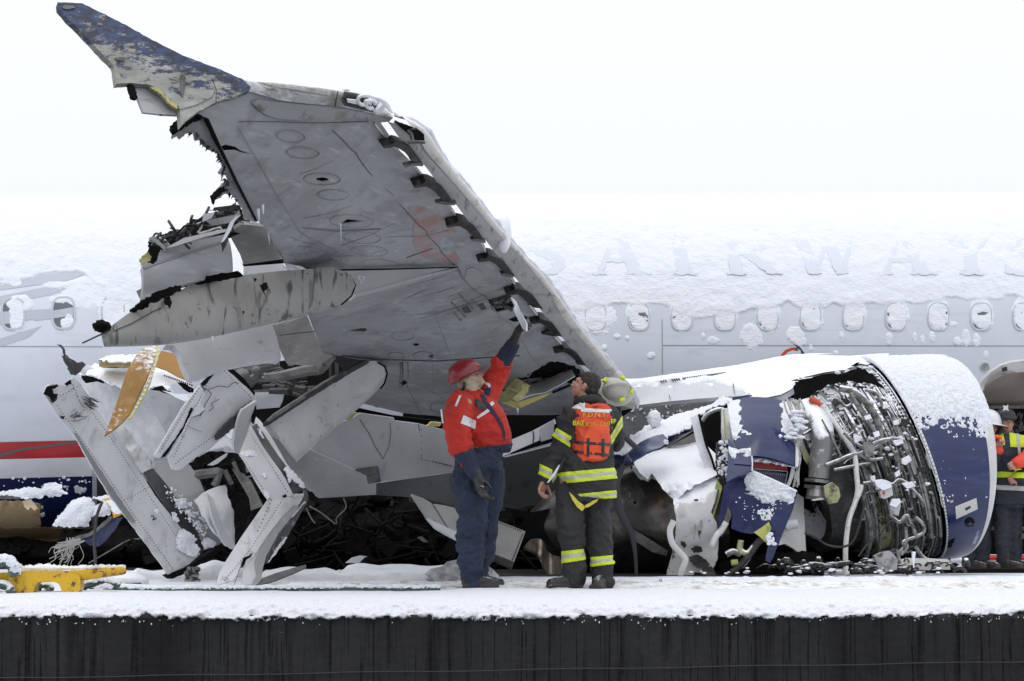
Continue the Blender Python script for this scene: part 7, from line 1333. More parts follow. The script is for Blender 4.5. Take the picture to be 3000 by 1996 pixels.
snow_on('door_snow', ee([(905, 880), (925, 850), (945, 832), (1050, 878), (1140, 920), (1220, 962), (1200, 1030), (1120, 1060), (1060, 1110), (1000, 1100), (940, 1010), (890, 960)]), off(LD, .012), eng, lambda x, y: (np.interp(x, [2170, 2200, 2260, 2330], [1400, 1450, 1475, 1462]) - y) / 22 , .034, 4, snow, 0, 10, 5, .024)
pline('door_top_edge', ee([(925, 848), (945, 832), (1050, 878), (1140, 918), (1222, 960)]), 4, LD, .03, snow_smooth, eng, thick=.03)
sheet('scraped_patch', ee([(800, 1060), (815, 1080), (822, 1110), (790, 1190), (760, 1240), (775, 1140)]), off(LD, .02), mid_metal, eng, step=6, thick=.01, jag=1); spots(off(LD, .015), ee([(820, 990), (1180, 1000), (1060, 1140), (900, 1140)]), eng, 40, .004, .010, 8)
spots(off(LD, .02), ee([(980, 1080), (1080, 1070), (1075, 1130), (1000, 1140)]), eng, 50, .008, .022, 9)
sheet('yellow_bracket', ee([(958, 1212), (1010, 1180), (1050, 1148), (1066, 1185), (1050, 1225), (1032, 1275), (990, 1235)]), 22.75, MATS['green_yellow_trim'], eng, step=7, thick=.02)
sheet('grey_fin', ee([(1108, 1292), (1160, 1180), (1205, 1060), (1224, 975), (1262, 1000), (1268, 1180), (1280, 1362), (1256, 1360), (1200, 1310), (1150, 1282)]), [(2290, 1590, 23.2), (2350, 1450, 23.5), (2360, 1620, 23.3)], dirty_white, eng, step=9, thick=.02, dent=.02)
epipe('fin_tube', [(1150, 1178), (1190, 1165), (1225, 1160)], 23.15, .05, light_paint, 8, ee)
for q, r_, m in [([(800, 1480), (870, 1420), (930, 1350), (980, 1280), (1010, 1255)], .035, dark_metal), ([(830, 1470), (900, 1410), (960, 1330), (1005, 1262)], .014, snow_smooth), ([(880, 1260), (875, 1320), (920, 1340), (960, 1300)], .03, green_case), ([(790, 1350), (830, 1330), (880, 1350)], .03, silver_snow), ([(820, 1400), (860, 1395)], .03, MATS['green_yellow_trim'])]: epipe('torn_strut', q, 22.8, r_, m, 18, ee)
spots(lambda x, y: np.asarray(x) * 0 + 22.7, ee([(1030, 1230), (1070, 1215), (1090, 1300), (1050, 1290)]), eng, 40, .008, .02, 12)
# red handle and dark fin on the far side
rh = thing('red_handle', 'bent red strip with a dark tip standing up behind the pylon snow', 'debris', V(2310, 1045, 25.6))
sheet('strip', ee([(1108, 152), (1130, 118), (1152, 95), (1190, 80), (1215, 80), (1236, 88), (1228, 102), (1200, 96), (1168, 108), (1140, 135), (1128, 152)]), 25.6, mat('bright_red', (.55, .05, .03), .4), rh, step=7, thick=.03)
sheet('dark_tip', ee([(1202, 58), (1235, 72), (1255, 95), (1280, 132), (1255, 136), (1235, 105), (1222, 80)]), 25.58, navy, rh, step=7, thick=.02); sheet('white_streak', ee([(1228, 88), (1245, 100), (1250, 130), (1240, 132), (1230, 105)]), 25.55, light_paint, rh, step=6, thick=.01)
# litter at the foot of the core
lt = thing('engine_litter', 'fallen engine casings and cables lying under the open core', 'wreckage', V(2640, 1680, 22.9))
def lsheet(n_, q, z, m, t=.05, **k): return sheet(n_, eg(q), z, m, lt, step=8, thick=t, **k)
lsheet('crushed_box', [(548, 1358), (590, 1335), (640, 1325), (670, 1350), (690, 1380), (685, 1440), (640, 1450), (590, 1470), (572, 1440)], 22.8, silver_case, .15, dent=.04, dents=6)
lsheet('pale_tube', [(700, 1380), (760, 1370), (900, 1372), (1000, 1378), (1005, 1440), (880, 1440), (760, 1445), (710, 1430)], 22.9, mat('dirty_tube', (.45, .43, .40), .5, layers=[('noise', (.25, .22, .18), 5, .5, .66, .8), ('snow', SNOWC, 8, 1.1, 1.3, 1)]), .1, bump=lambda x, y: .06 * np.cos((y - 1655) / 24))
lsheet('pale_scrap', [(470, 1400), (520, 1375), (560, 1370), (570, 1400), (560, 1440), (480, 1430)], 23.0, light_paint_snow, .04); lsheet('pale_scrap', [(240, 1450), (300, 1435), (360, 1435), (365, 1470), (260, 1472)], 22.9, light_paint_snow, .04)
lsheet('end_ring', [(1000, 1370), (1012, 1368), (1015, 1440), (1004, 1442)], 22.85, dark_metal)
b = Bag(); rr = random.Random(13)
for k in range(60):
    x, y = eg([(rr.uniform(-100, 1100), rr.uniform(1400, 1460))])[0]; a = rr.uniform(-.6, .6) + rr.choice([0, math.pi]); L_ = rr.uniform(12, 60); b.tube([P(x, y, 22.9), P(x + L_ * .5 * math.cos(a), y - rr.uniform(0, 20), 22.8), P(x + L_ * math.cos(a), y + L_ * math.sin(a) * .3, 22.9)], rr.uniform(.006, .02), 5, 6)
o = b.build('cable_litter', dark_snow, lt); o['kind'] = 'stuff'
b = Bag()
for k in range(34): x, y = eg([(rr.uniform(-620, 1000), rr.uniform(1425, 1475))])[0]; r_ = rr.uniform(.006, .022); b.ball(P(x, y, 22.7 + rr.gauss(0, .1)), (r_ * 1.5, r_, r_ * .7), 6, 4)
o = b.build('snow_clods', snow, lt); o['kind'] = 'stuff'
sheet('mud_heap', eg([(-400, 1400), (-100, 1340), (60, 1330), (180, 1330), (330, 1440), (330, 1470), (-400, 1480)]), 23.2, black, lt, step=12, thick=.05, jag=3, dent=.05, dents=8)
sheet('black_skid', eg([(880, 1448), (1100, 1438), (1470, 1435), (1470, 1462), (1000, 1462), (880, 1462)]), 23.3, black, lt, step=12, thick=.2)
sheet('rubble', eg([(1000, 1440), (1010, 1410), (1050, 1400), (1090, 1430), (1080, 1450)]), 23.2, black, lt, step=8, thick=.1, jag=3)
tube('icicle', [V(*p, 22.7) for p in eg([(788, 1330), (786, 1380), (788, 1430)])], [.02, .014, .004], MATS['ice'], lt, ns=6, n=8)
# ================================================================ people
def remesh(bag, name, mat_, parent, vox=.008, smooth_it=6, folds=0, ffreq=(5, 5, 9), seed=0, fold_fn=None, label=None):
    me = bpy.data.meshes.new('tmp'); v = np.concatenate(bag.v); me.from_pydata(v.tolist(), [], bag.f); me.update()
    bm = bmesh.new(); bm.from_mesh(me); bmesh.ops.recalc_face_normals(bm, faces=bm.faces); bm.to_mesh(me); bm.free()
    ob = bpy.data.objects.new('tmp', me); COL.objects.link(ob)
    md = ob.modifiers.new('r', 'REMESH'); md.mode = 'VOXEL'; md.voxel_size = vox; md.adaptivity = 0
    if smooth_it: ms = ob.modifiers.new('s', 'SMOOTH'); ms.factor = .5; ms.iterations = smooth_it
    dg = bpy.context.evaluated_depsgraph_get(); m2 = bpy.data.meshes.new_from_object(ob.evaluated_get(dg)); bpy.data.objects.remove(ob); bpy.data.meshes.remove(me)
    n = len(m2.vertices); co = np.empty(n * 3); m2.vertices.foreach_get('co', co); co = co.reshape(-1, 3); nm = np.empty(n * 3); m2.vertices.foreach_get('normal', nm); nm = nm.reshape(-1, 3)
    if folds:
        q = co * np.array(ffreq) + seed * 5.3; w = fbm(q + 1.2 * fbm(co * 3 + seed, 2)[:, None], 3); d = (np.abs(w) ** .8 * -2 + .5) * folds + fbm(co * 34 + seed, 2) * folds * .25
        if fold_fn is not None: d = d * fold_fn(co)
        co = co + nm * d[:, None]
    m2.vertices.foreach_set('co', co.ravel()); m2.update(); m2.name = name; m2.polygons.foreach_set('use_smooth', [True] * len(m2.polygons))
    return link(name, m2, mat_, parent, label)
def ell(bag, c, r, rot=None, nu=18, nv=12):
    b_ = Bag(); b_.ball((0, 0, 0), 1.0, nu, nv); v = np.concatenate(b_.v) * np.array(r)
    if rot is not None: v = v @ np.array(rot).T
    bag.add(v + np.array(c), b_.f)
def limb(bag, pts, rad, n=24, ns=16, squash=1.0, up=(0, -1, 0)):
    pts = np.array([tuple(p) for p in pts]); rad = np.atleast_1d(rad); r_ = np.interp(np.linspace(0, 1, n), np.linspace(0, 1, len(rad)), rad); path = catmull(pts, n)
    bag.add(*tube_data(path, r_, ns, True, squash, up)); ell(bag, path[0], (r_[0],) * 3, None, 12, 8); ell(bag, path[-1], (r_[-1],) * 3, None, 12, 8)
def torso(bag, secs, ns=28):
    """secs: (centre, half width, half depth, yaw) from bottom to top"""
    v = []
    for c, w, d, yaw in secs:
        a = np.linspace(0, 2 * math.pi, ns, endpoint=False); x = w * np.sign(np.cos(a)) * np.abs(np.cos(a)) ** .8; y = d * np.sign(np.sin(a)) * np.abs(np.sin(a)) ** .8
        v.append(np.stack([c[0] + x * math.cos(yaw) - y * math.sin(yaw), c[1] + x * math.sin(yaw) + y * math.cos(yaw), c[2] + 0 * x], -1))
    v = np.array(v); n = len(secs); bag.add(v.reshape(-1, 3), grid_faces(n, ns, wrap_v=True) + [tuple(range(ns)), tuple((n - 1) * ns + k for k in range(ns))[::-1]])
def band(garment, name, cuts, mat_, parent=None, push=.004, label=None):
    """strip cut out of a garment between planes (point, normal pointing to the kept side), laid a little proud of it"""
    bm = bmesh.new(); bm.from_mesh(garment.data)
    for co, no in cuts:
        g_ = bm.verts[:] + bm.edges[:] + bm.faces[:]
        bmesh.ops.bisect_plane(bm, geom=g_, dist=1e-6, plane_co=Vector(co), plane_no=Vector(no), clear_inner=True)
    if not bm.faces: bm.free(); return None
    bm.normal_update()
    for v_ in bm.verts: v_.co = v_.co + v_.normal * push
    r_ = bmesh.ops.extrude_face_region(bm, geom=bm.faces[:]); vs = [q for q in r_['geom'] if isinstance(q, bmesh.types.BMVert)]
    for v_ in vs: v_.co = v_.co - v_.normal * .004
    me = bpy.data.meshes.new(name); bm.to_mesh(me); bm.free(); me.polygons.foreach_set('use_smooth', [True] * len(me.polygons))
    return link(name, me, mat_, parent or garment, label)
def pxplane(x0, y0, x1, y1, keep, Z=19.1):
    """plane through the lens-side line (x0,y0)-(x1,y1), nearly edge-on to us; keep: a pixel on the kept side"""
    a, b_ = P(x0, y0, Z), P(x1, y1, Z); n = np.cross(b_ - a, a - CAM); n /= np.linalg.norm(n); k = P(keep[0], keep[1], Z)
    if n @ (k - a) < 0: n = -n
    return (a, n)
def zcut(z, up=True, x=0, y=0): return ((x, y, z), (0, 0, 1 if up else -1))
def frame_of(yaw, pitch, roll=0): return np.array((Matrix.Rotation(yaw, 3, 'Z') @ Matrix.Rotation(pitch, 3, 'X') @ Matrix.Rotation(roll, 3, 'Y')))
def head(bag, c, yaw, pitch, roll=0, s=1.0):
    """head in its own frame (y forward, z up); c = centre of the skull"""
    M = frame_of(yaw, pitch, roll); c = np.array(c)
    def e(p, r, rot=None): ell(bag, c + M @ (np.array(p) * s), np.array(r) * s, M if rot is None else M @ rot)
    e((0, -.012, .025), (.074, .094, .090)); e((0, .035, -.035), (.060, .060, .070)); e((0, .058, -.072), (.036, .036, .032)); e((0, .062, .028), (.058, .032, .022))
    e((0, .098, -.012), (.011, .016, .026), rotm('X', -.35)); e((0, .106, -.026), (.016, .013, .010)); e((.012, .100, -.030), (.008, .008, .007)); e((-.012, .100, -.030), (.008, .008, .007))
    e((0, .092, -.052), (.024, .010, .006)); e((0, .090, -.063), (.021, .010, .007)); e((.040, .060, -.020), (.022, .026, .022)); e((-.040, .060, -.020), (.022, .026, .022))
    for sx in (-1, 1): e((sx * .077, -.004, -.008), (.008, .020, .030), rotm('X', .2)); e((sx * .080, -.012, .004), (.009, .015, .018))
    return M
def face_bits(c, M, parent, s=1.0, iris=(.05, .04, .03)):
    c = np.array(c)
    for sx in (-1, 1):
        b_ = Bag(); ell(b_, c + M @ (np.array((sx * .030, .079, .006)) * s), np.array((.011, .010, .007)) * s, M, 10, 8); o_ = b_.build('eye', mat('eye_white', (.55, .53, .5), .3), parent)
        b_ = Bag(); ell(b_, c + M @ (np.array((sx * .030, .0885, .006)) * s), np.array((.0045, .002, .0045)) * s, M, 8, 6); b_.build('iris', mat('iris', iris, .3), o_)
        b_ = Bag(); ell(b_, c + M @ (np.array((sx * .031, .088, .026)) * s), np.array((.019, .006, .005)) * s, M, 10, 6); b_.build('eyebrow', mat('dark_brow', (.03, .02, .015), .8), parent)
def hand(bag, wrist, direction, palm_n, curl=.5, s=1.0, left=False, spread=.12):
    """palm with four unequal jointed fingers and a thumb leaving its side"""
    w = np.array(wrist); d = np.array(direction, float); d /= np.linalg.norm(d); n = np.array(palm_n, float); n -= d * (n @ d); n /= np.linalg.norm(n); sd_ = np.cross(d, n) * (-1 if left else 1)
    for k in range(4):
        o_ = (k - 1.5) * .020 * s; limb(bag, [w + sd_ * o_ * .6, w + d * .045 * s + sd_ * o_, w + d * .088 * s + sd_ * o_], np.array([.017, .0155, .0125]) * s, 8, 10)
        L_ = [.040, .046, .043, .034][k] * s; p = w + d * .088 * s + sd_ * o_; a = 0; path = [p]; dd = d + sd_ * (k - 1.5) * spread * .3
        for j, f_ in enumerate((1.0, .62, .5)):
            a += curl * (.7 if j == 0 else 1.0); v_ = dd * math.cos(a) + n * math.sin(a); v_ /= np.linalg.norm(v_); p = p + v_ * L_ * f_; path.append(p)
        limb(bag, path, np.array([.0105, .0098, .009, .0075]) * s, 14, 9)
    t0 = w + d * .022 * s - sd_ * .030 * s; t1 = t0 + (d * .6 - sd_ * .8) * .034 * s + n * .010; t2 = t1 + (d * .85 - sd_ * .3 + n * curl) * .030 * s; t3 = t2 + (d * .9 + sd_ * .1 + n * curl) * .024 * s
    limb(bag, [w - sd_ * .012 * s, t0, t1, t2, t3], np.array([.016, .0165, .013, .0115, .009]) * s, 16, 10)
skin_m = mat('weathered_skin', (.40, .215, .155), .5, layers=[('noise', (.46, .20, .15), 22, .5, .7, .5)], bump=.001, bump_scale=60)
glove_m = mat('black_wet_glove', (.014, .014, .015), .32, layers=[('noise', (.05, .05, .052), 18, .5, .68, .7)], bump=.003, bump_scale=60)
boot_m = mat('black_boot_leather', (.018, .017, .017), .5, layers=[('noise', (.07, .065, .06), 14, .55, .7, .7), ('snow', SNOWC, 30, 1.45, 1.6, .6)], bump=.004, bump_scale=30)
stripe_y = mat('lime_reflective_trim', (.56, .68, .02), .6); stripe_s = mat('silver_reflective_trim', (.42, .42, .40), .35)
Zm = 19.1
def Q(x, y, dz=0): return P(x, y, Zm + dz)
M_ = 1 / (F / Zm)   # metres per px where the men stand
def boot(bag, heel, yaw, h=.22, L=.29, s=1.0, vox=None):
    heel = np.array(heel); f_ = np.array((math.cos(yaw), math.sin(yaw), 0)); u_ = np.array((0, 0, 1.))
    limb(bag, [heel + u_ * .045 + f_ * .02, heel + u_ * .05 + f_ * .10, heel + u_ * .042 + f_ * .17, heel + u_ * .036 + f_ * (L - .06)], np.array([.045, .048, .046, .036]) * s, 16, 14)
    limb(bag, [heel + u_ * .05 + f_ * .03, heel + u_ * .13 + f_ * .03, heel + u_ * h + f_ * .025], np.array([.048, .052, .060]) * s, 12, 14)
    bag.box(heel + f_ * (L / 2 - .02) + u_ * .014, (L - .02, .095 * s, .028), rotm('Z', yaw))

# ---- the man in the red jacket
p1 = thing('person', 'person in a red work jacket and red hard hat reaching up to the wing', 'person', Q(1400, 1722))
hc = Q(1374, 1108); yaw1 = -math.pi / 2 + R(8); b = Bag(); M1 = head(b, hc, yaw1, R(28))
limb(b, [Q(1372, 1150, 0), hc + M1 @ np.array((0, -.02, -.06))], [.062, .058])
torso(b, [(Q(1405, 1340), .14, .11, R(-90)), (Q(1400, 1290), .15, .12, R(-90)), (Q(1388, 1220), .16, .12, R(-80)), (Q(1382, 1175), .13, .12, R(-80)), (Q(1376, 1155), .07, .07, 0)])
limb(b, [Q(1365, 1185, -.19), Q(1352, 1270, -.26), Q(1362, 1335, -.27), Q(1400, 1400, -.26)], [.055, .047, .042, .030]); hand(b, Q(1398, 1396, -.265), P(1412, 1450, Zm - .27) - Q(1398, 1396, -.265), (.6, -.3, 0), .45, .6)
limb(b, [Q(1415, 1180, .18), Q(1452, 1110, .22), Q(1475, 1065, .18), Q(1507, 1003, .12)], [.055, .047, .042, .030]); hand(b, Q(1506, 1004, .12), P(1524, 955, Zm + .05) - Q(1506, 1004, .12), (.9, .1, .2), .62, .72, left=True)
for x0, x1, dz in ((1380, 1378, -.10), (1430, 1412, .10)): limb(b, [Q(x0 + 8, 1350, dz), Q(x0 + 4, 1500, dz), Q(x1, 1690, dz)], [.085, .055, .04])
bd = remesh(b, 'body', skin_m, p1, .006, 3); face_bits(hc, M1, bd)
red_j = mat('red_jacket_cloth', (.47, .020, .010), .75, layers=[('noise', (.40, .016, .010), 5, .45, .7, .6), ('noise', (.10, .03, .025), 4, .63, .74, .7)], bump=.003, bump_scale=120)
navy_c = mat('navy_work_cloth', (.011, .018, .042), .8, layers=[('noise', (.022, .034, .072), 3, .4, .65, .8), ('noise', (.012, .014, .02), 6, .56, .7, .8)], bump=.003, bump_scale=90)
b = Bag()
torso(b, [(Q(1432, 1322), .150, .165, R(-92)), (Q(1428, 1300), .165, .19, R(-92)), (Q(1414, 1265), .19, .215, R(-88)), (Q(1398, 1225), .20, .225, R(-85)), (Q(1388, 1195), .19, .21, R(-85)), (Q(1380, 1172), .16, .17, R(-85)), (Q(1376, 1158), .115, .11, R(-85)), (Q(1374, 1146), .085, .085, 0)])
limb(b, [Q(1350, 1186, -.14), Q(1342, 1225, -.22), Q(1340, 1270, -.26), Q(1352, 1318, -.275), Q(1362, 1338, -.275)], [.112, .112, .100, .092, .090])
limb(b, [Q(1402, 1182, .12), Q(1432, 1142, .18), Q(1452, 1104, .20), Q(1472, 1062, .19)], [.125, .10, .088, .082])
jk = remesh(b, 'jacket', red_j, p1, .0085, 4, .027, (4, 4, 8), 2)
col = Bag(); limb(col, [Q(1345, 1166, .0), Q(1358, 1158, -.02), Q(1385, 1160, -.04), Q(1408, 1150, -.05)], [.035, .045, .045, .03]); limb(col, [Q(1345, 1166), Q(1370, 1150, .06), Q(1405, 1148, .04)], [.03, .04, .03]); remesh(col, 'hood_roll', red_j, jk, .007, 4, .008, (6, 6, 10), 3)
b = Bag(); limb(b, [Q(1358, 1330, -.275), Q(1372, 1358, -.275), Q(1392, 1390, -.265)], [.080, .066, .052]); remesh(b, 'cuff', navy_c, p1, .007, 4, .010, (7, 7, 14), 3); b = Bag(); limb(b, [Q(1470, 1068, .19), Q(1484, 1042, .17), Q(1502, 1010, .125)], [.082, .070, .055])
remesh(b, 'cuff', navy_c, p1, .007, 4, .010, (7, 7, 14), 4)
b = Bag(); torso(b, [(Q(1402, 1380), .195, .18, R(-90)), (Q(1402, 1345), .205, .17, R(-90)), (Q(1418, 1310), .170, .15, R(-90))])
limb(b, [Q(1384, 1360, -.09), Q(1378, 1430, -.10), Q(1386, 1510, -.10), Q(1378, 1600, -.10), Q(1382, 1700, -.10)], [.155, .148, .120, .110, .092]); limb(b, [Q(1424, 1360, .08), Q(1428, 1430, .09), Q(1420, 1510, .09), Q(1420, 1590, .09), Q(1404, 1690, .09)], [.135, .135, .115, .105, .085])
tr1 = remesh(b, 'trousers', navy_c, p1, .0085, 4, .032, (4.5, 4.5, 8), 5)
band(jk, 'belt_hem', [pxplane(1300, 1326, 1480, 1302, (1400, 1340)), pxplane(1384, 1200, 1388, 1400, (1450, 1300))], navy_c)
gv = Bag(); hand(gv, Q(1396, 1392, -.265), P(1412, 1450, Zm - .27) - Q(1396, 1392, -.265), (.6, -.3, 0), .45, 1.35); limb(gv, [Q(1392, 1386, -.265), Q(1400, 1404, -.265)], [.050, .045]); remesh(gv, 'glove', glove_m, p1, .005, 2, .004, (12, 12, 12), 3)
gv = Bag(); hand(gv, Q(1504, 1006, .12), P(1524, 955, Zm + .05) - Q(1504, 1006, .12), (.9, .1, .2), .62, 1.35, left=True); limb(gv, [Q(1500, 1014, .12), Q(1508, 996, .115)], [.050, .045]); remesh(gv, 'glove', glove_m, p1, .005, 2, .004, (12, 12, 12), 4)
for q, dz in ((1362, -.10), (1378, .10)):
    b = Bag(); boot(b, Q(q, 1722 - 2, dz) * [1, 1, 0] + [0, 0, .0], R(-4) if dz < 0 else R(12), .16, .30, 1.08); remesh(b, 'boot', boot_m, p1, .006, 3, .004, (8, 8, 14), 5)
wst = mat('white_reflective_patch', (.62, .64, .66), .4)
# patches and tape on the jacket
def on_mesh(name, garment, poly, m, parent, push=.006, step=5, t=.004):
    bm = bmesh.new(); bm.from_mesh(garment.data); bv = BVHTree.FromBMesh(bm); bm.free()
    def dep(x, y):
        x = np.asarray(x, float); o_ = np.empty(x.shape)
        for i in range(x.size):
            d = Vector((P(x.flat[i], y.flat[i], 19.0) - CAM).tolist()).normalized(); h = bv.ray_cast(Vector(CAM.tolist()), d); o_.flat[i] = h[0].y if h[0] is not None else np.nan
        bad = np.isnan(o_); 
        if bad.all(): o_[:] = 19
        elif bad.any(): o_[bad] = np.nanmax(o_)
        return o_ - push
    return sheet(name, poly, dep, m, parent, step=step, thick=t)
on_mesh('arm_patch', jk, cf([(310, 522), (382, 556), (376, 602), (294, 568)]), wst, jk)
for q in ([(258, 470), (284, 408), (298, 408), (270, 472)], [(386, 532), (450, 485), (468, 496), (390, 545)], [(176, 490), (186, 490), (196, 568), (186, 570)], [(412, 322), (445, 334), (462, 342), (470, 372), (458, 372), (446, 350), (414, 334)], [(462, 452), (478, 442), (488, 456), (470, 472)]): on_mesh('reflective_tape', jk, cf(q), wst, jk)
on_mesh('pocket_flap', jk, smooth_poly(cf([(372, 432), (395, 428), (440, 470), (440, 496), (415, 496), (372, 460)]), 1), glove_m, jk, .010)
on_mesh('zip_flap', jk, cf([(404, 368), (470, 362), (462, 400), (440, 440), (470, 470), (510, 530), (540, 580), (552, 640), (545, 668), (530, 600), (500, 545), (455, 490), (420, 440), (406, 400)]), navy_c, jk, .010)
# hard hat, liner hood, cable
hat = mat('red_hard_hat', (.21, .004, .012), .30, coat=.3, layers=[('noise', (.20, .005, .012), 6, .5, .7, .6), ('noise', (.4, .2, .2), 16, .68, .76, .4)])
def hardhat(name, c, M, m, parent, s=1.0, peak=True):
    v = []; nr, nn_ = 14, 32
    for i in range(nr):
        th = math.pi / 2 * i / (nr - 1) * 1.02
        for k in range(nn_):
            a = 2 * math.pi * k / nn_; r_ = math.sin(th) ** .9; rid = 1 + (.02 if abs(math.sin(a)) > .0 and abs(math.cos(a)) < .16 else 0); v.append((math.cos(a) * .112 * r_ * rid, math.sin(a) * .135 * r_ - .006, math.cos(th) * .118 * rid + .0))
    for k in range(nn_):
        a = 2 * math.pi * k / nn_; fr = max(0, math.sin(a)); ex = .010 + (.060 * fr ** 3 if peak else .025); v.append((math.cos(a) * (.112 + ex * .6), math.sin(a) * (.135 + ex) - .006, -.008 - .012 * fr ** 2))
    for k in range(nn_):
        a = 2 * math.pi * k / nn_; v.append((math.cos(a) * .100, math.sin(a) * .122 - .006, -.014))
    for k in range(nn_): a = 2 * math.pi * k / nn_; v.append((math.cos(a) * .09, math.sin(a) * .11 - .006, .04))
    v = np.array(v) * s @ M.T + np.array(c); return pymesh(name, v, grid_faces(nr + 3, nn_, wrap_v=True), m, parent, True, angle=70)
hh = hardhat('hard_hat', hc + M1 @ np.array((0, -.012, .032)), M1, hat, p1, 1.10)
b = Bag(); ell(b, hc + M1 @ np.array((0, -.015, -.015)), (.088, .098, .085), M1); limb(b, [hc + M1 @ np.array((0, -.03, -.06)), Q(1376, 1156)], [.082, .088]); ell(b, hc + M1 @ np.array((0, .05, -.075)), (.058, .045, .035), M1)
remesh(b, 'hood', mat('beige_liner_hood', (.42, .37, .27), .9, layers=[('noise', (.30, .26, .18), 9, .45, .65, .8)], bump=.006, bump_scale=50), p1, .006, 3, .010, (9, 9, 12), 6)
tube('helmet_strap', [hc + M1 @ np.array(q) for q in [(.09, -.06, -.01), (.085, -.09, -.05), (.03, -.11, -.05)]], .012, glove_m, hh, ns=6, n=10)

# ---- the fire chief
p2 = thing('person', 'person in black firefighter coat with yellow stripes and orange vest, looking up', 'person', Q(1710, 1718))
hc2 = Q(1716, 1132, .02); yaw2 = math.pi / 2 - R(14); b = Bag(); M2 = head(b, hc2, yaw2, R(20))
limb(b, [Q(1728, 1190, .05), hc2 + M2 @ np.array((0, -.02, -.07))], [.066, .060])
torso(b, [(Q(1715, 1400), .17, .12, 0), (Q(1718, 1330), .16, .12, 0), (Q(1725, 1250), .19, .13, 0), (Q(1728, 1205), .17, .12, 0), (Q(1728, 1188), .08, .07, 0)])
limb(b, [Q(1668, 1222, .0), Q(1645, 1300, .02), Q(1615, 1360, 0), Q(1598, 1405, -.03)], [.06, .048, .042, .030]); hand(b, Q(1598, 1406, -.03), P(1584, 1440, Zm - .04) - Q(1598, 1406, -.03), (.7, -.4, .1), .9, 1.05)
limb(b, [Q(1786, 1225, .05), Q(1806, 1300, .12), Q(1800, 1240, .25), Q(1790, 1165, .22)], [.06, .045, .042, .032]); hand(b, Q(1790, 1165, .20), P(1796, 1130, Zm + .18) - Q(1790, 1165, .20), (.5, .3, .2), .8, left=True)
for x0, x1, dz in ((1672, 1680, .0), (1750, 1766, .06)): limb(b, [Q(x0, 1400, dz), Q(x0 + 4, 1550, dz), Q(x1, 1690, dz)], [.09, .06, .045])
bd2 = remesh(b, 'body', skin_m, p2, .0055, 3); face_bits(hc2, M2, bd2)
hr = Bag(); ell(hr, hc2 + M2 @ np.array((0, -.022, .036)), (.080, .094, .088), M2); ell(hr, hc2 + M2 @ np.array((0, -.050, -.010)), (.070, .062, .070), M2); ell(hr, hc2 + M2 @ np.array((0, .04, .078)), (.058, .045, .03), M2); ell(hr, hc2 + M2 @ np.array((.0, .01, .02)), (.079, .03, .045), M2)
hro = remesh(hr, 'hair', mat('short_dark_hair', (.022, .017, .014), .75, layers=[('noise', (.07, .06, .05), 40, .5, .7, .7)], bump=.01, bump_scale=120), p2, .005, 1, .006, (30, 30, 30), 2)
coat_m = mat('black_turnout_cloth', (.020, .020, .021), .8, layers=[('noise', (.035, .035, .036), 4, .45, .7, .8), ('noise', (.10, .10, .10), 9, .66, .78, .5)], bump=.004, bump_scale=110)
b = Bag()
torso(b, [(Q(1742, 1462), .165, .17, R(4)), (Q(1738, 1440), .185, .18, R(4)), (Q(1722, 1400), .225, .19, R(4)), (Q(1718, 1360), .215, .18, R(4)), (Q(1722, 1310), .195, .17, R(3)), (Q(1724, 1260), .200, .165, 0), (Q(1726, 1222), .205, .155, 0), (Q(1728, 1202), .175, .13, 0), (Q(1728, 1188), .11, .10, 0), (Q(1728, 1172), .095, .09, 0)])
limb(b, [Q(1676, 1222, .0), Q(1660, 1262, .0), Q(1646, 1310, .0), Q(1622, 1355, .0), Q(1601, 1392, -.02)], [.105, .100, .092, .084, .076])
limb(b, [Q(1778, 1222, .04), Q(1796, 1262, .08), Q(1800, 1300, .13), Q(1800, 1265, .22), Q(1792, 1200, .24), Q(1782, 1152, .22)], [.100, .085, .075, .075, .072, .060])
ct = remesh(b, 'coat', coat_m, p2, .0085, 4, .023, (4, 4, 8), 7)
cl_ = Bag(); limb(cl_, [Q(1690, 1180, .0), Q(1710, 1172, -.07), Q(1740, 1170, -.08), Q(1765, 1180, .0)], [.030, .040, .040, .03]); limb(cl_, [Q(1690, 1182, .0), Q(1700, 1160, .07), Q(1740, 1162, .10), Q(1765, 1180, .02)], [.03, .04, .04, .03]); remesh(cl_, 'collar', coat_m, ct, .007, 3, .005, (8, 8, 12), 3)
b = Bag(); torso(b, [(Q(1712, 1470), .195, .16, R(4)), (Q(1716, 1430), .19, .15, R(4)), (Q(1718, 1390), .16, .13, 0)])
limb(b, [Q(1672, 1450, -.01), Q(1672, 1530, -.01), Q(1678, 1610, -.01), Q(1684, 1696, .0)], [.122, .110, .100, .098]); limb(b, [Q(1748, 1450, .05), Q(1750, 1530, .06), Q(1760, 1610, .06), Q(1768, 1700, .06)], [.118, .105, .095, .090])
tr2 = remesh(b, 'trousers', coat_m, p2, .0085, 4, .024, (4, 4, 7), 8)
for q, dz, yw in ((1700, .0, R(190)), (1766, .08, R(255))):
    b = Bag(); boot(b, Q(q, 1720, dz) * [1, 1, 0], yw, .17, .30, 1.1); remesh(b, 'boot', boot_m, p2, .006, 3, .004, (8, 8, 14), 9)
b = Bag(); torso(b, [(Q(1692, 1485), .04, .03, .3), (Q(1682, 1455), .05, .12, 0), (Q(1700, 1440), .06, .13, 0)]);
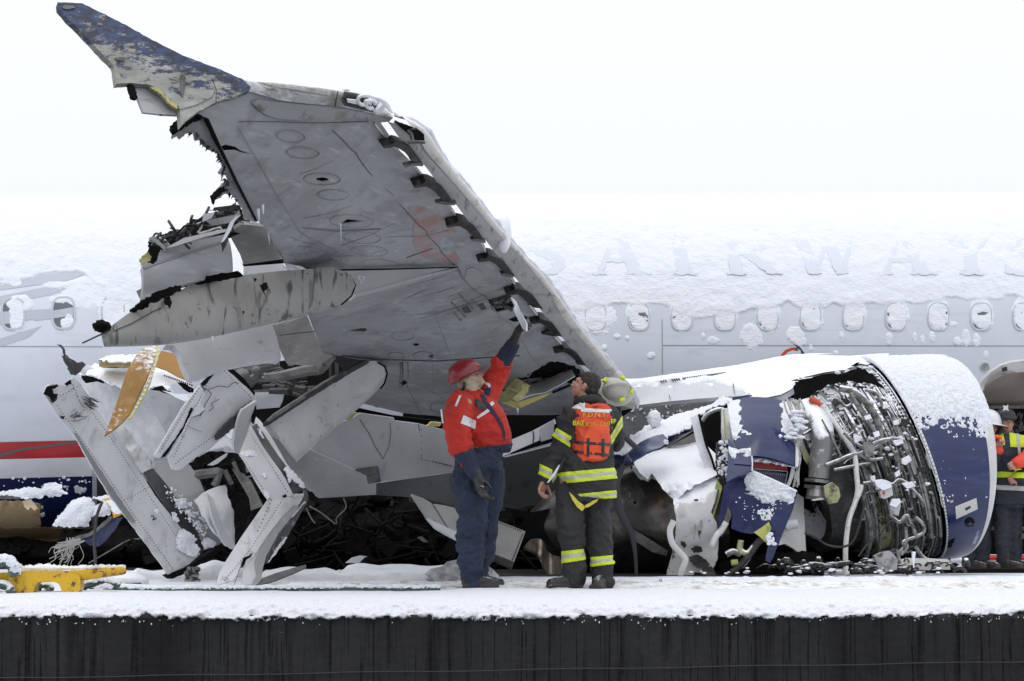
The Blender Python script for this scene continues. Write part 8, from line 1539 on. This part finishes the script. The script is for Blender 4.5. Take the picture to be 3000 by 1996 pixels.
sheet('yellow_lining', cf([(915, 962), (940, 985), (965, 1012), (1000, 1040), (1005, 1058), (990, 1074), (962, 1050), (935, 1010)]), 18.93, mat('yellow_lining_cloth', (.55, .48, .06), .7), tr2, step=6, thick=.01); sheet('yellow_lining', cf([(1005, 1042), (1050, 1015), (1085, 1002), (1075, 1020), (1030, 1050), (1005, 1056)]), 18.95, MATS['yellow_lining_cloth'], tr2, step=6, thick=.01)
# three-part reflective bands
def triband(garment, a0, a1, b0, b1, lims, parent=None):
    """from line a (upper) to line b (lower), each given at its left and right end"""
    def ln(t): return (a0[0] + (b0[0] - a0[0]) * t, a0[1] + (b0[1] - a0[1]) * t, a1[0] + (b1[0] - a1[0]) * t, a1[1] + (b1[1] - a1[1]) * t)
    mid = lambda t: ((ln(t)[0] + ln(t)[2]) / 2, (ln(t)[1] + ln(t)[3]) / 2)
    for t0, t1, m in ((0, .34, stripe_y), (.34, .66, stripe_s), (.66, 1, stripe_y)):
        band(garment, 'trim_band', [pxplane(*ln(t0), mid(1.5)), pxplane(*ln(t1), mid(-.5))] + lims, m)
triband(ct, (1612, 1388), (1806, 1370), (1612, 1420), (1806, 1402), [pxplane(1616, 1300, 1620, 1500, (1700, 1400))])
triband(ct, (1676, 1450), (1806, 1436), (1676, 1470), (1806, 1458), [pxplane(1682, 1400, 1686, 1500, (1750, 1450))])
sl = pxplane(1682, 1200, 1668, 1345, (1600, 1300)); triband(ct, (1605, 1240), (1690, 1288), (1600, 1266), (1672, 1312), [sl])
triband(ct, (1575, 1356), (1630, 1382), (1566, 1384), (1618, 1408), [pxplane(1626, 1300, 1612, 1440, (1580, 1380))])
triband(ct, (1780, 1292), (1812, 1236), (1786, 1312), (1816, 1262), [pxplane(1786, 1200, 1790, 1320, (1810, 1280))])
triband(tr2, (1640, 1616), (1716, 1608), (1640, 1652), (1716, 1640), [pxplane(1718, 1500, 1718, 1700, (1680, 1600))]); triband(tr2, (1722, 1634), (1800, 1626), (1722, 1662), (1800, 1652), [pxplane(1722, 1500, 1722, 1700, (1780, 1600))])
# life vest over the coat
vb = Bag(); torso(vb, [(Q(1724, 1352), .155, .185, R(3)), (Q(1724, 1338), .172, .20, R(3)), (Q(1726, 1300), .178, .205, R(3)), (Q(1732, 1262), .165, .20, 0), (Q(1734, 1232), .165, .185, 0), (Q(1732, 1202), .16, .165, 0), (Q(1730, 1186), .13, .14, 0)])
vest_m = mat('orange_vest_cloth', (.62, .065, .018), .65, layers=[('noise', (.42, .03, .015), 5, .45, .7, .6), ('noise', (.06, .03, .03), 7, .64, .72, .8)], bump=.002, bump_scale=90)
vs_ = remesh(vb, 'life_vest', vest_m, p2, .008, 4, .018, (5, 5, 8), 11)
band(vs_, 'shoulder_patch', [pxplane(1650, 1196, 1800, 1206, (1730, 1150)), pxplane(1712, 1100, 1716, 1300, (1650, 1200))], wst); band(vs_, 'white_tape', [pxplane(1690, 1196, 1795, 1200, (1730, 1250)), pxplane(1690, 1206, 1795, 1211, (1730, 1150)), pxplane(1702, 1100, 1702, 1300, (1750, 1200))], wst)
for a_, c_, e_, g_ in ((1290, 1296, 1298, 1304), (1316, 1328, 1324, 1336)): band(vs_, 'webbing', [pxplane(1650, a_, 1800, c_ + 4, (1700, 1400)), pxplane(1650, e_, 1800, g_ + 4, (1700, 1200))], glove_m, push=.008)
for x in (1723, 1765): band(vs_, 'webbing', [pxplane(x - 4, 1200, x - 4, 1400, (x, 1300)), pxplane(x + 4, 1200, x + 4, 1400, (x, 1300)), zcut(P(1700, 1340, Zm)[2], True), zcut(P(1700, 1288, Zm)[2], False)], glove_m, push=.011)
on_mesh('back_panel', vs_, smooth_poly(cf([(1060, 545), (1110, 550), (1150, 590), (1160, 660), (1130, 780), (1000, 770), (1000, 660), (1030, 590)]), 1), mat('brighter_orange', (.74, .085, .02), .6, layers=[('noise', (.45, .04, .02), 6, .5, .7, .6)]), vs_, .008, 6, .010)
on_mesh('orange_tab', vs_, cf([(1040, 440), (1068, 436), (1082, 458), (1052, 466)]), mat('neon_orange', (.85, .12, .03), .5), vs_, .03, 5, .01)
def letters(txt, cx, cy, size, garment_list, m, parent, bend=0, push=.012):
    cu = bpy.data.curves.new('t', 'FONT'); cu.body = txt; cu.size = size; cu.align_x = 'CENTER'; cu.resolution_u = 2; cu.offset = size * .016; ob = bpy.data.objects.new('t', cu); COL.objects.link(ob); me = bpy.data.meshes.new_from_object(ob); bpy.data.objects.remove(ob); bpy.data.curves.remove(cu)
    bvs = []
    for g_ in garment_list: bm = bmesh.new(); bm.from_mesh(g_.data); bvs.append(BVHTree.FromBMesh(bm)); bm.free()
    for v_ in me.vertices:
        x = cx + v_.co.x; y = cy - v_.co.y + bend * (v_.co.x / 50) ** 2; d = Vector((P(x, y, 19.0) - CAM).tolist()).normalized(); hs = [h[0] for h in (bv.ray_cast(Vector(CAM.tolist()), d) for bv in bvs) if h[0] is not None]
        yy = min((h.y for h in hs), default=19.1); v_.co = Vector(P(x, y, yy - push).tolist())
    return link('lettering', me, m, parent)
yel_t = mat('yellow_letters', (.72, .72, .02), .6); yel_d = mat('dull_yellow_letters', (.60, .30, .02), .6)
letters('F.D.N.Y.', 1744, 1222, 21, [vs_, ct], yel_d, vs_, -1)
letters('TALION CHI', 1735, 1250, 19, [vs_, ct], yel_d, vs_, -3); letters('BAT', 1695, 1246, 19, [vs_, ct], yel_t, ct, 0); letters('EF', 1797, 1240, 17, [vs_, ct], yel_t, ct, 0)
cb_ = thing('clipboard', 'white papers on a clipboard held in the fire chief\'s left hand', 'clipboard', Q(1620, 1390, -.1))
sheet('papers', cf([(858, 806), (862, 812), (840, 862), (800, 908), (788, 912), (820, 862)]), 18.92, wst, cb_, step=6, thick=.006); sheet('board', cf([(862, 808), (900, 748), (896, 760), (868, 830), (830, 880), (845, 850)]), 18.93, glove_m, cb_, step=6, thick=.008)
fh = thing('fire_helmet', 'white fire helmet with yellow reflective marks held up behind the chief\'s head', 'fire helmet', Q(1800, 1140, .15))
Mh = frame_of(R(-70), R(0), R(66)); hcen = Q(1801, 1146, .14)
off_white = mat('scuffed_white_helmet', (.42, .41, .37), .4, layers=[('noise', (.36, .34, .28), 7, .5, .68, .8), ('noise', (.12, .11, .1), 15, .64, .72, .6)])
def firehat():
    v = []; nr, nn_ = 12, 30
    for i in range(nr):
        th = math.pi / 2 * i / (nr - 1)
        for k in range(nn_): a = 2 * math.pi * k / nn_; r_ = math.sin(th) ** .85; rb = 1 + .03 * (abs(math.sin(4 * a)) < .25); v.append((math.cos(a) * .108 * r_ * rb, math.sin(a) * .128 * r_ * rb, math.cos(th) * .13))
    for ex, z in ((.055, -.010), (.060, -.016), (.012, -.010)):
        for k in range(nn_): a = 2 * math.pi * k / nn_; bk = max(0, -math.sin(a)); v.append((math.cos(a) * (.108 + ex * .7), math.sin(a) * (.128 + ex * (1 + .7 * bk)), z - .02 * bk))
    v = np.array(v) * .88 @ Mh.T + hcen; return pymesh('shell', v, grid_faces(nr + 3, nn_, wrap_v=True), off_white, fh, True, angle=60)
fs = firehat()
for k, a in enumerate((.2, 1.3, 2.6, 4.0)):
    b = Bag(); p = np.array([(math.cos(a + t) * .106, math.sin(a + t) * .124, .055) for t in np.linspace(-.18, .18, 6)]) @ Mh.T + hcen; b.tube(p, .016, 6); b.build('reflective_mark', stripe_y, fh)
b = Bag(); p = np.array([(0, y, math.sqrt(max(0, 1 - (y / .128) ** 2)) * .13 + .012) for y in np.linspace(-.11, .12, 12)]) @ Mh.T + hcen; b.tube(p, .010, 6); b.build('crest', off_white, fh)

# ---- three people by the open hold, far right
Zf = 26.2
def G(x, y, dz=0): return P(x, y, Zf + dz)
def bystander(label, x, fy, hx, hy, yaw, pitch, coat, legs_x, arms, extra=None, hood=None, sc=1.0):
    p = thing('person', label, 'person', G(x, fy), None); c = G(hx, hy); b_ = Bag(); Mx = head(b_, c, yaw, pitch)
    limb(b_, [G(hx, hy + 32), c + Mx @ np.array((0, -.02, -.06))], [.062, .056]); y0 = hy + 34
    torso(b_, [(G(x, y0 + 170), .15, .11, 0), (G(x, y0 + 90), .15, .11, 0), (G(x, y0 + 20), .18, .12, 0), (G(x, y0), .08, .07, 0)])
    for a_ in arms: limb(b_, [G(*q) for q in a_], [.055, .045, .04, .03]); hand(b_, G(*a_[-1]), G(*a_[-1]) - G(*a_[-2]) , (.2, -.9, .1), .8)
    for lx, lx2, dz in legs_x: limb(b_, [G(lx, y0 + 180, dz), G(lx, fy - 90, dz), G(lx2, fy - 12, dz)], [.085, .055, .04])
    bo = remesh(b_, 'body', skin_m, p, .008, 3); face_bits(c, Mx, bo)
    b_ = Bag(); torso(b_, [(G(x, y0 + 205), .20, .15, 0), (G(x, y0 + 150), .195, .145, 0), (G(x, y0 + 80), .20, .15, 0), (G(x, y0 + 28), .21, .14, 0), (G(x, y0 + 8), .14, .11, 0), (G(x, y0 - 2), .09, .09, 0)])
    for a_ in arms: limb(b_, [G(*q) for q in a_[:-1]] + [G(*(np.array(a_[-1]) * .8 + np.array(a_[-2]) * .2))], [.095, .08, .07, .06])
    cm = remesh(b_, 'jacket', coat, p, .010, 4, .014, (4, 4, 8), int(x) % 9)
    b_ = Bag(); torso(b_, [(G(x, y0 + 215), .17, .13, 0), (G(x, y0 + 180), .17, .13, 0)])
    for lx, lx2, dz in legs_x: limb(b_, [G(lx, y0 + 200, dz), G(lx, fy - 90, dz), G(lx2, fy - 14, dz)], [.105, .090, .078])
    remesh(b_, 'trousers', mat('dark_denim', (.016, .019, .028), .8, layers=[('noise', (.035, .04, .055), 4, .5, .7, .7)], bump=.003, bump_scale=60), p, .010, 4, .016, (5, 5, 9), int(x) % 7)
    for lx, lx2, dz in legs_x: b_ = Bag(); boot(b_, G(lx2, fy, dz) * [1, 1, 0], R(-50), .15, .29); remesh(b_, 'boot', boot_m, p, .009, 2)
    return p, bo, cm, c, Mx
hv = mat('navy_parka_cloth', (.014, .018, .032), .75, layers=[('noise', (.03, .035, .05), 5, .5, .7, .7)], bump=.003, bump_scale=60)
pA, bA, jA, cA, MA = bystander('person in grey hood, black cap and yellow shoulders facing us beside the engine lip', 2957, 1664, 2947, 1240, math.pi + R(12), R(0), hv, [(2938, 2942, .0), (2970, 2972, .04)], [[(2918, 1300, -.05), (2905, 1350, -.08), (2912, 1345, -.22), (2922, 1318, -.26)], [(2990, 1300, 0), (3006, 1360, -.05), (2992, 1390, -.15), (2975, 1400, -.2)]])
b = Bag(); ell(b, cA + MA @ np.array((0, -.055, .01)), (.100, .095, .13), MA); limb(b, [cA + MA @ np.array((0, -.02, -.10)), G(2950, 1292)], [.09, .11]); hd = remesh(b, 'hood', mat('grey_fleece', (.11, .11, .115), .95, bump=.006, bump_scale=60), pA, .008, 3, .006, (9, 9, 9), 2)
b = Bag(); ell(b, cA + MA @ np.array((0, -.01, .085)), (.108, .125, .085), MA); limb(b, [cA + MA @ np.array((-.07, .105, .055)), cA + MA @ np.array((0, .135, .05)), cA + MA @ np.array((.07, .105, .055))], [.02, .022, .02]); cap = remesh(b, 'cap', mat('black_cap', (.02, .02, .024), .5, layers=[('noise', (.16, .16, .18), 16, .60, .66, .8)]), pA, .008, 3)
sheet('cap_emblem', [(2938, 1187), (2946, 1190), (2954, 1186), (2953, 1196), (2956, 1204), (2947, 1201), (2938, 1204), (2941, 1195)], float(cA[1]) - .16, wst, cap, step=5, thick=.01)
band(jA, 'yellow_yoke', [pxplane(2900, 1308, 3020, 1312, (2950, 1200), Zf), pxplane(2950, 1200, 2962, 1330, (3000, 1300), Zf)], stripe_y, push=.006); band(jA, 'yellow_yoke', [pxplane(2900, 1300, 3020, 1312, (2950, 1200), Zf), pxplane(2930, 1200, 2948, 1330, (2900, 1300), Zf)], stripe_y, push=.006)
band(jA, 'grey_strip', [pxplane(2976, 1260, 2984, 1350, (3000, 1300), Zf), pxplane(2984, 1260, 2992, 1350, (2950, 1300), Zf), zcut(G(2950, 1350)[2], True)], stripe_s, push=.010)
band(jA, 'yellow_hem', [pxplane(2900, 1382, 3020, 1386, (2950, 1450), Zf), pxplane(2900, 1398, 3020, 1402, (2950, 1300), Zf)], stripe_y, push=.006); band(jA, 'grey_band', [pxplane(2900, 1420, 3020, 1426, (2950, 1450), Zf), pxplane(2900, 1434, 3020, 1440, (2950, 1300), Zf)], stripe_s, push=.006)
on_or = mat('orange_red_glove', (.72, .06, .02), .55, layers=[('noise', (.5, .03, .015), 8, .5, .7, .6)])
b = Bag(); hand(b, G(2918, 1330, -.24), np.array((-.1, 0, 1.)), (.3, -.9, 0), .9, 1.5); limb(b, [G(2908, 1338, -.2), G(2924, 1320, -.26)], [.06, .06]); remesh(b, 'mitten', on_or, pA, .008, 3, .006, (9, 9, 9))
pB, bB, jB, cB, MB_ = bystander('person in a white hard hat mostly hidden behind the engine lip', 2862, 1664, 2892, 1250, math.pi + R(60), R(-6), hv, [(2840, 2836, .1), (2880, 2876, .06)], [[(2840, 1310, .1), (2830, 1360, .1), (2838, 1420, .05), (2846, 1460, 0)]])
hardhat('hard_hat', cB + MB_ @ np.array((0, -.0, .045)), MB_ @ np.array(Matrix.Rotation(math.pi, 3, 'Z')) @ np.array(Matrix.Rotation(R(180), 3, 'Z')), mat('white_hard_hat', (.72, .74, .76), .3, coat=.3), pB, 1.25)
pC, bC, jC, cC, MC = bystander('person in orange sleeves and yellow vest cut off by the right edge of the picture', 3062, 1670, 3080, 1235, math.pi + R(70), R(0), on_or, [(3040, 3036, .0), (3082, 3080, .04)], [[(3030, 1310, -.1), (3010, 1340, -.18), (2992, 1352, -.25), (2974, 1360, -.3)]])
band(jC, 'yellow_vest', [pxplane(2990, 1372, 3100, 1372, (3050, 1500), Zf)], stripe_y, push=.012); band(jC, 'grey_band', [pxplane(2960, 1400, 3100, 1404, (3050, 1500), Zf), pxplane(2960, 1414, 3100, 1418, (3050, 1300), Zf)], stripe_s, push=.02)
# hose and rope on the snow by them, and the long pole of the hold loader behind
hz = tube('fire_hose', [P(x, 1637 + .2 * math.sin(x / 9), 28.6) for x in (2820, 2900, 2960, 3040, 3120)], .045, red_paint, None, ns=8, n=30); tag(hz, 'red hose stretched along the snow behind the people at right', 'hose')
rp_ = tube('rope', [P(x, 1647 + .6 * math.sin(x / 12), 28.0) for x in (2830, 2900, 2960, 3040, 3120)], .022, mat('tan_rope', (.45, .38, .28), .9, bump=.01, bump_scale=80), None, ns=7, n=30); tag(rp_, 'tan rope lying on the snow in front of the red hose', 'rope')
ld = thing('belt_loader', 'dark machine with a steel rail standing in front of the open hold at right', 'ground equipment', G(3000, 1600, .6))
sheet('machine_body', [(2870, 1440), (3200, 1440), (3200, 1625), (2870, 1625)], 27.2, black, ld, step=20, thick=.4); tube('rail', [P(2875, 1497 + 52, 26.9), P(3160, 1549, 26.9)], .02, mid_metal, ld, ns=7)
for x, y in ((2932, 1570), (2990, 1571), (3046, 1571)):
    b = Bag(); ell(b, P(x, y, 26.95), (.045, .04, .045)); b.build('roller', mid_metal, ld)
